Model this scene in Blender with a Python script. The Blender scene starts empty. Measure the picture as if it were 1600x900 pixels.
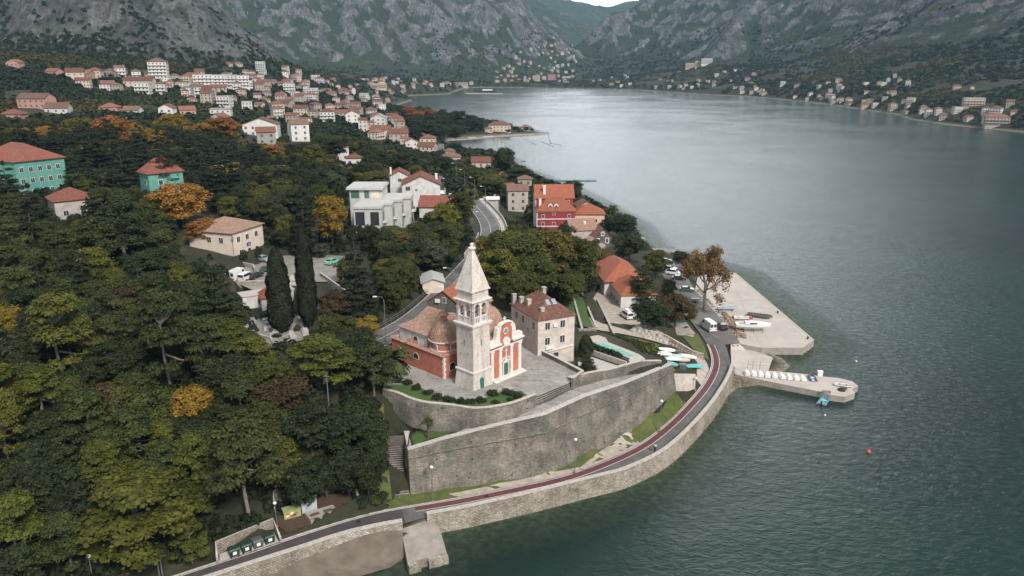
import bpy, math, random
import numpy as np
R_ = math.radians
rng = np.random.default_rng(7)
random.seed(7)
scene = bpy.context.scene
COL = scene.collection

# ------------------------------------------------------------------ camera
F, PT, H = 1180.0, R_(16.6), 66.0          # focal length in 1600-px units, pitch down, height above the sea
CP, SP = math.cos(PT), math.sin(PT)
cam_d = bpy.data.cameras.new('camera'); cam = bpy.data.objects.new('camera', cam_d); COL.objects.link(cam)
cam.location = (0, 0, H); cam.rotation_euler = (R_(90) - PT, 0, 0)
cam_d.sensor_width = 36; cam_d.lens = 36 * F / 1600; cam_d.clip_start = 1; cam_d.clip_end = 30000
scene.camera = cam

# ------------------------------------------------------------------ sky, sun, exposure
SUN_EL, SUN_AZ = 42.0, 150.0               # azimuth measured clockwise from +Y: behind the camera, to the right
world = bpy.data.worlds.new('World'); scene.world = world; world.use_nodes = True
nt = world.node_tree; nt.nodes.clear()
wo = nt.nodes.new('ShaderNodeOutputWorld'); bg = nt.nodes.new('ShaderNodeBackground')
sky = nt.nodes.new('ShaderNodeTexSky'); sky.sky_type = 'NISHITA'; sky.sun_disc = False
sky.sun_elevation = R_(SUN_EL); sky.sun_rotation = R_(SUN_AZ); sky.air_density = 1.2; sky.dust_density = 3
tc = nt.nodes.new('ShaderNodeTexCoord'); mp = nt.nodes.new('ShaderNodeMapping'); mp.inputs['Scale'].default_value = (1, 1, 2.6)
nz = nt.nodes.new('ShaderNodeTexNoise'); nz.inputs['Scale'].default_value = 2.2; nz.inputs['Detail'].default_value = 6
cr = nt.nodes.new('ShaderNodeValToRGB')
cr.color_ramp.elements[0].position = .3; cr.color_ramp.elements[0].color = (4.6, 4.9, 5.2, 1)
cr.color_ramp.elements[1].position = .72; cr.color_ramp.elements[1].color = (9.6, 9.6, 9.6, 1)
mx = nt.nodes.new('ShaderNodeMixRGB'); mx.inputs[0].default_value = .86
# the cloud cover is thinner and brighter low over the end of the bay
dt = nt.nodes.new('ShaderNodeVectorMath'); dt.operation = 'DOT_PRODUCT'; dt.inputs[1].default_value = (math.sin(R_(13)) * .985, math.cos(R_(13)) * .985, .173)
mr = nt.nodes.new('ShaderNodeMapRange'); mr.inputs['From Min'].default_value = .905; mr.inputs['From Max'].default_value = 1; mr.inputs['To Min'].default_value = .6; mr.inputs['To Max'].default_value = 3.5; mr.interpolation_type = 'SMOOTHERSTEP'
vm = nt.nodes.new('ShaderNodeVectorMath'); vm.operation = 'SCALE'
bg.inputs[1].default_value = .1
L_ = nt.links.new
L_(tc.outputs['Generated'], mp.inputs[0]); L_(mp.outputs[0], nz.inputs['Vector']); L_(nz.outputs['Fac'], cr.inputs[0])
L_(sky.outputs[0], mx.inputs[1]); L_(cr.outputs[0], mx.inputs[2])
L_(tc.outputs['Generated'], dt.inputs[0]); L_(dt.outputs['Value'], mr.inputs['Value'])
L_(mx.outputs[0], vm.inputs[0]); L_(mr.outputs[0], vm.inputs['Scale'])
L_(vm.outputs[0], bg.inputs[0]); L_(bg.outputs[0], wo.inputs[0])

sd = bpy.data.lights.new('sun', 'SUN'); sun = bpy.data.objects.new('sun', sd); COL.objects.link(sun)
sd.energy = 2.3; sd.angle = R_(12); sd.color = (1, .955, .89)
sun.rotation_euler = (R_(90 - SUN_EL), 0, R_(180 - SUN_AZ))
sun.location = (60, -60, 400)

vs = scene.view_settings; vs.view_transform = 'Standard'; vs.look = 'None'; vs.gamma = 1; vs.use_curve_mapping = False
vs.exposure = 0.78
cy = scene.cycles; cy.use_denoising = True; cy.max_bounces = 5; cy.diffuse_bounces = 2; cy.glossy_bounces = 2
cy.transmission_bounces = 2; cy.transparent_max_bounces = 6; cy.volume_bounces = 0; cy.use_adaptive_sampling = True; cy.adaptive_threshold = .01

# ------------------------------------------------------------------ surveying: a photo point at a known height -> the place it shows
def P(px, py, z=0.0):
    u = (px - 800) / F; v = (450 - py) / F
    t = (z - H) / (-SP + v * CP)
    return (u * t, (CP + v * SP) * t, z)
def PY(px, py, Y):
    u = (px - 800) / F; v = (450 - py) / F
    t = Y / (CP + v * SP)
    return (u * t, Y, H + (-SP + v * CP) * t)
def Q(x, y, z):
    z = z - H; d = y * CP - z * SP; up = y * SP + z * CP
    return (800 + F * x / d, 450 - F * up / d)

# ------------------------------------------------------------------ names, labels, things
def tag(o, label=None, cat=None, group=None, kind=None):
    if label: o['label'] = label
    if cat: o['category'] = cat
    if group: o['group'] = group
    if kind: o['kind'] = kind
    return o
def empty(name, loc=(0, 0, 0), rz=0, label=None, cat=None, group=None):
    o = bpy.data.objects.new(name, None); COL.objects.link(o); o.empty_display_size = .5
    o.location = loc; o.rotation_euler = (0, 0, rz)
    return tag(o, label, cat, group)
KIDS = {}
def link_mesh(name, me, parent=None):
    o = bpy.data.objects.new(name, me); COL.objects.link(o)
    if parent is not None:
        o.parent = parent; KIDS.setdefault(parent.name, []).append(o)
    return o
def copy_thing(src, loc, rz=0, sc=None, label=None, cat=None, group=None, sz=None):
    r = src.copy(); COL.objects.link(r); r.location = loc; r.rotation_euler = (0, 0, rz)
    if sc is not None: r.scale = (sc, sc, sz if sz is not None else sc)
    tag(r, label, cat, group)
    for ch in KIDS.get(src.name, []):
        c = ch.copy(); COL.objects.link(c); c.parent = r; KIDS.setdefault(r.name, []).append(c)
        for g in KIDS.get(ch.name, []):
            d = g.copy(); COL.objects.link(d); d.parent = c
    return r
def fast_mesh(name, V, Fq, mats, mi=None, smooth=False, uv=None):
    """V (n,3), Fq (m,k) with constant k"""
    V = np.ascontiguousarray(V, np.float32); Fq = np.ascontiguousarray(Fq, np.int32)
    me = bpy.data.meshes.new(name); m, k = Fq.shape
    me.vertices.add(len(V)); me.vertices.foreach_set('co', V.ravel())
    me.loops.add(m * k); me.loops.foreach_set('vertex_index', Fq.ravel())
    me.polygons.add(m); me.polygons.foreach_set('loop_start', np.arange(m, dtype=np.int32) * k)
    try: me.polygons.foreach_set('loop_total', np.full(m, k, np.int32))
    except Exception: pass
    if mi is not None: me.polygons.foreach_set('material_index', np.ascontiguousarray(mi, np.int32))
    me.polygons.foreach_set('use_smooth', np.full(m, bool(smooth)))
    if uv is not None:
        ul = me.uv_layers.new(name='UVMap'); ul.data.foreach_set('uv', np.ascontiguousarray(uv, np.float32).ravel())
    for t in (mats if isinstance(mats, (list, tuple)) else [mats]): me.materials.append(t)
    me.update(calc_edges=True); return me

class MB:
    """collects faces (any size), each with a material slot; build() makes one mesh with metre-scaled UVs"""
    def __init__(s): s.v = []; s.f = []; s.m = []; s.T = None
    def at(s, x=0, y=0, z=0, rz=0):
        s.T = (x, y, z, math.cos(rz), math.sin(rz)); return s
    def V(s, p):
        if s.T:
            x, y, z, c_, s_ = s.T; p = (x + p[0] * c_ - p[1] * s_, y + p[0] * s_ + p[1] * c_, z + p[2])
        s.v.append(tuple(map(float, p))); return len(s.v) - 1
    def face(s, pts, mi=0):
        s.f.append([s.V(p) for p in pts]); s.m.append(mi); return s
    def box(s, x0, x1, y0, y1, z0, z1, mi=0, bottom=False):
        a, b, c, d = (x0, y0), (x1, y0), (x1, y1), (x0, y1)
        return s.prism([a, b, c, d], z0, z1, mi, bottom=bottom)
    def prism(s, poly, z0, z1, mi=0, mtop=None, top=True, bottom=False, batter=0):
        poly = [tuple(p[:2]) for p in poly]
        if area(poly) < 0: poly = poly[::-1]
        n = len(poly); zt = z1 if hasattr(z1, '__len__') else [z1] * n; zb = z0 if hasattr(z0, '__len__') else [z0] * n
        tp = inset(poly, batter) if batter else poly
        for i in range(n):
            j = (i + 1) % n
            s.face([(*poly[i], zb[i]), (*poly[j], zb[j]), (*tp[j], zt[j]), (*tp[i], zt[i])], mi)
        if top: s.face([(*tp[i], zt[i]) for i in range(n)], mi if mtop is None else mtop)
        if bottom: s.face([(*poly[i], zb[i]) for i in range(n)][::-1], mi)
        return s
    def tube(s, pts, r, n=6, mi=0, cap=True):
        pts = [np.array(p, float) for p in pts]; rr = r if hasattr(r, '__len__') else [r] * len(pts); rings = []
        for i, p in enumerate(pts):
            d = pts[min(i + 1, len(pts) - 1)] - pts[max(i - 1, 0)]; d /= (np.linalg.norm(d) + 1e-9)
            a = np.cross(d, (0, 0, 1)) if abs(d[2]) < .9 else np.cross(d, (1, 0, 0)); a /= np.linalg.norm(a); b = np.cross(d, a)
            rings.append([s.V(p + rr[i] * (math.cos(2 * math.pi * k / n) * a + math.sin(2 * math.pi * k / n) * b)) for k in range(n)])
        for i in range(len(rings) - 1):
            for k in range(n):
                s.f.append([rings[i][k], rings[i + 1][k], rings[i + 1][(k + 1) % n], rings[i][(k + 1) % n]]); s.m.append(mi)
        if cap: s.f.append(rings[0][::1]); s.m.append(mi); s.f.append(rings[-1][::-1]); s.m.append(mi)
        return s
    def lathe(s, cx, cy, prof, n=16, mi=0, sy=1.0, a0=0, a1=2 * math.pi):
        closed = abs(a1 - a0 - 2 * math.pi) < 1e-6; m = n if closed else n + 1; rings = []
        for r, z in prof:
            rings.append([s.V((cx + r * math.cos(a0 + (a1 - a0) * k / n), cy + sy * r * math.sin(a0 + (a1 - a0) * k / n), z)) for k in range(m)])
        for i in range(len(rings) - 1):
            for k in range(n):
                q = [rings[i][k], rings[i][(k + 1) % m], rings[i + 1][(k + 1) % m], rings[i + 1][k]]
                s.f.append(q); s.m.append(mi)
        return s
    def build(s, name, mats, parent=None, smooth=False):
        me = bpy.data.meshes.new(name)
        me.from_pydata(s.v, [], s.f)
        me.polygons.foreach_set('material_index', s.m)
        if smooth: me.polygons.foreach_set('use_smooth', [True] * len(s.f))
        for t in (mats if isinstance(mats, (list, tuple)) else [mats]): me.materials.append(t)
        ul = me.uv_layers.new(name='UVMap'); uvs = []
        for f in s.f:
            P0 = np.array([s.v[i] for i in f]); nn = np.zeros(3)
            for i in range(len(f)): nn += np.cross(P0[i], P0[(i + 1) % len(f)])
            nn /= (np.linalg.norm(nn) + 1e-12)
            if abs(nn[2]) > .995: uvs.append(P0[:, :2])
            else:
                hh = np.array((-nn[1], nn[0], 0)); hh /= np.linalg.norm(hh); vv = np.cross(nn, hh)
                uvs.append(np.stack([P0 @ hh, P0 @ vv], 1))
        ul.data.foreach_set('uv', np.concatenate(uvs).astype(np.float32).ravel())
        me.update(); me.validate()
        return link_mesh(name, me, parent)
def area(p):
    return .5 * sum(p[i][0] * p[(i + 1) % len(p)][1] - p[(i + 1) % len(p)][0] * p[i][1] for i in range(len(p)))
def inset(poly, d):
    n = len(poly); out = []
    for i in range(n):
        a, b, c_ = (np.array(poly[k % n][:2], float) for k in (i - 1, i, i + 1))
        e, f_ = b - a, c_ - b; e /= np.linalg.norm(e); f_ /= np.linalg.norm(f_)
        n1 = np.array((-e[1], e[0])); n2 = np.array((-f_[1], f_[0])); m = n1 + n2; m /= max(.3, 1 + n1 @ n2)
        out.append(tuple(b + m * d))
    return out
def rot(x, y, a): return (x * math.cos(a) - y * math.sin(a), x * math.sin(a) + y * math.cos(a))

# ------------------------------------------------------------------ materials
def new_mat(name):
    m = bpy.data.materials.new(name); m.use_nodes = True; n = m.node_tree; b = n.nodes['Principled BSDF']
    return m, n, b
def nd(n, t, **k):
    o = n.nodes.new('ShaderNode' + t)
    for a, v in k.items():
        if a in o.inputs: o.inputs[a].default_value = v
        else: setattr(o, a, v)
    return o
def ramp(n, stops):
    r = n.nodes.new('ShaderNodeValToRGB'); e = r.color_ramp.elements
    while len(e) < len(stops): e.new(.5)
    for i, (p, c_) in enumerate(stops): e[i].position = p; e[i].color = (*c_, 1) if len(c_) == 3 else c_
    return r
def plain(name, c1, c2=None, scale=1.5, rough=.8, bump=0.0, metal=0, detail=6, coat=0, lo=.35, hi=.68, vary=0.0, stretch=None):
    m, n, b = new_mat(name); b.inputs['Roughness'].default_value = rough; b.inputs['Metallic'].default_value = metal
    c2 = c2 or tuple(v * .8 for v in c1)
    g = nd(n, 'NewGeometry'); t = nd(n, 'TexNoise', Scale=scale, Detail=detail, Roughness=.62); r = ramp(n, [(lo, c1), (hi, c2)])
    src = g.outputs['Position']
    if stretch:
        mpn = nd(n, 'Mapping'); mpn.inputs['Scale'].default_value = stretch; n.links.new(src, mpn.inputs[0]); src = mpn.outputs[0]
    n.links.new(src, t.inputs['Vector']); n.links.new(t.outputs['Fac'], r.inputs[0])
    out = r.outputs[0]
    if vary:
        oi = nd(n, 'ObjectInfo'); hs = nd(n, 'HueSaturation'); mm = nd(n, 'MapRange'); mm.inputs['To Min'].default_value = 1 - vary; mm.inputs['To Max'].default_value = 1 + vary
        n.links.new(oi.outputs['Random'], mm.inputs[0]); n.links.new(mm.outputs[0], hs.inputs['Value']); n.links.new(out, hs.inputs['Color']); out = hs.outputs[0]
    n.links.new(out, b.inputs['Base Color'])
    if coat: b.inputs['Coat Weight'].default_value = coat
    if bump:
        bp = nd(n, 'Bump', Strength=min(1, bump), Distance=.1); t2 = nd(n, 'TexNoise', Scale=scale * 6, Detail=5)
        n.links.new(src, t2.inputs['Vector']); n.links.new(t2.outputs['Fac'], bp.inputs['Height']); n.links.new(bp.outputs[0], b.inputs['Normal'])
    return m
def masonry(name, c1, c2, mortar, bw=.55, bh=.3, stain=(.5, .5, .48), ms=.03, bump=.7, stain_amt=.75, holes=False, wobble=.12):
    m, n, b = new_mat(name); b.inputs['Roughness'].default_value = .92
    uv = nd(n, 'UVMap'); g = nd(n, 'NewGeometry')
    wob = nd(n, 'TexNoise', Scale=2.0, Detail=4); sub = nd(n, 'VectorMath', operation='MULTIPLY_ADD'); sub.inputs[1].default_value = (wobble, wobble * .8, 0)
    n.links.new(uv.outputs[0], wob.inputs['Vector']); n.links.new(wob.outputs['Color'], sub.inputs[0]); n.links.new(uv.outputs[0], sub.inputs[2])
    br = nd(n, 'TexBrick', Scale=1.0); br.inputs['Brick Width'].default_value = bw; br.inputs['Row Height'].default_value = bh
    br.inputs['Mortar Size'].default_value = ms; br.inputs['Mortar Smooth'].default_value = .4; br.inputs['Bias'].default_value = -.1
    br.inputs['Color1'].default_value = (*c1, 1); br.inputs['Color2'].default_value = (*c2, 1); br.inputs['Mortar'].default_value = (*mortar, 1)
    n.links.new(sub.outputs[0], br.inputs['Vector'])
    st = nd(n, 'TexNoise', Scale=.22, Detail=7, Roughness=.65); r = ramp(n, [(.34, stain), (.62, (1, 1, 1))])
    n.links.new(g.outputs['Position'], st.inputs['Vector']); n.links.new(st.outputs['Fac'], r.inputs[0])
    mpn = nd(n, 'Mapping'); mpn.inputs['Scale'].default_value = (.9, .9, .12); n.links.new(g.outputs['Position'], mpn.inputs[0])
    s2 = nd(n, 'TexNoise', Scale=1.0, Detail=6, Roughness=.7); r2 = ramp(n, [(.3, (.55, .53, .5)), (.55, (1, 1, 1))])
    n.links.new(mpn.outputs[0], s2.inputs['Vector']); n.links.new(s2.outputs['Fac'], r2.inputs[0])
    fi = nd(n, 'TexNoise', Scale=3.5, Detail=8, Roughness=.8); r3 = ramp(n, [(.3, (.5, .48, .45)), (.5, (1, 1, 1)), (.7, (1.25, 1.22, 1.18))])
    n.links.new(g.outputs['Position'], fi.inputs['Vector']); n.links.new(fi.outputs['Fac'], r3.inputs[0])
    x = br.outputs['Color']
    for rr, f_ in ((r, stain_amt), (r2, .7), (r3, .8)):
        mm = nd(n, 'MixRGB', blend_type='MULTIPLY'); mm.inputs[0].default_value = f_
        n.links.new(x, mm.inputs[1]); n.links.new(rr.outputs[0], mm.inputs[2]); x = mm.outputs[0]
    if holes:
        vo = nd(n, 'TexVoronoi', Scale=.62, Randomness=1.0); rv = ramp(n, [(.07, (.16, .14, .12)), (.14, (1, 1, 1))]); n.links.new(sub.outputs[0], vo.inputs['Vector']); n.links.new(vo.outputs['Distance'], rv.inputs[0])
        ls = nd(n, 'TexNoise', Scale=.35, Detail=5); rl = ramp(n, [(.42, (.75, .78, .72)), (.6, (1.2, 1.12, 1.05))]); n.links.new(g.outputs['Position'], ls.inputs['Vector']); n.links.new(ls.outputs['Fac'], rl.inputs[0])
        for rr in (rv, rl):
            mm = nd(n, 'MixRGB', blend_type='MULTIPLY'); mm.inputs[0].default_value = .9; n.links.new(x, mm.inputs[1]); n.links.new(rr.outputs[0], mm.inputs[2]); x = mm.outputs[0]
    n.links.new(x, b.inputs['Base Color'])
    ad = nd(n, 'Math', operation='MULTIPLY_ADD'); ad.inputs[1].default_value = -.6
    n.links.new(br.outputs['Fac'], ad.inputs[0]); n.links.new(fi.outputs['Fac'], ad.inputs[2])
    bp = nd(n, 'Bump', Strength=bump, Distance=.12); n.links.new(ad.outputs[0], bp.inputs['Height']); n.links.new(bp.outputs[0], b.inputs['Normal'])
    return m
def tiles(name, cols, old=.35, pitch=.26, row=.42, vary=.12):
    """clay pantiles: columns running down the slope, tile-by-tile colour, moss"""
    m, n, b = new_mat(name); b.inputs['Roughness'].default_value = .88
    uv = nd(n, 'UVMap'); br = nd(n, 'TexBrick', Scale=1.0, offset=0.0); br.inputs['Brick Width'].default_value = pitch; br.inputs['Row Height'].default_value = row
    br.inputs['Mortar Size'].default_value = .025; br.inputs['Bias'].default_value = 0
    br.inputs['Color1'].default_value = (*cols[0], 1); br.inputs['Color2'].default_value = (*cols[1], 1); br.inputs['Mortar'].default_value = (*(v * .45 for v in cols[1]), 1)
    n.links.new(uv.outputs[0], br.inputs['Vector'])
    g = nd(n, 'NewGeometry'); t = nd(n, 'TexNoise', Scale=1.1, Detail=8, Roughness=.75); r = ramp(n, [(.38, (0, 0, 0)), (.66, (1, 1, 1))])
    n.links.new(g.outputs['Position'], t.inputs['Vector']); n.links.new(t.outputs['Fac'], r.inputs[0])
    mu = nd(n, 'Math', operation='MULTIPLY'); mu.inputs[1].default_value = old; n.links.new(r.outputs[0], mu.inputs[0])
    mm = nd(n, 'MixRGB'); mm.inputs[2].default_value = (*cols[2], 1)
    n.links.new(mu.outputs[0], mm.inputs[0]); n.links.new(br.outputs['Color'], mm.inputs[1])
    wv = nd(n, 'TexVoronoi', Scale=2.6); mm2 = nd(n, 'MixRGB', blend_type='MULTIPLY'); mm2.inputs[0].default_value = .45
    n.links.new(uv.outputs[0], wv.inputs['Vector']); rr = ramp(n, [(0, (.55, .55, .55)), (1, (1.25, 1.2, 1.15))])
    sx = nd(n, 'SeparateColor'); n.links.new(wv.outputs['Color'], sx.inputs[0]); n.links.new(sx.outputs[0], rr.inputs[0])
    n.links.new(mm.outputs[0], mm2.inputs[1]); n.links.new(rr.outputs[0], mm2.inputs[2])
    oi = nd(n, 'ObjectInfo'); hs = nd(n, 'HueSaturation'); mr_ = nd(n, 'MapRange'); mr_.inputs['To Min'].default_value = 1 - vary; mr_.inputs['To Max'].default_value = 1 + vary
    n.links.new(oi.outputs['Random'], mr_.inputs[0]); n.links.new(mr_.outputs[0], hs.inputs['Value']); n.links.new(mm2.outputs[0], hs.inputs['Color'])
    n.links.new(hs.outputs[0], b.inputs['Base Color'])
    sp = nd(n, 'SeparateXYZ'); n.links.new(uv.outputs[0], sp.inputs[0])
    w = nd(n, 'Math', operation='MULTIPLY'); w.inputs[1].default_value = 2 * math.pi / pitch; n.links.new(sp.outputs[0], w.inputs[0])
    sn = nd(n, 'Math', operation='SINE'); n.links.new(w.outputs[0], sn.inputs[0])
    bp = nd(n, 'Bump', Strength=.8, Distance=.06); n.links.new(sn.outputs[0], bp.inputs['Height']); n.links.new(bp.outputs[0], b.inputs['Normal'])
    return m
def leafy(name, c1, c2, vary=.18, hue=.02, trans=.25):
    """foliage: colour differs leaf clump by leaf clump and tree by tree"""
    m, n, b = new_mat(name); b.inputs['Roughness'].default_value = .7; b.inputs['Specular IOR Level'].default_value = .25
    g = nd(n, 'NewGeometry'); r = ramp(n, [(0, c1), (1, c2)]); n.links.new(g.outputs['Random Per Island'], r.inputs[0])
    oi = nd(n, 'ObjectInfo'); hs = nd(n, 'HueSaturation')
    m1 = nd(n, 'MapRange'); m1.inputs['To Min'].default_value = 1 - vary; m1.inputs['To Max'].default_value = 1 + vary
    m2 = nd(n, 'MapRange'); m2.inputs['To Min'].default_value = .5 - hue; m2.inputs['To Max'].default_value = .5 + hue
    wn = nd(n, 'TexWhiteNoise', noise_dimensions='1D'); n.links.new(oi.outputs['Random'], wn.inputs['W'])
    n.links.new(oi.outputs['Random'], m1.inputs[0]); n.links.new(wn.outputs['Value'], m2.inputs[0])
    tn = nd(n, 'TexNoise', Scale=.45, Detail=3); n.links.new(g.outputs['Position'], tn.inputs['Vector'])
    m3 = nd(n, 'MapRange'); m3.inputs['From Min'].default_value = .3; m3.inputs['From Max'].default_value = .7; m3.inputs['To Min'].default_value = .7; m3.inputs['To Max'].default_value = 1.3
    n.links.new(tn.outputs['Fac'], m3.inputs[0]); mu = nd(n, 'Math', operation='MULTIPLY'); n.links.new(m1.outputs[0], mu.inputs[0]); n.links.new(m3.outputs[0], mu.inputs[1])
    n.links.new(mu.outputs[0], hs.inputs['Value']); n.links.new(m2.outputs[0], hs.inputs['Hue']); n.links.new(r.outputs[0], hs.inputs['Color'])
    n.links.new(hs.outputs[0], b.inputs['Base Color'])
    if trans:
        tr = nd(n, 'BsdfTranslucent'); ms = nd(n, 'MixShader'); ms.inputs[0].default_value = trans
        n.links.new(hs.outputs[0], tr.inputs[0]); n.links.new(b.outputs[0], ms.inputs[1]); n.links.new(tr.outputs[0], ms.inputs[2])
        n.links.new(ms.outputs[0], n.nodes['Material Output'].inputs[0])
    return m
M = {}
M['rock'] = None
M['limestone'] = masonry('limestone_blocks', (.37, .345, .31), (.22, .205, .185), (.13, .12, .108), .45, .22, (.42, .41, .39), holes=True, wobble=.2)
M['coping'] = plain('pale_coping', (.55, .51, .46), (.34, .31, .28), 2.2, .85, .3)
M['seawall'] = masonry('seawall_blocks', (.56, .51, .45), (.32, .28, .23), (.2, .17, .14), .5, .24, (.45, .41, .36), .03, .8, wobble=.3)
M['ashlar'] = masonry('white_ashlar', (.68, .62, .57), (.6, .55, .5), (.5, .46, .42), .7, .36, (.72, .7, .68), .012, .15, .55)
M['white_stone'] = plain('white_stone', (.74, .69, .64), (.58, .53, .49), 1.6, .8, .15)
M['white_plaster'] = plain('white_plaster', (.7, .69, .67), (.46, .45, .43), .7, .85, .1)
M['cream_plaster'] = plain('cream_plaster', (.72, .62, .52), (.58, .49, .42), .6, .85, .1)
M['grey_plaster'] = plain('grey_plaster', (.5, .46, .42), (.32, .29, .27), .8, .9, .2)
M['old_plaster'] = plain('weathered_plaster', (.62, .55, .49), (.42, .37, .33), .9, .9, .3)
M['church_red'] = plain('salmon_red_plaster', (.5, .17, .11), (.34, .12, .085), .8, .85, .15)
M['turquoise'] = plain('turquoise_plaster', (.14, .36, .31), (.1, .28, .24), .6, .8, .1)
M['deep_red'] = plain('crimson_plaster', (.33, .035, .04), (.25, .03, .035), .6, .8)
M['peach'] = plain('peach_plaster', (.75, .5, .36), (.62, .42, .32), .6, .8)
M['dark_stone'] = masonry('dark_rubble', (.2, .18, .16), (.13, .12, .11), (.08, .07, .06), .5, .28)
M['tile_old'] = tiles('weathered_tiles', ((.42, .22, .15), (.5, .33, .25), (.19, .135, .105)), .5)
M['tile_mix'] = tiles('mottled_tiles', ((.2, .075, .05), (.33, .15, .11), (.09, .055, .05)), .8)
M['tile_red'] = tiles('red_tiles', ((.34, .115, .075), (.28, .09, .06), (.17, .075, .055)), .45)
M['tile_orange'] = tiles('orange_tiles', ((.48, .15, .08), (.4, .12, .065), (.26, .11, .075)), .45)
M['glass'] = plain('dark_window', (.025, .03, .033), (.05, .055, .06), 3, .15)
M['green_paint'] = plain('green_paint', (.02, .17, .12), (.015, .12, .09), 2, .5)
M['dark_green'] = plain('dark_shutter', (.02, .035, .03), (.03, .04, .035), 2, .6)
M['asphalt'] = plain('asphalt', (.078, .078, .077), (.165, .16, .152), .45, .9, .3, lo=.3, hi=.75)
M['asphalt_purple'] = plain('dark_asphalt', (.055, .048, .052), (.08, .07, .07), .4, .9, .3)
M['lane_red'] = plain('red_lane', (.14, .045, .052), (.1, .036, .042), .8, .85, .1)
M['line'] = plain('road_paint', (.65, .62, .58), (.45, .43, .4), 3, .8)
M['lot'] = plain('lot_surface', (.18, .165, .15), (.11, .105, .1), .22, .9, .3)
M['concrete'] = plain('pale_concrete', (.5, .45, .41), (.39, .35, .315), .28, .88, .25, lo=.3, hi=.72)
M['worn_lot'] = plain('worn_lot', (.3, .27, .24), (.17, .16, .145), .3, .9, .3, lo=.3, hi=.7)
M['pier_concrete'] = plain('pier_concrete', (.38, .34, .3), (.24, .215, .19), .6, .9, .3)
M['paving'] = masonry('stone_paving', (.4, .385, .36), (.32, .31, .29), (.25, .24, .225), 1.2, .6, (.6, .6, .58), .02, .15, .8)
M['gravel'] = plain('gravel', (.46, .4, .34), (.3, .26, .22), .9, .95, .5)
M['sand'] = plain('sand', (.17, .135, .105), (.1, .085, .07), .5, .95, .3)
M['grass'] = plain('grass', (.055, .09, .02), (.12, .12, .035), .7, .95, .9)
M['lawn'] = plain('lawn', (.04, .09, .015), (.06, .105, .025), .9, .95, .8)
M['metal_grey'] = plain('grey_metal', (.3, .3, .3), (.22, .22, .22), 4, .5, 0, .6)
M['rust'] = plain('rusty_metal', (.12, .05, .03), (.06, .04, .035), 4, .8)
M['black'] = plain('black_rubber', (.015, .015, .016), (.03, .03, .03), 4, .7)
M['white_paint'] = plain('white_paint', (.78, .77, .75), (.62, .61, .6), 1.5, .35)
M['lamp_white'] = plain('lamp_glass', (.8, .8, .78), (.7, .7, .68), 3, .3)
M['bark'] = plain('bark', (.13, .095, .07), (.06, .045, .035), 5, .95, .6)
M['bark_pale'] = plain('pale_bark', (.27, .235, .2), (.14, .12, .1), 4, .95, .6)
# ------------------------------------------------------------------ terrain
def _hash(ix, iy, seed):
    h = (ix.astype(np.int64) * 374761393 + iy.astype(np.int64) * 668265263 + seed * 1442695041) & 0xffffffff
    h = ((h ^ (h >> 13)) * 1274126177) & 0xffffffff
    return ((h ^ (h >> 16)) & 0xffff) / 65535.0
def vnoise(x, y, seed=0):
    ix = np.floor(x); iy = np.floor(y); fx = x - ix; fy = y - iy; fx = fx * fx * (3 - 2 * fx); fy = fy * fy * (3 - 2 * fy)
    a = _hash(ix, iy, seed); b = _hash(ix + 1, iy, seed); c_ = _hash(ix, iy + 1, seed); d = _hash(ix + 1, iy + 1, seed)
    return (a + (b - a) * fx) * (1 - fy) + (c_ + (d - c_) * fx) * fy
def fbm(x, y, oct=4, seed=0, ridged=False):
    s = 0; amp = 1; tot = 0
    for o in range(oct):
        v = vnoise(x, y, seed + o * 17)
        if ridged: v = 1 - abs(2 * v - 1)
        s = s + v * amp; tot += amp; amp *= .5; x = x * 2.03 + 11.3; y = y * 2.03 - 7.1
    return s / tot

COAST_PX = [(350, 915), (470, 908), (520, 893), (600, 880), (640, 866), (690, 828), (760, 808), (830, 792), (900, 774), (960, 758), (1000, 749), (1044, 724), (1086, 682),
            (1114, 646), (1133, 620), (1150, 606), (1175, 603), (1205, 596), (1216, 586), (1234, 572), (1222, 560), (1195, 549),
            (1254, 550), (1273, 536), (1152, 430), (1135, 425), (1100, 415), (1062, 404), (1040, 398), (1012, 392), (1003, 378), (985, 352), (958, 336), (928, 318), (895, 300), (868, 290),
            (838, 277), (812, 266), (795, 256), (785, 246), (745, 243), (715, 240), (695, 228), (700, 219), (725, 215), (780, 212), (845, 209),
            (832, 205), (800, 199), (755, 193), (700, 189), (650, 184), (600, 178), (578, 174), (596, 168), (620, 164), (644, 157), (630, 151), (650, 149.5), (700, 147.5),
            (716, 141), (727, 137.5), (760, 137), (820, 137.6), (900, 139), (1000, 141), (1060, 145), (1120, 149), (1172, 151), (1215, 155), (1290, 163), (1350, 172), (1400, 179),
            (1425, 187), (1480, 195), (1540, 201), (1600, 207), (1700, 219), (1850, 236)]
COAST = [P(x, y)[:2] for x, y in COAST_PX]
WATER_POLY = COAST + [(900, 480), (1250, 100), (1100, -500), (-260, -500), (-150, -60), (-95, 25), (-66, 58)]
def in_poly(X, Y, poly):
    r = np.zeros(X.shape, bool); n = len(poly)
    for i in range(n):
        x1, y1 = poly[i][:2]; x2, y2 = poly[(i + 1) % n][:2]
        if y1 == y2: continue
        c_ = ((y1 > Y) != (y2 > Y)) & (X < (x2 - x1) * (Y - y1) / (y2 - y1) + x1)
        r ^= c_
    return r
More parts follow.
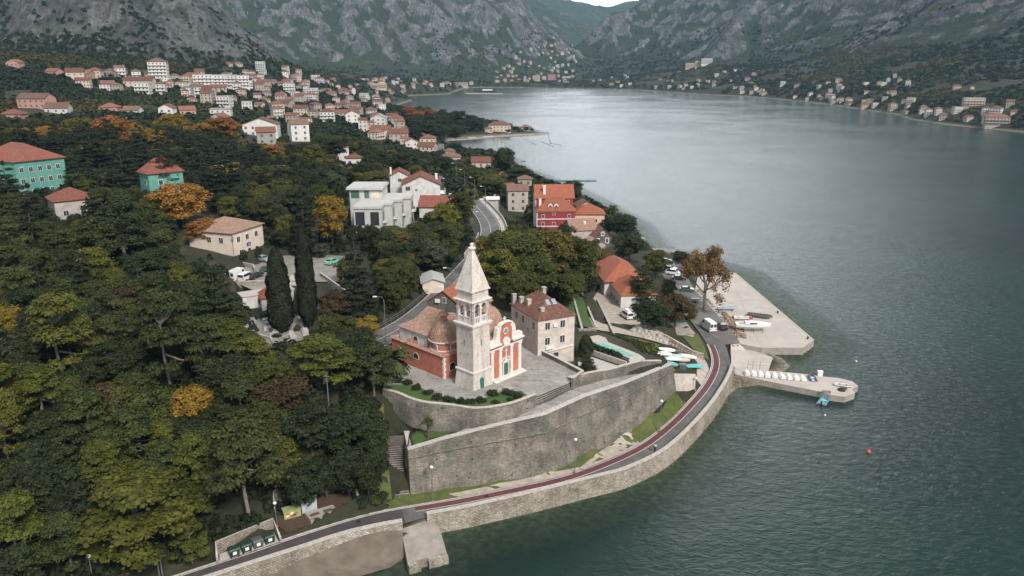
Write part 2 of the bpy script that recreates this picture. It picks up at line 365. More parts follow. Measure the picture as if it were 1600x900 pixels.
def pdist(X, Y, poly, closed=True):
    d = np.full(X.shape, 1e12); n = len(poly)
    for i in range(n if closed else n - 1):
        x1, y1 = poly[i][:2]; x2, y2 = poly[(i + 1) % n][:2]; dx, dy = x2 - x1, y2 - y1
        t = np.clip(((X - x1) * dx + (Y - y1) * dy) / (dx * dx + dy * dy + 1e-9), 0, 1)
        d = np.minimum(d, (X - x1 - t * dx) ** 2 + (Y - y1 - t * dy) ** 2)
    return np.sqrt(d)
# anchors: photo point + height of the ground there
ANC = [P(*a) for a in [
    (285, 899, 2.3), (440, 850, 2.4), (640, 795, 2.4), (860, 745, 2.6), (1000, 700, 2.3), (1100, 600, 2.3), (1110, 540, 2.2), (1075, 495, 2.2), (1060, 420, 2.0), (150, 905, 3.5),
    (400, 810, 4), (300, 835, 5.5), (200, 870, 7), (60, 900, 10), (540, 790, 3.2), (500, 720, 9), (350, 720, 14), (200, 760, 14), (50, 780, 17), (590, 700, 6), (600, 640, 12.5),
    (500, 620, 14), (350, 630, 16), (200, 645, 17), (0, 650, 20), (600, 530, 15), (520, 560, 15.5), (420, 540, 16), (330, 500, 17), (420, 500, 17), (400, 455, 19), (360, 408, 20), (440, 410, 20),
    (150, 520, 20), (0, 520, 23), (100, 420, 24), (0, 370, 26), (150, 340, 28), (230, 310, 28), (90, 340, 29), (96, 300, 31), (0, 300, 31), (500, 400, 18.5), (560, 450, 15.5), (640, 430, 15),
    (720, 440, 14), (700, 395, 14), (600, 352, 18), (670, 335, 17), (750, 345, 14.5), (770, 365, 14.5), (800, 420, 11), (880, 440, 8), (900, 400, 7), (930, 500, 8), (960, 480, 6.5), (950, 440, 5.5),
    (1000, 500, 7), (690, 275, 13), (640, 280, 18), (550, 260, 24), (450, 240, 27), (300, 240, 31), (150, 240, 33), (0, 240, 34), (860, 355, 4), (930, 385, 4), (820, 320, 7), (780, 290, 5), (740, 262, 6),
    (300, 190, 36), (420, 200, 30), (520, 215, 22), (600, 225, 10), (660, 235, 6), (680, 205, 3), (740, 205, 2), (800, 205, 1.5), (630, 200, 5), (560, 185, 14),
    (0, 190, 38), (130, 190, 37), (450, 170, 30), (540, 160, 20), (600, 150, 8), (650, 142, 4)]]
ANC += [PY(*a) for a in [
    (250, 130, 720), (100, 125, 640), (0, 120, 600), (380, 128, 850), (480, 132, 1150), (560, 130, 1500), (640, 128, 1900), (740, 130, 2250), (0, 95, 680), (150, 98, 760), (300, 104, 900),
    (420, 112, 1200), (560, 116, 1750), (-300, 200, 400), (-300, 130, 520), (-500, 400, 160), (-300, 700, 90),
    (830, 128, 2500), (900, 128, 2400), (880, 105, 3000), (850, 85, 3500), (900, 60, 4300), (930, 40, 5200), (800, 100, 2900), (960, 95, 2700), (980, 130, 2100),
    (1000, 118, 2250), (1090, 110, 2050), (1100, 130, 1850), (1200, 130, 1680), (1200, 105, 1850), (1300, 145, 1300), (1300, 108, 1650), (1400, 150, 1130), (1400, 100, 1450), (1500, 165, 950), (1500, 95, 1280),
    (1600, 170, 860), (1600, 100, 1150), (1750, 150, 800), (1750, 110, 1000), (1360, 125, 1400)]]
ANC = np.array(ANC)
_rad = np.hypot(ANC[:, 0], ANC[:, 1]); _az = np.arctan2(ANC[:, 0], ANC[:, 1])
def feat(X, Y):
    r = np.hypot(X, Y) + 1; return np.log(r) * 1.6, np.arctan2(X, Y)
_fa = np.stack(feat(ANC[:, 0], ANC[:, 1]), 1)
_D = np.sqrt(((_fa[:, None] - _fa[None]) ** 2).sum(-1) + 4e-4)
_n = len(ANC); _A = np.zeros((_n + 1, _n + 1)); _A[:_n, :_n] = _D; _A[:_n, _n] = 1; _A[_n, :_n] = 1
_w = np.linalg.solve(_A, np.append(ANC[:, 2], 0))
def base_h(X, Y):
    fr, fz = feat(X, Y); s = np.full(X.shape, _w[-1])
    for i in range(_n): s = s + _w[i] * np.sqrt((fr - _fa[i, 0]) ** 2 + (fz - _fa[i, 1]) ** 2 + 4e-4)
    return s
# massifs: crest lines (x, y, z) with the slope of their flanks
MASS = [([(-1700, 500, 900), (-1150, 1120, 640), (-640, 1180, 300), (-459, 1130, 150), (-373, 1150, 72), (-335, 1160, 50)], .72, 1),
        ([(-2300, 1900, 1300), (-1400, 2800, 1150), (-700, 3050, 800), (-380, 3000, 560), PY(745, -4, 2900), PY(800, 48, 2850), PY(828, 92, 2800), PY(848, 126, 2750)], .62, 2),
        ([(-1100, 4300, 1000), (-350, 4300, 640), (-80, 4350, 480), (90, 4400, 400), (240, 4500, 315), (360, 4500, 230)], .42, 3),
        ([(-500, 6000, 700), (200, 6000, 545), (430, 6000, 514), (500, 6000, 472), (596, 6000, 455), (715, 6000, 468), (834, 6000, 495), (953, 6000, 512), (1500, 6000, 760)], .3, 3),
        ([(330, 2800, 80), (398, 2950, 186), (476, 3000, 290), (720, 2850, 330), (1150, 2450, 520), (1500, 1900, 1500), (1700, 900, 1500), (1600, 0, 1400)], .72, 4),
        ([(640, 2250, 150), (760, 2420, 250), (900, 2600, 340)], .8, 4),
        ([(880, 1680, 110), (1000, 1800, 240), (1250, 2050, 430)], .8, 4)]
MASS = [([(p[0], p[1], p[2] if p[2] < 520 else 520 + (p[2] - 520) * .16) for p in a], b, c_) for a, b, c_ in MASS]
def massif(X, Y):
    wx = X + 90 * (fbm(X / 210, Y / 210, 4, 3) - .5); wy = Y + 90 * (fbm(X / 210, Y / 210, 4, 9) - .5)
    best = np.full(X.shape, -1e9); idx = np.zeros(X.shape, int)
    for pl_, sl, k in MASS:
        for i in range(len(pl_) - 1):
            (x1, y1, z1), (x2, y2, z2) = pl_[i], pl_[i + 1]; dx, dy = x2 - x1, y2 - y1
            t = np.clip(((wx - x1) * dx + (wy - y1) * dy) / (dx * dx + dy * dy), 0, 1)
            d = np.hypot(wx - x1 - t * dx, wy - y1 - t * dy)
            h = z1 + t * (z2 - z1) - sl * d * (1 + .12 * np.sin(d / 300.0))
            idx = np.where(h > best, k, idx); best = np.maximum(best, h)
    amp = np.clip((best - 30) / 160, 0, 1) * np.where(idx == 3, .5, 1)
    rg = fbm(X / 150, Y / 150, 6, 21, True) - .55
    fine = fbm(X / 34 + .4 * Y / 34, Y / 60, 4, 33, True) - .5
    g2 = fbm(X / 70 + Y / 160, Y / 150 - X / 260, 5, 61, True) - .5
    return best + amp * (64 * rg + 26 * fine + 30 * g2), idx
# places where the ground is levelled for roads, terraces and buildings: (polygon, height, feather)
FLATS = []
def flat(px_pts, z, feather=1.2, zs=None):
    FLATS.append(([P(x, y, z)[:2] for x, y in px_pts], z, feather))
def flat_w(pts, z, feather=1.2): FLATS.append((pts, z, feather))
SIDE = dict()
def terrain(X, Y):
    b = base_h(X, Y); r = np.hypot(X, Y)
    b = b + (fbm(X / 9, Y / 9, 3, 5) - .5) * 1.0 * np.clip(r / 200, .4, 1) + (fbm(X / 60, Y / 60, 3, 8) - .5) * np.clip(r / 60, 0, 12)
    m, idx = massif(X, Y)
    k = 14.0; mmx = np.maximum(b, m); z = mmx + k * np.log1p(np.exp(-np.abs(b - m) / k)) - k * .0
    z = np.where(np.abs(b - m) > 90, mmx, z); z = np.where(m < b - 60, b, z)
    inw = in_poly(X, Y, WATER_POLY); d = pdist(X, Y, WATER_POLY); d = np.where(inw, -d, d)
    land = np.maximum(.35 + np.minimum(z - .35, .45 * d + .004 * d * d), np.minimum(.12 * d, .4))
    z2 = np.where(d > 0, land, np.maximum(-.16 * -d - .02 * d * d * 0, -7))
    z2 = np.where(d <= 0, np.maximum(d * .06 - np.maximum(-d - 9, 0) * .3, -7), z2)
    for poly, fz, fe in FLATS:
        xs = [p[0] for p in poly]; ys = [p[1] for p in poly]
        box = (X > min(xs) - fe) & (X < max(xs) + fe) & (Y > min(ys) - fe) & (Y < max(ys) + fe)
        if not box.any(): continue
        xx, yy = X[box], Y[box]; ins = in_poly(xx, yy, poly); dd = pdist(xx, yy, poly)
        w = np.where(ins, 1, np.clip(1 - dd / fe, 0, 1)); z2[box] = z2[box] * (1 - w) + (fz - .3) * w
    return z2, (m > b), d, idx
# ------------------------------------------------------------------ measured lines near the church
IN = [(60, 968), (200, 925), (280, 899), (335, 881), (404, 859), (445, 844), (500, 826), (555, 809), (610, 796), (679, 785), (720, 778), (790, 764), (862, 748.6), (905, 736), (961, 714),
      (1005, 692), (1044, 661), (1072, 633), (1094, 608), (1108, 586), (1114, 567), (1110, 547), (1100, 530), (1089, 514), (1078, 500)]
OUT = [(60, 1000), (200, 948), (300, 915), (351, 899), (417, 877), (472, 860), (527, 841), (582, 827), (628, 819), (666, 808), (720, 798), (790, 783), (862, 766), (933, 748), (975, 738),
       (1028, 713), (1055, 692), (1086, 661), (1114, 628), (1136, 592), (1142, 572), (1139, 555), (1133, 539)]
RZ = 2.4
def W2(px, z): return [P(x, y, z)[:2] for x, y in px]
def W3(px): return [P(*p) for p in px]
def resample(line, n=None, step=None):
    L = np.array(line, float); d = np.r_[0, np.cumsum(np.hypot(*(L[1:, :2] - L[:-1, :2]).T))]
    n = n or max(2, int(d[-1] / step) + 1); t = np.linspace(0, d[-1], n)
    return np.stack([np.interp(t, d, L[:, k]) for k in range(L.shape[1])], 1)
def smooth(line, it=2):
    L = np.array(line, float)
    for _ in range(it):
        a = L[:-1] * .75 + L[1:] * .25; b = L[:-1] * .25 + L[1:] * .75
        L = np.concatenate([L[:1], np.stack([a, b], 1).reshape(-1, L.shape[1]), L[-1:]])
    return L
def offset(line, d):
    L = np.array(line, float)[:, :2]; t = np.zeros_like(L); t[1:-1] = L[2:] - L[:-2]; t[0] = L[1] - L[0]; t[-1] = L[-1] - L[-2]
    t /= np.linalg.norm(t, axis=1)[:, None] + 1e-9
    return L + d * np.stack([-t[:, 1], t[:, 0]], 1)
inw = smooth(W2(IN, RZ)); outw = smooth(W2(OUT, RZ))
# bastion: foot, cordon, top ; terrace behind it ; church platform
B_FOOT = W3([(642, 775.6, 2.6), (700, 766, 2.65), (780, 753.5, 2.7), (856, 741, 2.8), (919, 708, 3.0), (978, 678, 3.8), (1017, 644, 5.2), (1057, 606, 6.8)])
B_TOPZ = [9.9, 10.9, 12.0, 12.8, 13.0, 12.9, 12.3, 11.4]
B_CORZ = [8.6, 9.1, 9.5, 9.8, 10.1, 10.6, 10.6, 10.2]
LOWER = W3([(600, 646, 10.6), (653, 673, 10.0), (677, 678, 9.9), (712, 679, 10.2), (731, 668, 10.7), (768, 661, 11.1), (804, 651, 11.4), (829, 639, 11.8), (838, 634, 12.0), (892, 607, 12.2), (922, 600, 12.2), (1000, 578, 11.3), (1033, 576, 10.6)])
B_TOP = offset([p[:2] for p in B_FOOT], 1.3)
PLAT = 13.6
RIM = W2([(598, 611), (620, 616), (641, 626), (665, 632), (690, 634), (715, 637), (736, 641), (760, 640), (780, 637), (800, 633), (817, 627), (838, 618.5)], PLAT)
STAIR_T = W2([(838, 618.5), (889, 598)], PLAT)
PLAT_POLY = RIM + [STAIR_T[1]] + W2([(908, 585), (868, 565), (826, 545), (812, 528), (760, 498), (690, 476), (640, 510), (612, 545)], PLAT)
flat_w(PLAT_POLY, PLAT, .5)
TERR = [tuple(p[:3]) for p in LOWER] + [(x, y, z - .7) for (x, y), z in list(zip(B_TOP.tolist(), B_TOPZ))[::-1]] + [P(631, 676, 9.6)]
FLATS.append(([p[:2] for p in TERR], [p[2] - .15 for p in TERR], .25))
FLATS.append((W2([(1000, 577), (1033, 572), (1044, 560), (1010, 550), (935, 531), (905, 545), (900, 575), (921, 588)], 12.0), 12.1, .5))
VERGE_O = [p[:2] for p in resample(inw, 60).tolist()]
vi = [i for i, p in enumerate(VERGE_O) if p[0] > -19 and p[1] > 90 and p[1] < 136]
VIN = offset([p[:2] for p in B_FOOT], .85)
VERGE = [(*VERGE_O[i], 2.55) for i in vi] + [(q[0], q[1], p[2] + .25) for p, q in zip(B_FOOT[::-1], VIN[::-1])] + [(B_FOOT[0][0] - 2.2, B_FOOT[0][1] - .2, 2.8)]
FLATS.append(([p[:2] for p in VERGE], [p[2] - .1 for p in VERGE], .1))
road_poly = inw.tolist() + outw.tolist()[::-1]
flat_w([tuple(p) for p in road_poly], RZ, .8)
LOT = [(1078, 500), (1133, 539), (1156, 536), (1152, 528), (1120, 491), (1104, 473), (1086, 454), (1070, 426), (1060, 404), (1040, 404), (1034, 428), (1050, 450), (1062, 470), (1070, 492)]
lotw = W2(LOT, 2.35); flat_w(lotw, 2.35, .8)
QUAY = [(1104, 473), (1120, 491), (1152, 528), (1156, 537), (1190, 543.5), (1254, 543.5), (1272, 531), (1150, 427), (1136, 424), (1120, 426), (1090, 432), (1086, 454)]
quayw = W2(QUAY, 1.7); flat_w(quayw, .4, .1)
COURT = [(938, 448), (925, 470), (942, 500), (957, 521), (985, 520), (1002, 512), (1000, 500), (985, 480), (965, 455)]
flat_w(W2(COURT, 5.2), 5.2, 1.2)
ANC2 = [(985, 525, 7.8), (1040, 528, 6.0), (1062, 540, 4.2), (1075, 515, 3.2), (1000, 540, 9.6), (1040, 553, 7.4), (1075, 563, 5.2), (1095, 577, 3.2), (940, 520, 9.5), (915, 520, 12), (890, 470, 9.5), (860, 480, 11),
        (1060, 600, 6.4), (1085, 588, 4.2), (545, 790, 3), (560, 775, 5), (540, 745, 7), (430, 775, 6), (440, 830, 2.7), (360, 850, 3.2), (345, 870, 2.6), (600, 700, 8.5), (610, 780, 2.8)]
_ex = np.array(W3(ANC2)); ANC = np.vstack([ANC, _ex])
_fa = np.stack(feat(ANC[:, 0], ANC[:, 1]), 1); _D = np.sqrt(((_fa[:, None] - _fa[None]) ** 2).sum(-1) + 4e-4)
_n = len(ANC); _A = np.zeros((_n + 1, _n + 1)); _A[:_n, :_n] = _D; _A[:_n, _n] = 1; _A[_n, :_n] = 1
_w = np.linalg.solve(_A, np.append(ANC[:, 2], 0))
# substation yard cut into the slope
flat_w(W2([(430, 800), (431, 786), (470, 774), (547, 757), (562, 792), (450, 832), (436, 835)], 2.9), 3.0, .3)
flat_w(W2([(340, 868), (428, 834), (440, 846), (345, 878)], 2.5), 2.75, .5)
# main road above the church, and the parking court by the cream building
MAINC = [(500, 572, 15), (560, 546, 14.8), (610, 521, 14.6), (650, 498, 14.5), (690, 462, 14.3), (725, 425, 14.2), (757, 388, 14.2),
         (768, 365, 14.2), (764, 346, 14.1), (752, 330, 14.0), (735, 312, 13.8), (715, 293, 13.4), (700, 282, 13), (690, 275, 12.6)]
mainw = smooth(W3(MAINC), 2)
ml, mr_ = offset(mainw, 3.6), offset(mainw, -3.6)
FLATS.append(([tuple(p) for p in ml.tolist()] + [tuple(p) for p in mr_.tolist()[::-1]], mainw[:, 2].tolist() + mainw[::-1, 2].tolist(), 3.0))
PARK = [(365, 440), (400, 455), (470, 440), (545, 440), (545, 400), (500, 398), (420, 400), (405, 412), (330, 430)]
flat_w(W2(PARK, 18.6), 18.6, 2)
flat_w(W2([(372, 464), (440, 452), (470, 482), (402, 502), (376, 492)], 16.0), 16.1, .4)
GRAVE = [(400, 500), (370, 530), (420, 545), (480, 528), (470, 495), (430, 480)]
flat_w(W2(GRAVE, 16.2), 16.2, 2)
_FL = []
for poly, fz, fe in FLATS: _FL.append((poly, fz, fe))
def idw(xx, yy, poly, zs):
    num = 0; den = 0
    for (x, y), z in zip(poly, zs):
        w = 1 / (((xx - x) ** 2 + (yy - y) ** 2) ** 1.5 + 1e-3); num = num + w * z; den = den + w
    return num / den
_terrain0 = terrain
def terrain(X, Y):
    X = np.asarray(X, float); Y = np.asarray(Y, float)
    global FLATS
    keep, FLATS = FLATS, []
    z2, mk, d, idx = _terrain0(X, Y); FLATS = keep
    for poly, fz, fe in FLATS:
        xs = [p[0] for p in poly]; ys = [p[1] for p in poly]
        box = (X > min(xs) - fe) & (X < max(xs) + fe) & (Y > min(ys) - fe) & (Y < max(ys) + fe)
        if not box.any(): continue
        xx, yy = X[box], Y[box]; ins = in_poly(xx, yy, poly); dd = pdist(xx, yy, poly)
        w = np.where(ins, 1, np.clip(1 - dd / fe, 0, 1)); tz = idw(xx, yy, poly, fz) if hasattr(fz, '__len__') else fz
        z2[box] = z2[box] * (1 - w) + (tz - .3) * w
    return z2, mk, d, idx

# ------------------------------------------------------------------ the ground and the mountains: one sheet, finer towards the near ground
NR, NA = 1250, 760
rr = 34 * (7600 / 34) ** ((np.arange(NR) / (NR - 1)) ** .93)
aa = np.radians(np.linspace(-50, 50, NA))
RR, AA = np.meshgrid(rr, aa, indexing='ij'); GX, GY = RR * np.sin(AA), RR * np.cos(AA)
GZ, GM, GD, GI = terrain(GX, GY)
_lr = np.log(rr)
def Tz(x, y):
    r = np.hypot(x, y); a = np.arctan2(x, y)
    i = np.clip(np.interp(np.log(np.maximum(r, rr[0])), _lr, np.arange(NR)), 0, NR - 1.001); j = np.clip((a - aa[0]) / (aa[1] - aa[0]), 0, NA - 1.001)
    i0 = np.floor(i).astype(int); j0 = np.floor(j).astype(int); fi, fj = i - i0, j - j0
    return (GZ[i0, j0] * (1 - fi) * (1 - fj) + GZ[i0 + 1, j0] * fi * (1 - fj) + GZ[i0, j0 + 1] * (1 - fi) * fj + GZ[i0 + 1, j0 + 1] * fi * fj)
def Tzs(x, y): return float(Tz(np.array([x]), np.array([y]))[0])
_ys = np.geomspace(45, 9000, 6000)
def hit(px, py, off=0.0, want_land=True):
    """where the line of sight to a photo point meets the ground (raised by off)"""
    u = (px - 800) / F; v = (450 - py) / F; dy = CP + v * SP; t = _ys / dy
    x = u * t; z = H + (-SP + v * CP) * t; k = np.nonzero(z < Tz(x, _ys) + off)[0]
    if len(k) == 0: return None
    k = k[0]; return float(x[k]), float(_ys[k]), float(z[k]) - off
vid = np.arange(NR * NA).reshape(NR, NA)
quads = np.stack([vid[:-1, :-1], vid[:-1, 1:], vid[1:, 1:], vid[1:, :-1]], -1)
qm = GM[:-1, :-1] & GM[1:, 1:]
GV = np.stack([GX, GY, GZ], -1).reshape(-1, 3)
def sub_sheet(name, sel, mats, mi=None):
    q = quads[sel]; u, inv = np.unique(q.ravel(), return_inverse=True)
    me = fast_mesh(name, GV[u], inv.reshape(-1, 4)[:, ::-1], mats, smooth=True)
    return me, u
def ground_mat():
    m, n, b = new_mat('earth_and_scrub'); b.inputs['Roughness'].default_value = .95
    g = nd(n, 'NewGeometry'); t = nd(n, 'TexNoise', Scale=.12, Detail=9, Roughness=.7)
    r = ramp(n, [(.3, (.012, .016, .007)), (.45, (.022, .026, .011)), (.56, (.034, .032, .016)), (.7, (.06, .05, .03))])
    n.links.new(g.outputs['Position'], t.inputs['Vector']); n.links.new(t.outputs['Fac'], r.inputs[0])
    t2 = nd(n, 'TexNoise', Scale=1.4, Detail=6); bp = nd(n, 'Bump', Strength=.8, Distance=.5)
    n.links.new(g.outputs['Position'], t2.inputs['Vector']); n.links.new(t2.outputs['Fac'], bp.inputs['Height']); n.links.new(bp.outputs[0], b.inputs['Normal'])
    at = nd(n, 'Attribute', attribute_name='shore'); mxx = nd(n, 'MixRGB'); sc_ = nd(n, 'TexNoise', Scale=.9, Detail=7); rs = ramp(n, [(.35, (.3, .26, .2)), (.6, (.15, .14, .11))])
    n.links.new(g.outputs['Position'], sc_.inputs['Vector']); n.links.new(sc_.outputs['Fac'], rs.inputs[0])
    n.links.new(at.outputs['Fac'], mxx.inputs[0]); n.links.new(r.outputs[0], mxx.inputs[1]); n.links.new(rs.outputs[0], mxx.inputs[2])
    n.links.new(mxx.outputs[0], b.inputs['Base Color'])
    return m
def mountain_mat():
    m, n, b = new_mat('limestone_and_scrub'); b.inputs['Roughness'].default_value = .95
    g = nd(n, 'NewGeometry')
    mp1 = nd(n, 'Mapping'); mp1.inputs['Scale'].default_value = (1.3, .7, .42); mp1.inputs['Rotation'].default_value = (0, .45, 0); n.links.new(g.outputs['Position'], mp1.inputs[0])
    rk = nd(n, 'TexNoise', Scale=.03, Detail=14, Roughness=.8); rkr = ramp(n, [(.34, (.05, .052, .055)), (.47, (.125, .127, .13)), (.56, (.24, .24, .243)), (.68, (.44, .44, .44))])
    n.links.new(mp1.outputs[0], rk.inputs['Vector']); n.links.new(rk.outputs['Fac'], rkr.inputs[0])
    gr = nd(n, 'TexNoise', Scale=.022, Detail=8, Roughness=.7); grr = ramp(n, [(.3, (.03, .045, .028)), (.5, (.045, .065, .032)), (.64, (.075, .085, .035)), (.78, (.14, .115, .045))])
    n.links.new(g.outputs['Position'], gr.inputs['Vector']); n.links.new(gr.outputs['Fac'], grr.inputs[0])
    # scrub grows in the gullies and at the foot, not on the steep faces
    at = nd(n, 'Attribute', attribute_name='scrub'); c1 = nd(n, 'TexNoise', Scale=.055, Detail=12, Roughness=.8); c2 = nd(n, 'TexNoise', Scale=.007, Detail=4)
    n.links.new(mp1.outputs[0], c1.inputs['Vector']); n.links.new(g.outputs['Position'], c2.inputs['Vector'])
    a1 = nd(n, 'Math', operation='ADD'); n.links.new(c1.outputs['Fac'], a1.inputs[0]); n.links.new(c2.outputs['Fac'], a1.inputs[1])
    a2 = nd(n, 'Math', operation='ADD'); n.links.new(a1.outputs[0], a2.inputs[0]); n.links.new(at.outputs['Fac'], a2.inputs[1])
    th = nd(n, 'MapRange'); th.inputs['From Min'].default_value = .96; th.inputs['From Max'].default_value = 1.17; n.links.new(a2.outputs[0], th.inputs[0])
    mm = nd(n, 'MixRGB'); n.links.new(th.outputs[0], mm.inputs[0]); n.links.new(rkr.outputs[0], mm.inputs[1]); n.links.new(grr.outputs[0], mm.inputs[2])
    f1 = nd(n, 'TexNoise', Scale=.16, Detail=7, Roughness=.75); fr = ramp(n, [(.36, (.35, .36, .36)), (.5, (.9, .9, .9)), (.64, (1.45, 1.42, 1.4))]); n.links.new(mp1.outputs[0], f1.inputs['Vector']); n.links.new(f1.outputs['Fac'], fr.inputs[0])
    mf = nd(n, 'MixRGB', blend_type='MULTIPLY'); mf.inputs[0].default_value = .9; n.links.new(mm.outputs[0], mf.inputs[1]); n.links.new(fr.outputs[0], mf.inputs[2]); n.links.new(mf.outputs[0], b.inputs['Base Color'])
    bp = nd(n, 'Bump', Strength=1, Distance=24); n.links.new(rk.outputs['Fac'], bp.inputs['Height']); n.links.new(bp.outputs[0], b.inputs['Normal'])
    return m
gm_, mm_ = ground_mat(), mountain_mat()
me, u = sub_sheet('ground', (~qm) & (np.maximum(GD[:-1, :-1], GD[1:, 1:]) > -260), gm_)
a_ = me.attributes.new('shore', 'FLOAT', 'POINT'); dd = GD.ravel()[u]; a_.data.foreach_set('value', np.clip(1.1 - dd / 2.6, 0, 1).astype(np.float32))
tag(link_mesh('ground', me), kind='structure')
steep = np.hypot(*np.gradient(GZ)) * 0
gz_r = np.gradient(GZ, axis=0) / np.gradient(rr)[:, None]; gz_a = np.gradient(GZ, axis=1) / (RR * (aa[1] - aa[0])); SL = np.hypot(gz_r, gz_a)
curv = GZ - (np.roll(GZ, 6, 1) + np.roll(GZ, -6, 1) + np.roll(GZ, 3, 0) + np.roll(GZ, -3, 0)) / 4
scr = .28 - .42 * np.clip(SL - .45, -.5, .6) - np.clip(curv / 14, -.15, .15) * np.clip(RR / 800, .5, 3) * .6
bias = {1: -.2, 2: -.11, 3: .16, 4: .03}
for k, v in bias.items(): scr = np.where(GI == k, scr + v, scr)
scr = scr + np.clip((95 - GZ) / 160, 0, .4) * (GI != 1) + np.where(GI == 1, np.clip((80 - GZ) / 90, 0, .3), 0)
for k, nm in ((1, 'rocky_slope'), (2, 'mountain'), (3, 'hills'), (4, 'mountain')):
    sel = qm & (GI[:-1, :-1] == k)
    if not sel.any(): continue
    me, u = sub_sheet(nm, sel, mm_)
    a_ = me.attributes.new('scrub', 'FLOAT', 'POINT'); a_.data.foreach_set('value', scr.ravel()[u].astype(np.float32))
    tag(link_mesh(nm, me), kind='structure')

# ------------------------------------------------------------------ water
def water_mat():
    m, n, b = new_mat('bay_water')
    g = nd(n, 'NewGeometry'); at = nd(n, 'Attribute', attribute_name='shallow')
    t = nd(n, 'TexNoise', Scale=.012, Detail=5); r = ramp(n, [(.35, (.002, .014, .012)), (.65, (.004, .027, .021))])
    n.links.new(g.outputs['Position'], t.inputs['Vector']); n.links.new(t.outputs['Fac'], r.inputs[0]); n.links.new(r.outputs[0], b.inputs['Base Color'])
    rw = ramp(n, [(.38, (.13, .13, .13)), (.62, (.24, .24, .24))]); tw = nd(n, 'TexNoise', Scale=.009, Detail=4, Distortion=1.2); n.links.new(g.outputs['Position'], tw.inputs['Vector']); n.links.new(tw.outputs['Fac'], rw.inputs[0]); n.links.new(rw.outputs[0], b.inputs['Roughness']); b.inputs['IOR'].default_value = 1.333
    mp1 = nd(n, 'Mapping'); mp1.inputs['Scale'].default_value = (.8, 1.25, 1); mp1.inputs['Rotation'].default_value = (0, 0, .5); n.links.new(g.outputs['Position'], mp1.inputs[0])
    w1 = nd(n, 'TexNoise', Scale=.62, Detail=5, Roughness=.6, Distortion=.5); w2 = nd(n, 'TexNoise', Scale=.11, Detail=4, Roughness=.55); w3 = nd(n, 'TexNoise', Scale=2.6, Detail=3)
    for w in (w1, w2, w3): n.links.new(mp1.outputs[0], w.inputs['Vector'])
    a1 = nd(n, 'Math', operation='MULTIPLY_ADD'); a1.inputs[1].default_value = 1.1; n.links.new(w2.outputs['Fac'], a1.inputs[0]); n.links.new(w1.outputs['Fac'], a1.inputs[2])
    a2 = nd(n, 'Math', operation='MULTIPLY_ADD'); a2.inputs[1].default_value = .22; n.links.new(w3.outputs['Fac'], a2.inputs[0]); n.links.new(a1.outputs[0], a2.inputs[2])
    bp = nd(n, 'Bump', Strength=1.0, Distance=.24); n.links.new(a2.outputs[0], bp.inputs['Height']); n.links.new(bp.outputs[0], b.inputs['Normal'])
    tr = nd(n, 'BsdfTransparent'); tr.inputs[0].default_value = (.62, .74, .66, 1); ms = nd(n, 'MixShader')
    n.links.new(at.outputs['Fac'], ms.inputs[0]); n.links.new(b.outputs[0], ms.inputs[1]); n.links.new(tr.outputs[0], ms.inputs[2])
    n.links.new(ms.outputs[0], n.nodes['Material Output'].inputs[0])
    return m
ws = (GD < 4)
sel = (np.minimum(GD[:-1, :-1], GD[1:, 1:]) < 3) & ~((GM[:-1, :-1]) & (GD[:-1, :-1] > 3))
WV = GV.copy(); WV[:, 2] = 0
q = quads[sel]; u, inv = np.unique(q.ravel(), return_inverse=True)
me = fast_mesh('water', WV[u], inv.reshape(-1, 4)[:, ::-1], water_mat())
a_ = me.attributes.new('shallow', 'FLOAT', 'POINT'); dep = np.clip(-GZ.ravel()[u], 0, 9)
a_.data.foreach_set('value', (.78 * np.exp(-dep / .62)).astype(np.float32))
tag(link_mesh('water', me), kind='structure')
# ------------------------------------------------------------------ helpers for measured surfaces
from mathutils.geometry import delaunay_2d_cdt
from mathutils import Vector
def sheet(name, poly, mats, zf=None, step=None, edge=0.0, mi=0, parent=None, kind='structure', lift=0.0):
    """a flat or draped surface inside a world polygon; edge > 0 gives it sides that deep"""
    poly = [tuple(map(float, p[:2])) for p in poly]
    if area(poly) < 0: poly = poly[::-1]
    pts = []
    st = step or 1e9
    for i in range(len(poly)):
        a, b = np.array(poly[i]), np.array(poly[(i + 1) % len(poly)]); k = max(1, int(np.linalg.norm(b - a) / st))
        for j in range(k): pts.append(tuple(a + (b - a) * j / k))
    nb = len(pts); A = np.array(pts)
    if step:
        gx, gy = np.meshgrid(np.arange(A[:, 0].min(), A[:, 0].max(), step), np.arange(A[:, 1].min(), A[:, 1].max(), step)); gx, gy = gx.ravel(), gy.ravel()
        k = in_poly(gx, gy, poly) & (pdist(gx, gy, poly) > step * .4); pts += list(zip(gx[k].tolist(), gy[k].tolist()))
    v, e, f, *_ = delaunay_2d_cdt([Vector(p) for p in pts], [(i, (i + 1) % nb) for i in range(nb)], [], 1, 1e-4)
    vx = np.array([(p.x, p.y) for p in v]); 
    z = zf(vx[:, 0], vx[:, 1]) if callable(zf) else np.full(len(vx), float(zf))
    z = z + lift
    mb = MB(); mb.v = [(float(a), float(b), float(c_)) for (a, b), c_ in zip(vx, z)]
    mb.f = [list(t) for t in f]; mb.m = [mi] * len(f)
    if edge:
        for i in range(len(poly)):
            a, b = poly[i], poly[(i + 1) % len(poly)]
            za, zb = (zf(np.array([a[0]]), np.array([a[1]]))[0], zf(np.array([b[0]]), np.array([b[1]]))[0]) if callable(zf) else (zf, zf)
            mb.face([(*a, za + lift - edge), (*b, zb + lift - edge), (*b, zb + lift), (*a, za + lift)], min(mi + 1, (len(mats) - 1) if isinstance(mats, (list, tuple)) else 0))
    o = mb.build(name, mats, parent)
    if kind: o['kind'] = kind
    return o
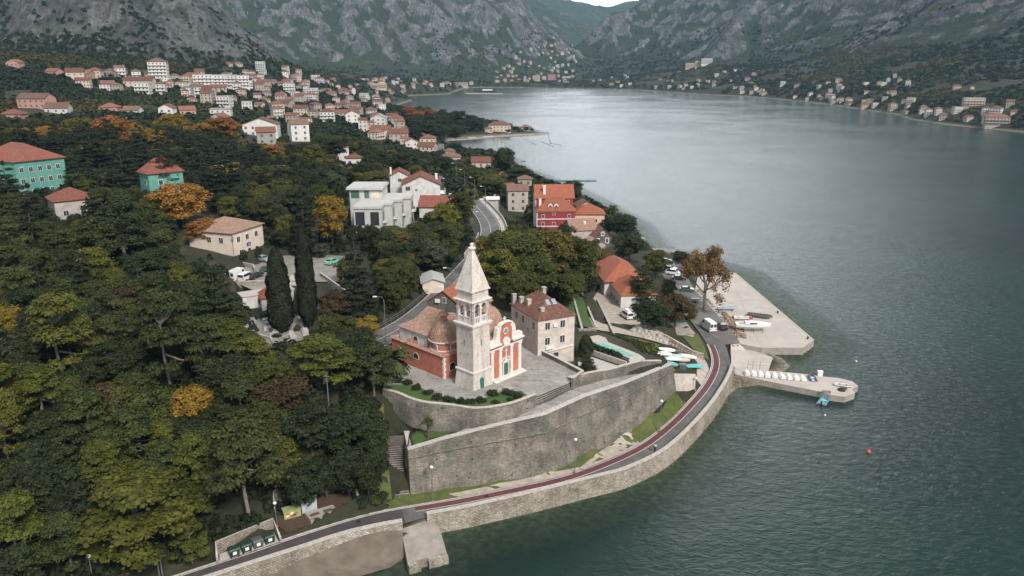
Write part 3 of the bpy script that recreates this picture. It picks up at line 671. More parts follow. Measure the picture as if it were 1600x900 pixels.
def ribbon(name, a, b, mats, za, zb=None, parent=None, kind='structure'):
    """a surface between two lines of equally many points"""
    zb = za if zb is None else zb; n = len(a)
    za = za if hasattr(za, '__len__') else [za] * n; zb = zb if hasattr(zb, '__len__') else [zb] * n
    mb = MB()
    for i in range(n - 1):
        mb.face([(*a[i][:2], za[i]), (*b[i][:2], zb[i]), (*b[i + 1][:2], zb[i + 1]), (*a[i + 1][:2], za[i + 1])])
    o = mb.build(name, mats, parent)
    if kind: o['kind'] = kind
    return o
def wall_run(mb, line, th, zb, zt, side=1, batter=0.0, cap=0.0, mi=0, mc=1, ends=True, copw=.06):
    """wall along a line; thickness goes to the left (side=1) or right (-1); batter pushes the foot of the line side outwards"""
    L = np.array([p[:2] for p in line], float); n = len(L)
    zb = list(zb) if hasattr(zb, '__len__') else [zb] * n; zt = list(zt) if hasattr(zt, '__len__') else [zt] * n
    I = offset(L, side * th); Ft = offset(L, -side * batter)
    o = (lambda q: q) if side > 0 else (lambda q: q[::-1])
    for i in range(n - 1):
        j = i + 1
        mb.face(o([(*Ft[i], zb[i]), (*Ft[j], zb[j]), (*L[j], zt[j]), (*L[i], zt[i])]), mi)
        mb.face(o([(*I[j], zb[j]), (*I[i], zb[i]), (*I[i], zt[i]), (*I[j], zt[j])]), mi)
        if not cap: mb.face(o([(*L[i], zt[i]), (*L[j], zt[j]), (*I[j], zt[j]), (*I[i], zt[i])]), mc)
    if ends:
        for i, fl in ((0, 1), (n - 1, -1)):
            q = [(*I[i], zb[i]), (*Ft[i], zb[i]), (*L[i], zt[i]), (*I[i], zt[i])]
            mb.face(o(q if fl > 0 else q[::-1]), mi)
    return L, I, zt
def coping(line, th, zt, side, h=.12, over=.07):
    L = np.array([p[:2] for p in line], float); n = len(L); zt = list(zt) if hasattr(zt, '__len__') else [zt] * n
    A, B = offset(L, -side * over), offset(L, side * (th + over)); mb = MB(); o = (lambda q: q) if side > 0 else (lambda q: q[::-1])
    for i in range(n - 1):
        j = i + 1; a0, a1, b0, b1 = A[i], A[j], B[i], B[j]; z0, z1 = zt[i] + .003, zt[j] + .003
        mb.face(o([(*a0, z0), (*a1, z1), (*a1, z1 + h), (*a0, z0 + h)])); mb.face(o([(*b1, z1), (*b0, z0), (*b0, z0 + h), (*b1, z1 + h)]))
        mb.face(o([(*a0, z0 + h), (*a1, z1 + h), (*b1, z1 + h), (*b0, z0 + h)]))
    for i, f_ in ((0, 1), (n - 1, -1)):
        q = [(*B[i], zt[i]), (*A[i], zt[i]), (*A[i], zt[i] + h), (*B[i], zt[i] + h)]; mb.face(o(q if f_ > 0 else q[::-1]))
    return mb
def stairs(mb, bl, br, tl, tr, n, mi=0, depth=1.2, mt=None):
    """solid steps from the bottom edge (bl-br) up to the top edge (tl-tr)"""
    bl, br, tl, tr = (np.array(p, float) for p in (bl, br, tl, tr))
    for i in range(n):
        a, b = bl + (tl - bl) * i / n, br + (tr - br) * i / n; c_, d = bl + (tl - bl) * (i + 1) / n, br + (tr - br) * (i + 1) / n
        za, zc = (a[2] + b[2]) / 2, (c_[2] + d[2]) / 2
        mb.prism([a[:2], b[:2], d[:2], c_[:2]], za - depth, zc, mi, mt)
# ------------------------------------------------------------------ coast road
N = 240
ri, ro = resample(inw, N), resample(outw, N)
# the two edges do not run equally long: pair points across the road
def cross_pair(a, b):
    out = []
    for p in a:
        d = np.hypot(b[:, 0] - p[0], b[:, 1] - p[1]); out.append(d.argmin())
    return out
ci = cross_pair(ro, resample(inw, 900)); _in9 = resample(inw, 900); rin = _in9[np.maximum.accumulate(ci)]
kk = np.arange(N)
ribbon('coast_road', ro, rin, M['asphalt'], RZ)
sheet('road_bed', road_poly, M['asphalt'], RZ - .012)
lane = [i for i in range(N) if Q(rin[i][0], rin[i][1], RZ)[0] > 640]
t_in = rin[lane]; dirv = (ro[lane] - t_in); dirv /= np.linalg.norm(dirv, axis=1)[:, None]
ribbon('red_lane', t_in + dirv * 1.45, t_in + dirv * .3, M['lane_red'], RZ + .006)
ribbon('lane_line', t_in + dirv * 1.62, t_in + dirv * 1.5, M['line'], RZ + .01)
dall = ro - rin; dall /= np.linalg.norm(dall, axis=1)[:, None]
ribbon('edge_line', rin + dall * .28, rin + dall * .14, M['line'], RZ + .012)
dk = [i for i in range(N) if Q(ro[i][0], ro[i][1], RZ)[0] < 640]
ribbon('dark_resurfacing', ro[dk] - dall[dk] * .06, rin[dk] + dall[dk] * .32, M['asphalt_purple'], RZ + .006)
kb = MB(); wall_run(kb, rin[::1], .22, RZ - .3, RZ + .13, 1, 0, 0, 0, 0); tag(kb.build('kerb', M['coping']), kind='structure')
sheet('parking_lot', lotw, M['lot'], 2.35 + .055)
# ------------------------------------------------------------------ sea walls
def seawall(px, label, fz):
    line = smooth(W2(px, RZ)); t = empty('sea_wall', (0, 0, 0), 0, label, 'sea wall', 'sea walls along the coast road')
    inner = line; outer = offset(line, -.62); mb = MB()
    wall_run(mb, outer, .62, fz, RZ + .78, 1, .55, 0, 0, 0); mb.build('wall', M['seawall'], t)
    coping(outer, .62, RZ + .78, 1, .14, .05).build('coping', M['coping'], t)
seawall([(60, 1000), (200, 948), (300, 915), (351, 899), (417, 877), (472, 860), (527, 841), (582, 827), (628, 819)], 'low pale stone sea wall beside the sandy beach, left of the square jetty', .2)
seawall([(666, 808), (720, 798), (790, 783), (862, 766), (933, 748), (975, 738), (1028, 713), (1055, 692), (1086, 661), (1114, 628), (1136, 592), (1142, 573)], 'long curving pale stone sea wall below the bastion, right of the square jetty', -.9)
# jetty
jm = MB(); jp = W2([(627, 829), (686, 822), (698, 863), (637, 880)], 1.35)
jm.prism(jp, -1.2, 1.35, 0, 1, batter=0); jo = empty('stone_jetty', (*jp[0], 0), 0, 'square stone jetty with a landing notch between the two sea walls', 'jetty')
jo.location = (0, 0, 0); jm.build('platform', [M['seawall'], M['pier_concrete']], jo)
jb = MB(); a, b = np.array(jp[3]), np.array(jp[2]); m_ = a + (b - a) * .3; m2 = a + (b - a) * .5
for q0, q1 in ((a, m_), (m2, b)):
    d = (b - a) / np.linalg.norm(b - a); n_ = np.array((d[1], -d[0])); jb.prism([q0, q1, q1 + n_ * .7, q0 + n_ * .7], -1.2, 1.2, 0)
jb.build('end_block', M['seawall'], jo)
# ramp from the road to the jetty
sheet('jetty_approach', W2([(629, 820), (665, 809), (686, 822), (627, 829)], 1.9), M['pier_concrete'], 1.9, edge=1.5)
# quay, pier, beach
q_ = MB(); q_.prism(quayw, -2.5, 1.7, 0, 1, batter=.0)
qo = empty('quay', (0, 0, 0), 0, 'broad triangular pale concrete quay with boats standing on it', 'quay'); q_.build('slab', [M['pier_concrete'], M['concrete']], qo)
qe = MB(); ql = W2([(1190, 543.5), (1254, 543.5), (1272, 531), (1150, 427), (1136, 424)], 1.7)
cl = coping(ql, .5, 1.7, 1, .06, .0); cl.build('edge_course', M['coping'], qo)
jn = MB()
for (a, b) in (((1104, 450), (1170, 450.5)), ((1178, 488), (1215, 489)), ((1100, 455), (1096, 440)), ((1168, 447), (1213, 488)), ((1215, 489), (1255, 527)), ((1120, 470), (1212, 470)), ((1150, 505), (1235, 508)), ((1150, 452), (1188, 540))):
    pa, pb = np.array(P(*a, 1.7)[:2]), np.array(P(*b, 1.7)[:2]); d = (pb - pa) / np.linalg.norm(pb - pa); n_ = np.array((-d[1], d[0])) * .05
    jn.face([(*(pa - n_), 1.706), (*(pb - n_), 1.706), (*(pb + n_), 1.706), (*(pa + n_), 1.706)])
jn.build('joint', M['pier_concrete'], qo)
PIER = [(1146, 578), (1149, 575), (1200, 579), (1256, 584), (1284, 588), (1313, 591), (1331, 595.5), (1341, 603), (1331, 608), (1336, 614), (1320, 620), (1298, 617), (1278, 611), (1211, 598), (1149, 585)]
pm = MB(); pm.prism(W2(PIER, 1.3), -3, 1.3, 0, 1); po = empty('boat_pier', (0, 0, 0), 0, 'narrow concrete pier with a row of white dinghies along it', 'pier'); pm.build('deck', [M['pier_concrete'], M['concrete']], po)
sheet('slipway', W2([(1141, 545), (1165, 542), (1192, 549), (1208, 556), (1200, 578), (1150, 575), (1142, 572)], 1.0), M['concrete'], lambda x, y: np.maximum(Tz(x, y), .25), 1.5, lift=.25, edge=.5)
sheet('beach', W2([(492, 878), (527, 860), (580, 845), (624, 831), (636, 866), (610, 884), (560, 898), (500, 912), (430, 925), (400, 900)], .4), M['sand'], lambda x, y: np.maximum(Tz(x, y), -1), .8, lift=.22)
# ------------------------------------------------------------------ bastion
bo = empty('bastion_wall', (0, 0, 0), 0, 'great sloping stone bastion wall with a cordon moulding, between coast road and church', 'wall')
foot = np.array([p[:2] for p in B_FOOT]); n = len(foot); cor = offset(foot, .85); top = offset(foot, 1.0); tin = offset(foot, 2.1)
fz = [p[2] - .5 for p in B_FOOT]; mb = MB(); mp_ = MB()
for i in range(n - 1):
    j = i + 1
    mb.face([(*foot[i], fz[i]), (*foot[j], fz[j]), (*cor[j], B_CORZ[j]), (*cor[i], B_CORZ[i])])
    mp_.face([(*cor[i], B_CORZ[i]), (*cor[j], B_CORZ[j]), (*top[j], B_TOPZ[j]), (*top[i], B_TOPZ[i])])
    mp_.face([(*tin[j], B_TOPZ[j] - 1.5), (*tin[i], B_TOPZ[i] - 1.5), (*tin[i], B_TOPZ[i]), (*tin[j], B_TOPZ[j])])
# left flank and right end
lf = P(631, 675, 9.7); LFB = (lf[0] - .9, lf[1], 4.0)
rt = P(1036, 574, 10.8)
for (A, B, CA, CB, TA, TB) in ((np.array(LFB[:2]), foot[0], np.array(lf[:2]) - (.15, 0), cor[0], np.array(lf[:2]), top[0]),):
    mb.face([(*A, 4.0), (*B, fz[0]), (*CB, B_CORZ[0]), (*CA, 8.7)]); mp_.face([(*CA, 8.7), (*CB, B_CORZ[0]), (*TB, B_TOPZ[0]), (*TA, 9.9)])
    mp_.face([(*(TB + (.9, 1.0)), B_TOPZ[0] - 1), (*(TA + (.9, 0)), 8.9), (*(TA + (.9, 0)), 9.9), (*(TB + (.9, 1.0)), B_TOPZ[0])])
mb.face([(*foot[-1], fz[-1]), (rt[0] + .8, rt[1] + 2, 6.5), (rt[0], rt[1] + 1.5, 10.2), (*cor[-1], B_CORZ[-1])]); mp_.face([(*cor[-1], B_CORZ[-1]), (rt[0], rt[1] + 1.5, 10.2), (rt[0] - .2, rt[1] + 1.2, 11.3), (*top[-1], B_TOPZ[-1])])
mb.build('scarp', M['limestone'], bo); mp_.build('parapet', M['limestone'], bo)
cm = MB(); cm.tube([(LFB[0] + .75, LFB[1], 8.7)] + [(*c_, z) for c_, z in zip(offset(foot, .75), B_CORZ)] + [(rt[0] + .1, rt[1] + 1.5, 10.2)], .17, 8); cm.build('cordon', M['limestone'], bo)
cp = MB()
tl_, ti_ = np.vstack([[np.array(lf[:2])], top]), np.vstack([[np.array(lf[:2]) + (.95, 0)], tin]); tz_ = [9.9] + B_TOPZ
for i in range(len(tl_) - 1):
    cp.face([(*tl_[i], tz_[i] + .004), (*tl_[i + 1], tz_[i + 1] + .004), (*ti_[i + 1], tz_[i + 1] + .004), (*ti_[i], tz_[i] + .004)])
cp.build('coping', M['coping'], bo)
# low wall running from the bastion's end to the road verge
lw = empty('low_wall', (0, 0, 0), 0, 'low plain pale wall running off the right end of the bastion', 'wall'); l2 = W2([(1052, 600), (1087, 590)], 5.5); m0 = MB(); wall_run(m0, l2, .35, [3, 3], [7.6, 6.2], 1, 0); m0.build('wall', [M['old_plaster'], M['coping']], lw)
# path behind the parapet
low = np.array(LOWER)[:, :3]; path_out = np.array([(lf[0] + .9, lf[1], 9.1)] + [(x, y, z - .95) for (x, y), z in zip(tin.tolist(), B_TOPZ)])
pa, pb = resample(low[1:], 60), resample(path_out, 60)
pm_ = MB()
pz = idw(*(np.array([p[:2] for p in np.vstack([pa, pb])]).T), [p[:2] for p in np.vstack([low, path_out])], [p[2] for p in np.vstack([low, path_out])]) 
for i in range(59):
    pm_.face([(*pb[i][:2], pz[60 + i]), (*pb[i + 1][:2], pz[61 + i]), (*pa[i + 1][:2], pz[i + 1]), (*pa[i][:2], pz[i])], 0)
tag(pm_.build('terrace_path', M['paving']), kind='structure')
lawn = W2([(639, 679), (644, 698), (713, 682.5)], 9.4)
_pp = np.vstack([low, path_out]); sheet('terrace_lawn', lawn, M['lawn'], lambda x, y: idw(x, y, [p[:2] for p in _pp], [p[2] for p in _pp]), .6, lift=.16, edge=.5)
sheet('wood_floor_grass', W2([(556, 795), (600, 784), (614, 783), (606, 745), (603, 700), (570, 730), (550, 765)], 3.5), M['grass'], lambda x, y: Tz(x, y), .8, lift=.06)
# upper retaining wall, its rim and the steps
uo = empty('retaining_wall', (0, 0, 0), 0, 'curved rough stone retaining wall below the church garden, stained and overgrown', 'wall')
rim = np.array(RIM); rl = smooth(rim, 1); fzl = [min(p) for p in zip(idw(rl[:, 0], rl[:, 1], [p[:2] for p in LOWER], [p[2] for p in LOWER]) - .8, [13.2] * len(rl))]
mb = MB(); wall_run(mb, rl, .5, fzl, PLAT + .25, 1, .7); mb.build('wall', M['limestone'], uo); coping(rl, .5, PLAT + .25, 1, .1, .06).build('coping', M['coping'], uo)
ivy = None
so = empty('church_steps', (0, 0, 0), 0, 'wide flight of four stone steps up to the church square', 'steps'); mb = MB()
stairs(mb, P(838, 634, 12.1), P(892, 608, 12.3), (*STAIR_T[0], PLAT - .02), (*STAIR_T[1], PLAT - .02), 4, 1, 1.2, 0); mb.build('tread', [M['coping'], M['dark_stone']], so)  # risers darker than treads: step shade put into the colour, along with dirt
# garden wall along the path (behind it the pool garden)
go = empty('garden_wall', (0, 0, 0), 0, 'stone garden wall between the bastion path and the pool garden', 'wall'); g1 = W2([(889, 604), (921, 596)], 12.3) + W2([(953, 590)], 12.1) + W2([(1000, 577)], 11.4) + W2([(1033, 575)], 10.8)
mb = MB(); wall_run(mb, g1, .5, 9.5, [13.9, 13.9, 13.6, 13.0, 12.2], 1, .2); mb.build('wall', M['limestone'], go); coping(g1, .5, [13.9, 13.9, 13.6, 13.0, 12.2], 1, .1).build('coping', M['coping'], go)
fo = empty('square_wall', (0, 0, 0), 0, 'low stone wall with a coping between the church square and the stone house', 'wall'); f1 = W2([(892, 597), (908, 586), (868, 565), (842, 553), (826, 543), (813, 530)], PLAT)
mb = MB(); wall_run(mb, f1, .45, PLAT - 2.2, PLAT + .75, -1, 0); mb.build('wall', M['limestone'], fo); coping(f1, .45, PLAT + .75, -1, .1).build('coping', M['coping'], fo)
gp = MB(); px_, py_ = P(835, 548, PLAT)[:2]; gp.box(px_ - .4, px_ + .4, py_ - .4, py_ + .4, PLAT - .3, PLAT + 1.5); gp.box(px_ - .5, px_ + .5, py_ - .5, py_ + .5, PLAT + 1.503, PLAT + 1.7); gp.build('pier', M['white_stone'], fo)
# church square and its garden
sheet('church_square', PLAT_POLY, M['paving'], PLAT - .02)
GARD = W2([(600, 607), (612, 602), (650, 603), (668, 612), (700, 624), (735, 627), (760, 622), (790, 612), (815, 612), (822, 618), (800, 629), (780, 633), (760, 636), (736, 637), (715, 634), (690, 631), (665, 629), (641, 622), (620, 613)], PLAT)
sheet('church_garden', GARD, M['lawn'], lambda x, y: PLAT + .1 + .12 * fbm(x / 1.5, y / 1.5, 2), 1.0, edge=.3)
# stair down beside the bastion
st = empty('stone_stairs', (0, 0, 0), 0, 'long worn stone stairway climbing beside the left end of the bastion', 'steps'); mb = MB()
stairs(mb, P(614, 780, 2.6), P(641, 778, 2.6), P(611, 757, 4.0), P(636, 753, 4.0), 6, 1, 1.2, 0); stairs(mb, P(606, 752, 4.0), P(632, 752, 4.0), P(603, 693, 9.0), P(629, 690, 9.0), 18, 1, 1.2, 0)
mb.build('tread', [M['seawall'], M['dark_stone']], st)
mb = MB(); wall_run(mb, [P(603, 757, 3.9)[:2], P(600, 693, 9)[:2]], .5, [2.5, 6.5], [4.4, 9.3], 1); mb.build('side_wall', M['dark_stone'], st)
mb = MB(); wall_run(mb, W2([(601, 690), (631, 688)], 9.5), .5, 7, 10.1, 1); mb.build('landing_wall', M['dark_stone'], st)
# verge grass and gravel between bastion and road
vp = [p[:2] for p in VERGE]
vz = lambda x, y: idw(x, y, vp, [p[2] for p in VERGE])
sheet('verge_grass', vp, M['grass'], vz, 1.1, lift=.08)
sheet('verge_gravel', W2([(720, 777), (790, 763), (862, 748), (905, 735), (905, 730), (850, 742), (780, 757), (700, 773)], 2.6), M['gravel'], vz, .9, lift=.1)
sheet('verge_gravel', W2([(912, 733), (961, 713), (1000, 693), (990, 683), (962, 690), (930, 712), (905, 731)], 2.7), M['gravel'], vz, .9, lift=.1)
sheet('verge_gravel', W2([(617, 797), (679, 785), (700, 780), (690, 776), (650, 783), (620, 788)], 2.6), M['gravel'], lambda x, y: Tz(x, y), .9, lift=.15)
sheet('path', W2([(1090, 545), (1108, 575), (1097, 600), (1088, 596), (1089, 575), (1080, 566)], 2.8), M['gravel'], lambda x, y: Tz(x, y), .9, lift=.15)
sheet('slope_grass', W2([(948, 530), (985, 528), (1030, 532), (1036, 545), (1078, 566), (1050, 572), (1036, 560), (1006, 552), (975, 541)], 8.5), M['grass'], lambda x, y: Tz(x, y), 1.2, lift=.2)
sheet('slope_grass', W2([(1062, 530), (1090, 520), (1104, 545), (1108, 560), (1090, 552)], 3.2), M['grass'], lambda x, y: Tz(x, y), 1.0, lift=.15)
sheet('stone_court', W2(COURT, 5.2), M['gravel'], lambda x, y: Tz(x, y), 1.5, lift=.3)
sheet('lane', W2([(905, 528), (950, 527), (985, 528), (1038, 531), (1030, 526), (990, 520), (960, 515), (940, 512), (920, 505), (905, 520)], 8), M['gravel'], lambda x, y: Tz(x, y), 1.2, lift=.25)
for k_, pp in enumerate(([(868, 462), (892, 460), (898, 486), (905, 516), (888, 517)], [(894, 462), (908, 461), (928, 512), (908, 516), (900, 486)])):
    sheet('lawn_terrace', W2(pp, 10), M['lawn'], lambda x, y: Tz(x, y), 2, lift=.3)
# main road
mL, mR = offset(mainw, 3.3), offset(mainw, -3.3); z_ = mainw[:, 2]
ribbon('main_road', mL, mR, M['asphalt'], z_ - .05)
wl_i = [i for i in range(len(mainw)) if mainw[i][0] > -34]; mwl = mainw[wl_i]; z_ = mwl[:, 2]; dc = offset(mwl, .07), offset(mwl, -.07); ribbon('centre_line', dc[0], dc[1], M['line'], z_ - .038)
for s_ in (1, -1): ribbon('edge_line', offset(mwl, s_ * 3.05 + .07), offset(mwl, s_ * 3.05 - .07), M['line'], z_ - .038)
mm_i = [i for i in range(len(mainw)) if mainw[i][1] > 200]
sw = mainw[mm_i]; 
kb = MB(); wall_run(kb, offset(sw, -3.4), 1.7, sw[:, 2] - .6, sw[:, 2] + .1, -1); tag(kb.build('pavement', M['concrete']), kind='structure')
pw = empty('road_parapet', (0, 0, 0), 0, 'long pale low wall along the seaward side of the main road', 'wall'); kb = MB(); wall_run(kb, offset(sw, -5.15), .3, sw[:, 2] - 4, sw[:, 2] + 1.0, -1); kb.build('wall', M['coping'], pw)
pw = empty('roadside_wall', (0, 0, 0), 0, 'pale low wall on the inland side where the main road passes behind the trees', 'wall'); kb = MB(); s2_ = np.array([mainw[i] for i in range(len(mainw)) if 200 < mainw[i][1] < 232]); wall_run(kb, offset(s2_, 3.5), .3, s2_[:, 2] - 3, s2_[:, 2] + .9, 1); kb.build('wall', M['coping'], pw)
# guard rail by the church
gi = [i for i in range(len(mainw)) if -34 < mainw[i][0] < -12 and mainw[i][1] < 172]; gl = offset(mainw[gi], 3.6); go_ = empty('guard_rail', (0, 0, 0), 0, 'grey post and rail barrier along the main road behind the church', 'railing')
mb = MB()
for i in range(0, len(gl)):
    mb = MB(); mb.tube([(*gl[i], mainw[gi[i]][2] - .2), (*gl[i], mainw[gi[i]][2] + 1)], .05, 5); mb.build('post', M['metal_grey'], go_)
mb = MB()
for hh in (.5, 1.0): mb.tube([(*g_, mainw[gi[i]][2] + hh) for i, g_ in enumerate(gl)], .05, 5)
mb.build('rail', M['metal_grey'], go_)
sheet('car_park', W2(PARK, 18.6), M['worn_lot'], 18.6 - .02)
sheet('cemetery_ground', W2(GRAVE, 16.2), M['worn_lot'], 16.2 - .1)

# ------------------------------------------------------------------ church and bell tower
CHO = (-11.7, 120.7); CHR = R_(-43)
def arch_pts(u0, u1, z0, zs, n=8):
    c_ = (u0 + u1) / 2; r = (u1 - u0) / 2
    return [(u0, z0), (u1, z0)] + [(c_ + r * math.cos(math.pi * k / n), zs + r * math.sin(math.pi * k / n)) for k in range(n + 1)]
def onface(face, pts, out):
    """(u, z) points on a wall: face = (x0, y0, dx, dy) with outward normal (dy, -dx)"""
    x0, y0, dx, dy = face
    return [(x0 + dx * u + dy * out, y0 + dy * u - dx * out, z) for u, z in pts]
def plate(mb, face, pts, out, th, mi=0):
    a = onface(face, pts, out); b = onface(face, pts, out - th)
    if area([(p[0], p[1]) for p in pts]) < 0: a, b = a[::-1], b[::-1]
    mb.face(a, mi); n = len(a)
    for i in range(n): mb.face([a[i], b[i], b[(i + 1) % n], a[(i + 1) % n]], mi)
    return mb
def window(parent, face, u, z, w, h, frame=None, arched=False, name='window', shutters=None, fw=.12, pane=None):
    mb = MB(); mats = [frame or M['white_stone'], pane or M['glass'], shutters or M['dark_green']]
    if arched:
        plate(mb, face, arch_pts(u - w / 2 - fw, u + w / 2 + fw, z - fw, z + h - w / 2), .05, .15, 0); plate(mb, face, arch_pts(u - w / 2, u + w / 2, z, z + h - w / 2), .07, .1, 1)
    else:
        q = lambda a, b, c_, d: [(a, c_), (b, c_), (b, d), (a, d)]
        if fw: plate(mb, face, q(u - w / 2 - fw, u + w / 2 + fw, z - fw, z + h + fw), .05, .15, 0)
        plate(mb, face, q(u - w / 2, u + w / 2, z, z + h), .07, .1, 1)
        plate(mb, face, q(u - .03, u + .03, z, z + h), .085, .05, 0)
        if shutters:
            for s in (-1, 1): plate(mb, face, q(u + s * w * .78 - w * .22, u + s * w * .78 + w * .22, z, z + h), .09, .06, 2)
    return mb.build(name, mats, parent)
ch = empty('church', (CHO[0], CHO[1], PLAT - .1), CHR, 'salmon red baroque church with two tiled domes and a white columned front', 'church')
def hip(mb, x0, x1, y0, y1, z, hgt, ov=.35, mi=0, th=.14, rin=None):
    x0 -= ov; x1 += ov; y0 -= ov; y1 += ov; w, d = x1 - x0, y1 - y0
    if w >= d: r = rin if rin is not None else d / 2; a, b = (x0 + r, (y0 + y1) / 2), (x1 - r, (y0 + y1) / 2)
    else: r = rin if rin is not None else w / 2; a, b = ((x0 + x1) / 2, y0 + r), ((x0 + x1) / 2, y1 - r)
    A, B = (*a, z + hgt), (*b, z + hgt); c_ = [(x0, y0, z), (x1, y0, z), (x1, y1, z), (x0, y1, z)]
    if w >= d: fs = [[c_[0], c_[1], B, A], [c_[1], c_[2], B], [c_[2], c_[3], A, B], [c_[3], c_[0], A]]
    else: fs = [[c_[0], c_[1], A], [c_[1], c_[2], B, A], [c_[2], c_[3], B], [c_[3], c_[0], A, B]]
    for f in fs: mb.face(f, mi)
    for i in range(4):
        p, q_ = c_[i], c_[(i + 1) % 4]; mb.face([(p[0], p[1], z - th), (q_[0], q_[1], z - th), q_, p], mi)
    mb.face([(p[0], p[1], z - th) for p in c_][::-1], mi)
def gable(mb, x0, x1, y0, y1, z, hgt, ov=.3, mi=0, mw=None, th=.16, axis='x'):
    """ridge along axis; gable triangles filled with mw"""
    def T(a, b, c_): return (a, b, c_) if axis == 'x' else (b, a, c_)
    if axis == 'y': x0, x1, y0, y1 = y0, y1, x0, x1
    ym = (y0 + y1) / 2; k = hgt / ((y1 - y0) / 2); fl = axis == 'y'
    def add(f, m): mb.face(f[::-1] if fl else f, m)
    if mw is not None:
        for x, s in ((x0, 1), (x1, -1)):
            f = [T(x, y1, z), T(x, y0, z), T(x, ym, z + hgt)]; add(f if s > 0 else f[::-1], mw)
    X0, X1 = x0 - ov, x1 + ov; Y0, Y1 = y0 - ov, y1 + ov; ze = z - k * ov
    for dz, s in ((th, 1), (0.003, -1)):
        f = [T(X0, Y0, ze + dz), T(X1, Y0, ze + dz), T(X1, ym, z + hgt + dz), T(X0, ym, z + hgt + dz)]; add(f if s > 0 else f[::-1], mi)
        f = [T(X1, Y1, ze + dz), T(X0, Y1, ze + dz), T(X0, ym, z + hgt + dz), T(X1, ym, z + hgt + dz)]; add(f if s > 0 else f[::-1], mi)
    for X, s in ((X0, 1), (X1, -1)):
        for Ya, Yb, za, zb in ((Y0, ym, ze, z + hgt), (ym, Y1, z + hgt, ze)):
            f = [T(X, Ya, za + .003), T(X, Ya, za + th), T(X, Yb, zb + th), T(X, Yb, zb + .003)]; add(f if s > 0 else f[::-1], mi)
    for Y, s in ((Y0, 1), (Y1, -1)):
        f = [T(X0, Y, ze + .003), T(X1, Y, ze + .003), T(X1, Y, ze + th), T(X0, Y, ze + th)]; add(f if s > 0 else f[::-1], mi)
b_ = MB()
b_.box(-14.3, 0, 0, 4.4, -.6, 3.4); b_.box(-14.3, 0, 12.2, 16.6, -.6, 3.4)              # side aisles
for y0, y1 in ((0, .5), (16.1, 16.6)): b_.box(-14.3, 0, y0, y1, 3.4, 4.15)
for x0 in (-14.3, -.5):
    for y0, y1 in ((.5, 4.4), (12.2, 16.1)): b_.box(x0, x0 + .5, y0, y1, 3.4, 4.15)
for x0 in (-10.6, -8.9): b_.box(x0, x0 + .25, .5, 1.5, 3.4, 4.6)
for yc in (2.9, 13.9): b_.box(-5.6, -.45, yc - 2.45, yc + 2.45, 3.41, 4.4); b_.lathe(-3, yc, [(2.5, 4.4), (2.5, 6.1)], 24)
b_.box(0, 6.4, 4.5, 12.1, -.6, 6.2); b_.box(6.4, 6.7, 4.3, 12.5, -.6, 6.5)
pm2 = [(6.85, 6.5), (9.95, 6.5), (9.95, 9.3)] + [(8.4 + 1.55 * math.cos(t), 9.3 + .55 * math.sin(t)) for t in np.linspace(.2, math.pi - .2, 7)] + [(6.85, 9.3)]
FF = (6.4, 0, 0, 1)           # facade plane: u runs along y, normal +x
plate(b_, FF, pm2, .3, .5, 0); b_.build('wall', M['church_red'], ch)
w_ = MB(); w_.box(-13.6, -.6, 4.4, 12.2, 3.4, 6.25); w_.box(-13.6, -5.9, 1.4, 4.4, 3.4, 6.2); w_.build('nave_wall', M['white_plaster'], ch)
r_ = MB(); hip(r_, -13.6, -.6, 1.4, 9.2, 6.3, 2.2); gable(r_, -13.4, 6.4, 4.4, 12.2, 6.3, 2.0, .2, 0, None)
for y0, y1 in ((-.25, .7), (15.9, 16.85)):
    for a, b in (((-14.55, y0), (.25, y1)),):
        r_.face([(a[0], y0, 4.16), (b[0], y0, 4.16), (b[0], (y0 + y1) / 2, 4.5), (a[0], (y0 + y1) / 2, 4.5)]); r_.face([(b[0], y1, 4.16), (a[0], y1, 4.16), (a[0], (y0 + y1) / 2, 4.5), (b[0], (y0 + y1) / 2, 4.5)])
        for x in (a[0], b[0]): r_.face([(x, y0, 4.16), (x, y1, 4.16), (x, (y0 + y1) / 2, 4.5)])
for x0, x1 in ((-14.55, -13.6), (-.7, .25)):
    xm = (x0 + x1) / 2
    for ya, yb in ((.1, 4.6), (12.1, 16.4)):
        r_.face([(x1, ya, 4.17), (x1, yb, 4.17), (xm, yb, 4.51), (xm, ya, 4.51)]); r_.face([(x0, yb, 4.17), (x0, ya, 4.17), (xm, ya, 4.51), (xm, yb, 4.51)])
r_.box(-13.8, -5.7, .5, 1.4, 3.41, 3.55); r_.build('roof', M['tile_old'], ch)
dprof = [(2.75, 6.22), (2.7, 6.5), (2.58, 7.1), (2.32, 7.8), (1.9, 8.5), (1.35, 9.05), (.75, 9.4), (.5, 9.5)]
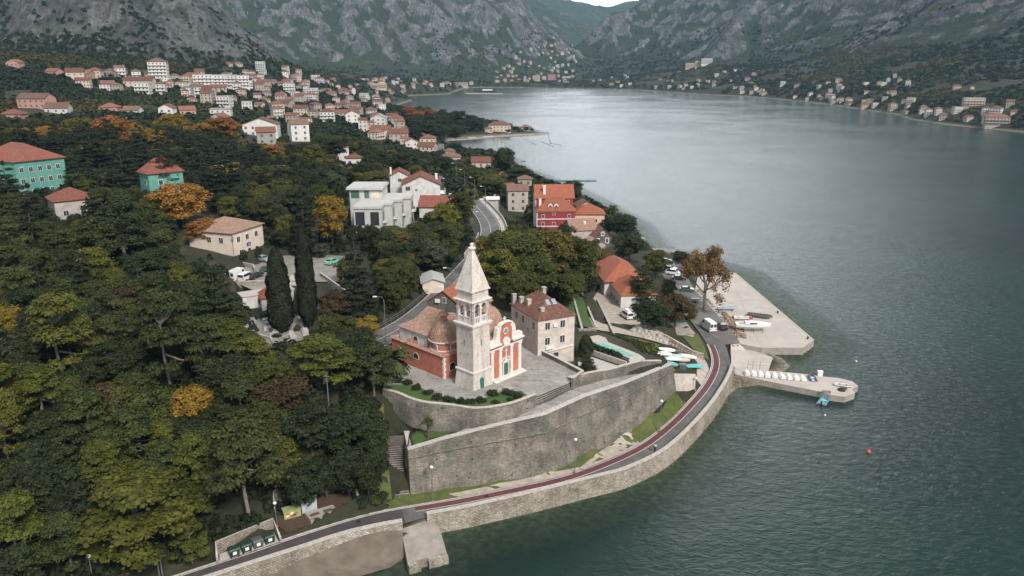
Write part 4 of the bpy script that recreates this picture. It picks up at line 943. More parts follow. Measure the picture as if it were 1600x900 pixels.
for yc in (2.9, 13.9):
    d = MB(); d.lathe(-3, yc, dprof, 28); do_ = d.build('dome', M['tile_old'], ch, smooth=True)
    l_ = MB(); l_.lathe(-3, yc, [(.55, 9.4), (.55, 10.45)], 8); l_.build('lantern', M['church_red'], do_)
    l_ = MB(); l_.lathe(-3, yc, [(.72, 9.42), (.72, 9.55), (.56, 9.56)], 8); l_.lathe(-3, yc, [(.95, 10.4), (.95, 10.55), (.1, 11.6), (.09, 11.75), (.16, 11.85), (.0, 12.0)], 8); l_.build('lantern_cap', M['tile_old'], do_)
    l_ = MB(); l_.lathe(-3, yc, [(2.52, 5.85), (2.85, 6.0), (2.85, 6.2), (2.5, 6.21)], 28); l_.lathe(-3, yc, [(2.5, 4.41), (2.62, 4.42), (2.62, 4.6), (2.5, 4.62)], 28); l_.build('cornice', M['white_stone'], do_)
    window(ch, (-3 + 0, yc - 2.55, 1, 0), 0.6, 4.9, .55, .75, fw=.12); window(ch, (-3 + 2.5, yc - .6, 0, 1), 0.2, 4.9, .55, .75)
qn = MB()
for k in range(9):
    a = .42 if k % 2 else .26; b = .26 if k % 2 else .42
    qn.box(-a, .04, -.04, b, -.5 + k * .5, -.5 + k * .5 + .48)
qn.build('quoin', M['white_stone'], ch)
S0 = (-14.3, 0, 1, 0)
window(ch, S0, 2.3, 2.1, .5, .75); window(ch, S0, 6.9, 1.9, 1.3, 1.0, arched=True); window(ch, (0, 0, 0, 1), 1.9, 1.3, 1.3, 1.3, arched=True); window(ch, (-13.6, 1.4, 1, 0), 4.6, 4.2, 1.0, 1.1, arched=True)
t_ = MB()
for u, w in ((4.95, .62), (6.95, .62), (9.75, .62), (11.85, .7)):
    q = lambda a, b, c_, d: [(a, c_), (b, c_), (b, d), (a, d)]
    plate(t_, FF, q(u - w / 2, u + w / 2, .5, 5.2), .48, .3); plate(t_, FF, q(u - w / 2 - .12, u + w / 2 + .12, -.4, .5), .55, .3); plate(t_, FF, q(u - w / 2 - .1, u + w / 2 + .1, 5.2, 5.55), .56, .3)
t_.build('pilaster', M['white_stone'], ch)
t_ = MB(); plate(t_, FF, q(4.3, 12.5, 5.56, 5.85), .52, .3); plate(t_, FF, q(4.1, 7.0, 6.25, 6.55), .8, .6); plate(t_, FF, q(9.8, 12.7, 6.25, 6.55), .8, .6); t_.build('entablature', M['white_stone'], ch)
FZ = plain('dark_red_frieze', (.17, .04, .035))
for a, b in ((4.3, 7.3), (9.5, 12.5)): t_ = MB(); plate(t_, FF, q(a, b, 5.87, 6.22), .5, .3); t_.build('frieze', FZ, ch)
for s in (-1, 1):
    t_ = MB()
    sc_ = [(8.4 + s * 1.5, 6.56), (8.4 + s * 4.1, 6.56), (8.4 + s * 4.2, 6.9), (8.4 + s * 4.0, 7.35), (8.4 + s * 3.6, 7.5), (8.4 + s * 3.1, 7.3), (8.4 + s * 2.7, 7.35), (8.4 + s * 2.45, 7.8), (8.4 + s * 2.35, 8.6), (8.4 + s * 2.1, 9.3), (8.4 + s * 1.55, 9.6), (8.4 + s * 1.25, 9.5), (8.4 + s * 1.2, 9.1), (8.4 + s * 1.5, 8.4)]
    plate(t_, FF, sc_, .42, .7); t_.build('scroll', M['white_stone'], ch)
t_ = MB(); pc = [(8.4 + 1.75 * math.cos(t), 9.55 + .62 * math.sin(t)) for t in np.linspace(.0, math.pi, 9)] + [(8.4 + 1.45 * math.cos(t), 9.45 + .45 * math.sin(t)) for t in np.linspace(math.pi, 0, 9)]; plate(t_, FF, pc, .5, .7); t_.box(6.3, 6.5, 8.3, 8.5, 10.1, 10.9); t_.box(6.3, 6.5, 8.05, 8.75, 10.5, 10.62); t_.build('gable_coping', M['white_stone'], ch)
def disc(mb, face, u, z, r, out, th, mi=0, n=20): plate(mb, face, [(u + r * math.cos(2 * math.pi * k / n), z + r * math.sin(2 * math.pi * k / n)) for k in range(n)], out, th, mi)
t_ = MB(); disc(t_, FF, 8.4, 8.4, .62, .34, .1, 0); disc(t_, FF, 8.4, 8.4, .45, .37, .1, 1); t_.build('round_window', [M['white_stone'], plain('grey_glass', (.22, .27, .25), None, 2, .3)], ch)
t_ = MB(); disc(t_, FF, 8.4, 6.45, .85, .6, .3, 0); disc(t_, FF, 8.4, 6.45, .62, .63, .1, 1)
for k in range(12):
    a = k * math.pi / 6; plate(t_, FF, [(8.4 + .5 * math.cos(a) - .03, 6.45 + .5 * math.sin(a) - .05), (8.4 + .5 * math.cos(a) + .03, 6.45 + .5 * math.sin(a) - .05), (8.4 + .5 * math.cos(a) + .03, 6.45 + .5 * math.sin(a) + .05), (8.4 + .5 * math.cos(a) - .03, 6.45 + .5 * math.sin(a) + .05)], .64, .03, 2)
plate(t_, FF, [(8.37, 6.45), (8.43, 6.45), (8.43, 6.9), (8.37, 6.9)], .65, .03, 2); plate(t_, FF, [(8.4, 6.42), (8.7, 6.42), (8.7, 6.48), (8.4, 6.48)], .65, .03, 2); t_.build('clock', [M['white_stone'], M['lamp_white'], M['black']], ch)
t_ = MB(); plate(t_, FF, q(7.65, 9.15, -.3, 2.75), .36, .2, 0); plate(t_, FF, [(7.5, 2.75), (9.3, 2.75), (9.3, 2.95), (7.5, 2.95)], .5, .3, 0); plate(t_, FF, q(7.85, 8.95, -.2, 2.5), .39, .1, 1); plate(t_, FF, q(8.38, 8.42, -.2, 2.5), .4, .05, 2)
t_.build('door', [M['white_stone'], M['green_paint'], M['dark_green']], ch)
t_ = MB(); 
for s in (-1, 1): plate(t_, FF, [(8.4 + s * .35, 3.5), (8.4 + s * 1.05, 2.98), (8.4 + s * 1.05, 3.2), (8.4 + s * .45, 3.75)], .42, .2)
plate(t_, FF, [(8.1, 2.97), (8.7, 2.97), (8.55, 3.6), (8.45, 4.2), (8.35, 4.2), (8.25, 3.6)], .45, .2); plate(t_, FF, q(8.33, 8.47, 4.2, 5.3), .42, .1); plate(t_, FF, q(8.02, 8.78, 4.72, 4.84), .425, .1)
for u in (7.55, 9.25): plate(t_, FF, q(u - .07, u + .07, 2.97, 3.6), .42, .1)
t_.build('relief_cross', M['white_stone'], ch)
t_ = MB(); t_.box(6.7, 8.0, 4.6, 12.4, -.6, .18); t_.box(6.7, 7.6, 4.6, 12.4, .183, .32); t_.build('doorstep', M['white_stone'], ch)

bt = empty('bell_tower', (CHO[0], CHO[1], PLAT - .1), CHR, 'tall pale stone bell tower with a pyramid spire at the corner of the red church', 'bell tower')
TX, TY = 5.15, 2.1
def ring(mb, h, z0, z1, mi=0): mb.box(TX - h, TX + h, TY - h, TY + h, z0, z1, mi, bottom=True)
t_ = MB(); t_.prism([(TX - 2.35, TY - 2.35), (TX + 2.35, TY - 2.35), (TX + 2.35, TY + 2.35), (TX - 2.35, TY + 2.35)], -.8, 3.0, 0, batter=.32); t_.build('base', M['ashlar'], bt)
t_ = MB(); ring(t_, 2.2, 3.003, 3.25); t_.build('cornice', M['white_stone'], bt)
t_ = MB(); ring(t_, 2.22, 11.1, 11.3); ring(t_, 2.34, 11.303, 11.5); ring(t_, 2.1, 10.95, 11.097); t_.build('cornice', M['white_stone'], bt)
t_ = MB(); ring(t_, 1.95, 3.253, 10.947); t_.build('shaft', M['ashlar'], bt)
t_ = MB()
def tface(k, h=1.95):
    a = k * math.pi / 2; c_, s_ = round(math.cos(a)), round(math.sin(a)); x, y = rot(-h, -h, a); return (TX + x, TY + y, c_, s_)
H2 = 1.9
pier_ = [(0, .55), (H2 - .17, H2 + .17), (2 * H2 - .55, 2 * H2)]
for k in range(4):
    f = tface(k, H2)
    for a, b in pier_: plate(t_, f, [(a, 11.5), (b, 11.5), (b, 14.3), (a, 14.3)], 0, .42)
    for a, b in pier_: plate(t_, f, [(a - .05, 13.95), (b + .05, 13.95), (b + .05, 14.15), (a - .05, 14.15)], .06, .5)
    for (a, b) in ((.55, H2 - .17), (H2 + .17, 2 * H2 - .55)):
        c_, r = (a + b) / 2, (b - a) / 2; us = [c_ + r * math.cos(math.pi * (1 - i / 8)) for i in range(9)]; zs = [14.3 + r * math.sin(math.pi * i / 8) for i in range(9)]
        for i in range(8):
            A = onface(f, [(us[i], zs[i]), (us[i + 1], zs[i + 1]), (us[i + 1], 15.1), (us[i], 15.1)], 0); B = onface(f, [(us[i], zs[i]), (us[i + 1], zs[i + 1]), (us[i + 1], 15.1), (us[i], 15.1)], -.42)
            t_.face(A); t_.face(B[::-1]); t_.face([B[0], B[1], A[1], A[0]])
        plate(t_, f, [(a, 11.5), (b, 11.5), (b, 11.62), (a, 11.62)], 0, .3); plate(t_, f, [(a, 12.55), (b, 12.55), (b, 12.7), (a, 12.7)], .02, .3)
        for j in range(3): um = a + (b - a) * (j + .5) / 3; plate(t_, f, [(um - .07, 11.62), (um + .07, 11.62), (um + .07, 12.55), (um - .07, 12.55)], -.05, .15)
    for a, b in pier_: plate(t_, f, [(a, 14.3), (b, 14.3), (b, 15.1), (a, 15.1)], 0, .42)
t_.build('belfry', M['white_stone'], bt)
t_ = MB(); ring(t_, 1.9, 15.1, 15.2); ring(t_, 2.15, 15.203, 15.35); ring(t_, 2.3, 15.353, 15.5); t_.build('cornice', M['white_stone'], bt)
t_ = MB(); ring(t_, 1.82, 15.503, 17.0); t_.build('attic', M['ashlar'], bt)
t_ = MB(); ring(t_, 2.1, 17.003, 17.2); t_.prism([(TX - 2.0, TY - 2.0), (TX + 2.0, TY - 2.0), (TX + 2.0, TY + 2.0), (TX - 2.0, TY + 2.0)], 17.203, 23.6, 0, batter=1.75); t_.build('spire', M['ashlar'], bt)
t_ = MB(); t_.lathe(TX, TY, [(.3, 23.6), (.62, 23.75), (.62, 23.95), (.2, 24.0), (.16, 24.2), (.3, 24.35), (.3, 24.55), (.0, 24.75)], 10); t_.build('finial', M['white_stone'], bt)
t_ = MB(); t_.lathe(TX, TY, [(.62, 12.9), (.55, 13.1), (.38, 13.5), (.3, 13.9), (.0, 14.05)], 12); t_.tube([(TX - 1.5, TY, 14.2), (TX + 1.5, TY, 14.2)], .08); t_.build('bell', M['rust'], bt)
for k, us in ((0, (1.95,)), (1, (1.95,))): 
    for u in us: window(bt, tface(k), u, 7.6, .2, 1.1, fw=0)
for k, ul in ((0, ((.7, 9.2), (2.3, 9.3), (3.2, 9.4), (.7, 5.6), (2.4, 5.9))), (1, ((.8, 9.4), (2.0, 9.5), (3.1, 9.6), (1.0, 5.9), (2.6, 6.2)))):
    for u, z in ul: mb = MB(); plate(mb, tface(k), [(u, z), (u + .07, z), (u + .25, z + .5), (u + .16, z + .5)], .01, .05); mb.build('putlog_mark', M['dark_stone'], bt)
f = tface(1, 2.2); t_ = MB(); plate(t_, f, arch_pts(1.55, 2.35, -.1, 1.55), .12, .3, 0); t_.build('door', [M['green_paint']], bt)
# ------------------------------------------------------------------ houses close enough to show their openings
def q4(a, b, c_, d): return [(a, c_), (b, c_), (b, d), (a, d)]
def faces(w, d): return {'f': (0, 0, 1, 0), 'r': (w, 0, 0, 1), 'b': (w, d, -1, 0), 'l': (0, d, 0, -1)}
def chimney(parent, x, y, z0, z1, m=None, s=.4):
    mb = MB(); mb.box(x - s, x + s, y - s, y + s, z0, z1); mb.box(x - s - .08, x + s + .08, y - s - .08, y + s + .08, z1 + .002, z1 + .15); mb.build('chimney', m or M['grey_plaster'], parent)
def house(name, label, cat, origin, zb, a, w, d, h, roof, rh, wm, rm, wins=(), ov=.4, fw=.1, shut=None, group=None, axis='x', frame=None, low=2.5):
    """near corner at origin (world x, y); x axis along angle a; h = wall height above zb"""
    t = empty(name, (origin[0], origin[1], zb), R_(a), label, cat, group)
    mb = MB(); mb.box(0, w, 0, d, -low, h)
    if roof == 'gable':
        g = MB(); gable(g, 0, w, 0, d, h, rh, ov, 0, None, axis=axis); ro_ = g.build('roof', rm, t)
        T = (lambda p: p) if axis == 'x' else (lambda p: p)
        if axis == 'x':
            mb.face([(w, 0, h), (w, d, h), (w, d / 2, h + rh)]); mb.face([(0, d, h), (0, 0, h), (0, d / 2, h + rh)])
        else:
            mb.face([(0, 0, h), (w, 0, h), (w / 2, 0, h + rh)]); mb.face([(w, d, h), (0, d, h), (w / 2, d, h + rh)])
    elif roof == 'hip':
        g = MB(); hip(g, 0, w, 0, d, h + .14, rh, ov); ro_ = g.build('roof', rm, t)
    else:
        g = MB(); g.box(-ov, w + ov, -ov, d + ov, h + .003, h + rh, bottom=True); ro_ = g.build('roof', rm, t)
    mb.build('wall', wm, t)
    F_ = faces(w, d)
    for wi in wins:
        f, u, z, ww, hh = wi[:5]; window(t, F_[f], u, z, ww, hh, fw=fw if len(wi) < 6 else wi[5], shutters=shut, frame=frame)
    return t, ro_
def px_house(name, label, cat, corner, ze, a, w, d, h, *r, **k):
    o = P(corner[0], corner[1], ze); return house(name, label, cat, o[:2], ze - h, a, w, d, h, *r, **k)
# stone house on the right of the church
t, ro_ = px_house('stone_house', 'pale two storey stone house with mottled brown hip roof right of the church', 'house', (840.7, 501.4), 20.5, 26, 7.8, 11.2, 9.2, 'hip', 3.3, M['old_plaster'], M['tile_mix'],
         [('f', 2.0, 2.6 + 1.6, .95, 1.35), ('f', 5.2, 2.6 + 1.6, .95, 1.35), ('f', 2.0, 7.2, .95, 1.35), ('f', 5.2, 7.2, .95, 1.35), ('l', 9.6, 7.0, .8, 1.4), ('l', 5.2, 7.0, .8, 1.4), ('l', 2.4, 7.0, .8, 1.4), ('l', 7.3, 5.8, .5, .9)], ov=.3, shut=None)
mb = MB(); plate(mb, (0, 0, 1, 0), q4(3.4, 4.4, .3, 2.3), .04, .1); mb.build('door', M['dark_green'], t)
mb = MB(); plate(mb, (0, 0, 1, 0), [(2.2, 2.75), (7.6, 3.2), (7.6, 3.35), (2.2, 2.9)], .25, .25); mb.build('ledge', M['white_stone'], t)
for (x, y, z0, z1) in ((1.6, 1.4, 9.6, 11.0), (1.2, 6.0, 9.8, 11.4), (.9, 8.6, 9.6, 11.2), (.3, 10.6, 9.2, 11.3), (6.0, 9.0, 10.5, 12.4)): chimney(ro_, x, y, z0, z1, M['grey_plaster'], .35)
def roof_window(parent, x0, x1, d, h, rh, w, mat):
    k = rh / (min(w, d) / 2 + .3); mb = MB()
    for y0, y1 in ((2.0, 3.0),): mb.face([(x0, y0, h + .2 + (y0 + .3) * k), (x1, y0, h + .2 + (y0 + .3) * k), (x1, y1, h + .2 + (y1 + .3) * k), (x0, y1, h + .2 + (y1 + .3) * k)])
    mb.build('skylight', mat, parent)
SKY = plain('skylight_glass', (.3, .38, .42), None, 3, .15)
for x0 in (3.0, 4.3): roof_window(ro_, x0, x0 + .8, 11.2, 9.2, 3.3, 7.8, SKY)
for u, z in ((3.6, 7.6), (2.0, 3.3), (2.8, 3.3)): mb = MB(); mb.box(u - .4, u + .4, -.35, -.02, z, z + .6, bottom=True); mb.build('air_conditioner', M['white_paint'], t)
# small house hidden behind the church
t, ro_ = px_house('stone_house', 'brown rubble house with a bright red gable roof behind the church dome', 'house', (667, 471), 19.3, -20, 7.4, 12, 5.2, 'gable', 2.6, M['dark_stone'], M['tile_orange'], [('f', 3.9, 5.3, .7, 1.1), ('f', 5.8, 2.2, .8, 1.1)], axis='y', ov=.3)
mb = MB(); mb.box(2.0, 3.0, -.4, -.02, 5.3, 6.0, bottom=True); mb.build('air_conditioner', M['white_paint'], t)
mb = MB(); mb.box(1.2, 2.0, 3, 3.7, 6.9, 7.6); mb.build('roof_hatch', M['white_paint'], ro_)
# cream building by the car park
t, ro_ = px_house('office_building', 'cream two storey office building with brown hip roof and a small blue sign', 'office', (361, 365), 26.5, 72, 12.3, 12.6, 7, 'hip', 2.6, M['cream_plaster'], M['tile_old'],
         [('f', 2.4, 4.4, 1.1, 1.3), ('f', 5.8, 4.4, 1.1, 1.3), ('f', 9.4, 4.4, 1.1, 1.3), ('f', 3.0, 1.0, 1.2, 1.3), ('l', 9.5, 4.4, 1.1, 1.3), ('l', 6, 4.4, 1.1, 1.3)], ov=.5, frame=M['white_paint'])
mb = MB(); plate(mb, (0, 0, 1, 0), q4(5.4, 6.9, 2.6, 3.5), .08, .06, 0)
for k_ in range(3): plate(mb, (0, 0, 1, 0), q4(5.9 + .1 * k_, 6.6 - .05 * k_, 2.78 + .22 * k_, 2.86 + .22 * k_), .1, .03, 1)
mb.build('sign', [plain('sign_blue', (.02, .06, .3)), M['lamp_white']], t)
mb = MB(); plate(mb, (0, 0, 1, 0), q4(5.7, 6.8, -.3, 2.0), .05, .1); mb.build('door', M['glass'], t)
mb = MB(); mb.tube([(.05, -.1, -.5), (.05, -.1, 7)], .07); mb.build('drainpipe', M['metal_grey'], t)
mb = MB(); mb.lathe(0, 0, [(0, 0), (.35, .1), (.4, .16)], 12); o = mb.build('satellite_dish', M['metal_grey'], t); o.location = (-.3, -.4, 5.9); o.rotation_euler = (1.2, 0, 0)
# turquoise buildings
win = [('f', 3 + 3.2 * i, 6.6 - 3.1 * j, 1.1, 1.3) for i in range(6) for j in range(3)]
px_house('turquoise_block', 'large turquoise three storey block with a red hip roof at the left edge', 'building', (22, 254), 40, 60, 13.6, 20, 10.5, 'hip', 4.2, M['turquoise'], M['tile_red'],
         [('f', 1.5 + 2.5 * i, 7.6 - 3.1 * j, 1.0, 1.25) for i in range(5) for j in range(3)], ov=.5, frame=M['white_paint'], low=4)
px_house('turquoise_block', 'smaller turquoise block half hidden by dark conifers, right of the larger turquoise one', 'building', (231, 272.5), 38, 45, 9, 6.5, 8, 'hip', 3.6, M['turquoise'], M['tile_red'],
         [('f', 3, 5, 1, 1.2), ('l', 4, 5, 1, 1.2), ('l', 4, 1.8, 1, 1.2), ('f', 3, 1.8, 1, 1.2)], ov=.5, frame=M['white_paint'], low=5)
px_house('small_house', 'small grey pink house with a red roof just below the large turquoise block', 'house', (84, 316), 34, 40, 9, 9, 7, 'hip', 2.6, M['grey_plaster'], M['tile_red'], [('f', 2.2, 3.5, 1.1, 1.2), ('f', 6.0, 3.5, 1.1, 1.2)], ov=.4, frame=M['white_paint'], low=6)
# red waterfront building with dormers
o = PY(840, 331, 281); t, ro_ = house('red_building', 'crimson four storey seafront building with white bands, orange roofs and dormers', 'building', o[:2], 4, 3, 14.2, 16, o[2] - 4, 'flat', .1, M['deep_red'], M['tile_orange'], [], ov=0)
h = o[2] - 4; F0 = (0, 0, 1, 0)
g = MB(); hip(g, 0, 14.2, 0, 9, h + .25, 4.6, .6); r1 = g.build('roof', M['tile_orange'], t)
mb = MB(); mb.box(0, 14.2, 6.5, 16, h, h + 4.2); mb.build('rear_wall', M['deep_red'], t); g = MB(); gable(g, -.3, 14.5, 6.5, 16, h + 4.2, 4.3, .4, 0, None); r2 = g.build('roof', M['tile_orange'], t)
mb = MB(); mb.box(-.35, -.02, 0, 16, -2, h - .1); mb.box(-.35, -.02, 6.5, 16, h - .097, h + 4.2); mb.face([(-.35, 16, h + 4.2), (-.35, 6.5, h + 4.2), (-.35, 11.25, h + 8.3)]); mb.build('side_wall', M['white_plaster'], t)
for z in (.35, 3.0, 5.8, 8.3):
    if z < h: mb = MB(); plate(mb, F0, q4(-.35, 14.2, h - z, h - z + .35), .06, .1); mb.build('band', M['white_paint'], t)
for u, z in ((2.1, h - 2.4), (12.0, h - 2.4), (6.2, h - 5.4), (2.1, h - 5.4), (12, h - 5.4), (6.2, h - 1.2)): window(t, F0, u, max(.4, z), 1.0, 1.3 if z < h - 2 else .7, M['white_paint'])
window(t, (0, 6.5, 1, 0), 12.4, h + 1.8, .9, 1.3, M['white_paint'])
for x in (4.9, 7.2):
    mb = MB(); mb.box(x - .85, x + .85, .9, 3.5, h + .7, h + 2.5); gable(mb, x - .85, x + .85, .9, 4.0, h + 2.5, .7, .12, 1, 0, axis='y'); plate(mb, (x - .85, .9, 1, 0), q4(.4, 1.3, h + 1.1, h + 2.2), .05, .05, 2); mb.build('dormer', [M['white_paint'], M['tile_orange'], M['glass']], r1)
chimney(r1, 1.2, 3.2, h + .5, h + 4.2, M['white_paint'], .45); chimney(r2, 3.2, 8.0, h + 4, h + 8.5, M['white_paint'], .5)
# peach building
o = PY(898, 335, 284); t, ro_ = house('peach_building', 'peach coloured house with orange hip roof attached to the right of the crimson building', 'house', o[:2], 4, 0, 11.4, 10, o[2] - 4, 'hip', 3.0, M['peach'], M['tile_orange'], [('f', 8, 3.6, 1.3, 1.2), ('f', 3, 3.6, 1.3, 1.2)], ov=.5, frame=M['white_paint'])
t, ro_ = house('peach_house', 'old grey stone house with a sagging brown roof behind the peach building', 'house', PY(903, 322, 292)[:2], 4, 10, 7, 7, 8, 'gable', 2, M['grey_plaster'], M['tile_mix'], [('f', 3, 5, .8, 1)], ov=.3, axis='y'); t.name = 'stone_house'
# dark stone gable house and its wings
o = PY(927, 370, 245); t, ro_ = house('stone_house', 'dark stone gabled house with two white shuttered windows near the shore', 'house', o[:2], 3.5, 14, 6.6, 12, o[2] - 3.5, 'gable', 2.8, M['dark_stone'], M['tile_mix'], [('f', 1.6, o[2] - 5.8, .9, 1.5), ('f', 4.9, o[2] - 5.8, .9, 1.5), ('f', 3.3, o[2] - 3.2, .7, 1)], ov=.4, axis='y', frame=M['white_paint'], fw=.25)
o = PY(893, 360, 247); t, ro_ = house('stone_house', 'long low house with a patched reddish roof left of the dark gabled house', 'house', o[:2], 3.5, 12, 9, 9, o[2] - 3.5, 'gable', 2.8, M['grey_plaster'], M['tile_old'], [('f', 3, 1.5, 1, 1.2)], ov=.4)
mb = MB(); mb.lathe(5.2, 2.4, [(.5, o[2] - 3.5 + 1.2), (.5, o[2] - 3.5 + 2.3), (0, o[2] - 3.5 + 2.5)], 10); mb.build('water_tank', M['white_paint'], ro_)
o = PY(922, 385, 236); house('shed', 'small shed with a pale brown tiled roof below the dark gabled house', 'shed', o[:2], 3.5, 20, 6.5, 7, max(2.2, o[2] - 3.5), 'gable', 1.6, M['grey_plaster'], M['tile_old'], [('f', 3, .8, 1, 1)], ov=.3, axis='y')
# orange roofed long building
ox = P(970.7, 462, 8.5); t, ro_ = house('long_building', 'long pale building with bright orange tiled roof beside the stone court', 'building', ox[:2], 3.0, 6, 9.2, 13, 5.5, 'hip', 3.2, M['white_plaster'], M['tile_orange'], [('f', 7.8, 1.2, .8, 1.6), ('l', 3, 2, .9, 1.4), ('l', 6, 2, .9, 1.4), ('l', 9.5, 2, .9, 1.4)], ov=.4)
mb = MB(); mb.box(-1.9, 9.2, 11, 30, -2, 6.2); mb.build('wall', M['white_plaster'], t); g = MB(); hip(g, -1.9, 9.2, 10.5, 30, 6.4, 3.8, .4); r2 = g.build('roof', M['tile_orange'], t)
for u in (3, 6.5, 10, 13.5): window(t, (-1.9, 30, 0, -1), u, 2.2, .9, 1.5, fw=.15)
mb = MB(); mb.box(.8, 1.5, 27, 27.6, 7.8, 8.8); mb.build('chimney', M['white_paint'], r2)
# modern white building
WPL = plain('modern_render', (.52, .51, .49), (.42, .41, .4), .6, .8)
t = empty('modern_building', (0, 0, 17), 0, 'white flat roofed modern building with stepped terraces and scaffolding', 'building')
mb = MB()
for x1, y0, y1 in ((-36.3, 207, 212.5), (-34.2, 212.5, 218), (-32.3, 218, 223), (-30.3, 223, 230)): mb.box(-44, x1, y0, y1 - .003, -4, 10.2)
mb.build('wall', WPL, t)
mb = MB()
for x1, y0, y1 in ((-36.3, 207, 212.5), (-34.2, 212.5, 218), (-32.3, 218, 223), (-30.3, 223, 230)): mb.box(-44.2, x1 + .25, y0 - .3, y1 - .306, 10.203, 10.9, bottom=True)
mb.build('roof_slab', WPL, t)
mb = MB(); mb.box(-47.5, -38.0, 219.5, 229.5, -4, 13.6); mb.build('penthouse', WPL, t)
mb = MB(); mb.box(-48.3, -37.6, 218.6, 230, 13.603, 14.2, bottom=True); mb.box(-47.9, -38.0, 219.2, 229.6, 14.203, 14.35); mb.build('roof_slab', WPL, t)
GT = plain('green_tinted_glass', (.08, .16, .13), None, 2, .2)
for u, w in ((1.6, 2.4), (5.0, 1.4)): mb = MB(); plate(mb, (-47.5, 219.5, 1, 0), q4(u - w / 2, u + w / 2, 11.0, 13.2), .04, .1); mb.build('window', GT, t)
mb = MB(); plate(mb, (-47.5, 219.5, 1, 0), q4(6.3, 8.6, 11.0, 13.2), .04, .1); mb.build('window', M['cream_plaster'], t)
for u, w, z0, z1 in ((1.7, 2.6, 5.5, 9.3), (5.8, 2.4, 5.5, 9.3)): mb = MB(); plate(mb, (-44, 207, 1, 0), q4(u - w / 2, u + w / 2, z0, z1), .05, .1); mb.build('window', M['glass'], t)
for x, y in ((-36.3, 209), (-34.2, 214.3), (-32.3, 219.5), (-30.3, 225.5)):
    for z0 in (6.4, 2.6): mb = MB(); plate(mb, (x, y, 0, 1), q4(0, 2.6, z0, z0 + 2.6), .05, .1); mb.build('window', M['glass'], t)
    mb = MB(); mb.box(x, x + 1.0, y - .3, y + 2.9, 5.9, 6.1, bottom=True); mb.box(x + .9, x + 1.0, y - .3, y + 2.9, 6.1, 7.0); mb.build('balcony', M['white_paint'], t)
sc_ = empty('scaffolding', (-29.5, 217, 14), 0, 'rusty scaffolding poles standing beside the modern white building', 'scaffolding')
for i in range(3):
    for j in range(3): mb = MB(); mb.tube([(i * 1.6, j * 2.2, 0), (i * 1.6, j * 2.2, 9 - i)], .06, 5); mb.build('pole', M['rust'], sc_)
for k_ in range(3): mb = MB(); mb.tube([(0, 0, 2 + 2.5 * k_), (3.2, 0, 2 + 2.5 * k_)], .05, 4); mb.build('rail', M['rust'], sc_); mb = MB(); mb.box(0, 1.6, 0, 4.4, 1.7 + 2.5 * k_, 1.78 + 2.5 * k_, bottom=True); mb.build('plank', M['rust'], sc_)
# white gabled houses above the road
o = PY(628, 289, 262); zg = Tzs(o[0] + 6, o[1]); t, ro_ = house('villa', 'large white three storey villa with a wide red gable roof left of the main road', 'villa', o[:2], zg - 1, 6, 13.2, 13, o[2] - zg + 1, 'gable', 3.0, M['white_plaster'], M['tile_red'], [('f', 2, o[2] - zg - 1, 1.5, 1.4), ('f', 4.9, o[2] - zg - 1.2, .7, .7), ('r', 3, o[2] - zg - 2.2, 2, 1.8), ('r', 3, 1.6, 2, 1.8)], axis='y', ov=.5, frame=M['white_paint'])
hh = o[2] - zg + 1
for z in (hh - 3.5, hh - 6.5): mb = MB(); mb.box(13.2, 15.0, .5, 7, z, z + .25, bottom=True); mb.box(14.85, 15.0, .5, 7, z + .25, z + 1.1); mb.build('balcony', M['white_paint'], t)
chimney(ro_, 12, 8, hh, hh + 2.6, M['white_paint'])
o = PY(609, 275, 278); zg = Tzs(o[0] + 4, o[1]); t, ro_ = house('villa', 'smaller white gabled villa with brown red roof peeping out behind the large villa', 'villa', o[:2], zg - 1, 8, 7, 9, o[2] - zg + 1, 'gable', 1.9, M['white_plaster'], M['tile_red'], [('f', 3.6, o[2] - zg - 1.2, 1.2, 1.2)], axis='y', ov=.5, frame=M['white_paint'])
chimney(ro_, .4, 2, o[2] - zg, o[2] - zg + 3.8, M['white_paint'], .3)
o = PY(655, 322, 236); zg = Tzs(o[0] + 4, o[1]); t, ro_ = house('villa', 'low white house with a long red roof and white chimney below the large villa', 'villa', o[:2], zg - 1, -4, 11, 9, max(2.5, o[2] - zg + 1), 'gable', 2.6, M['white_plaster'], M['tile_red'], [('f', 3, 1.2, 1, 1.2)], ov=.5)
chimney(ro_, 9.4, 3.5, max(2.5, o[2] - zg + 1), max(2.5, o[2] - zg + 1) + 3.4, M['white_paint'], .35)
# cemetery chapel rooms and terrace wall
o = P(376, 462, 18.6); t, ro_ = house('annex', 'white flat roofed annex built under the car park terrace', 'building', P(379, 466, 18.4)[:2], 15.8, 33, 11, 4, 2.7, 'flat', .15, M['white_plaster'], M['concrete'], [('f', 4.0, .8, 1.8, 1.2), ('f', 8.6, .8, 1.1, 1.2)], ov=.15)
house('mortuary_chapel', 'tiny chapel with a steep red roof between the white annex and the tall cypress', 'chapel', P(408, 466, 18.6)[:2], 15.8, 25, 4, 4.5, 2.6, 'hip', 2, M['white_plaster'], M['tile_orange'], [], ov=.3)
house('gatehouse', 'narrow pale gatehouse standing between the two tall cypresses', 'building', P(452, 440, 19.6)[:2], 16.5, 8, 4.2, 4, 3.2, 'flat', .2, M['old_plaster'], M['concrete'], [('f', 1.8, 1.0, .7, 1.7)], ov=.2)
# low huts among the trees
house('hut', 'low hut of pale boards and sheet roofing among the trees behind the church', 'hut', P(660, 441, 17)[:2], 14.5, 10, 5, 7, 2.3, 'gable', .9, M['cream_plaster'], plain('grey_sheet_roof', (.42, .42, .42), None, 1), [], axis='y')
house('canopy', 'white canopy roof beside the main road opposite the crimson building', 'canopy', P(751, 312, 14)[:2], 11.5, 0, 7, 6, 2.5, 'flat', .25, M['grey_plaster'], M['white_paint'], [], ov=.5)
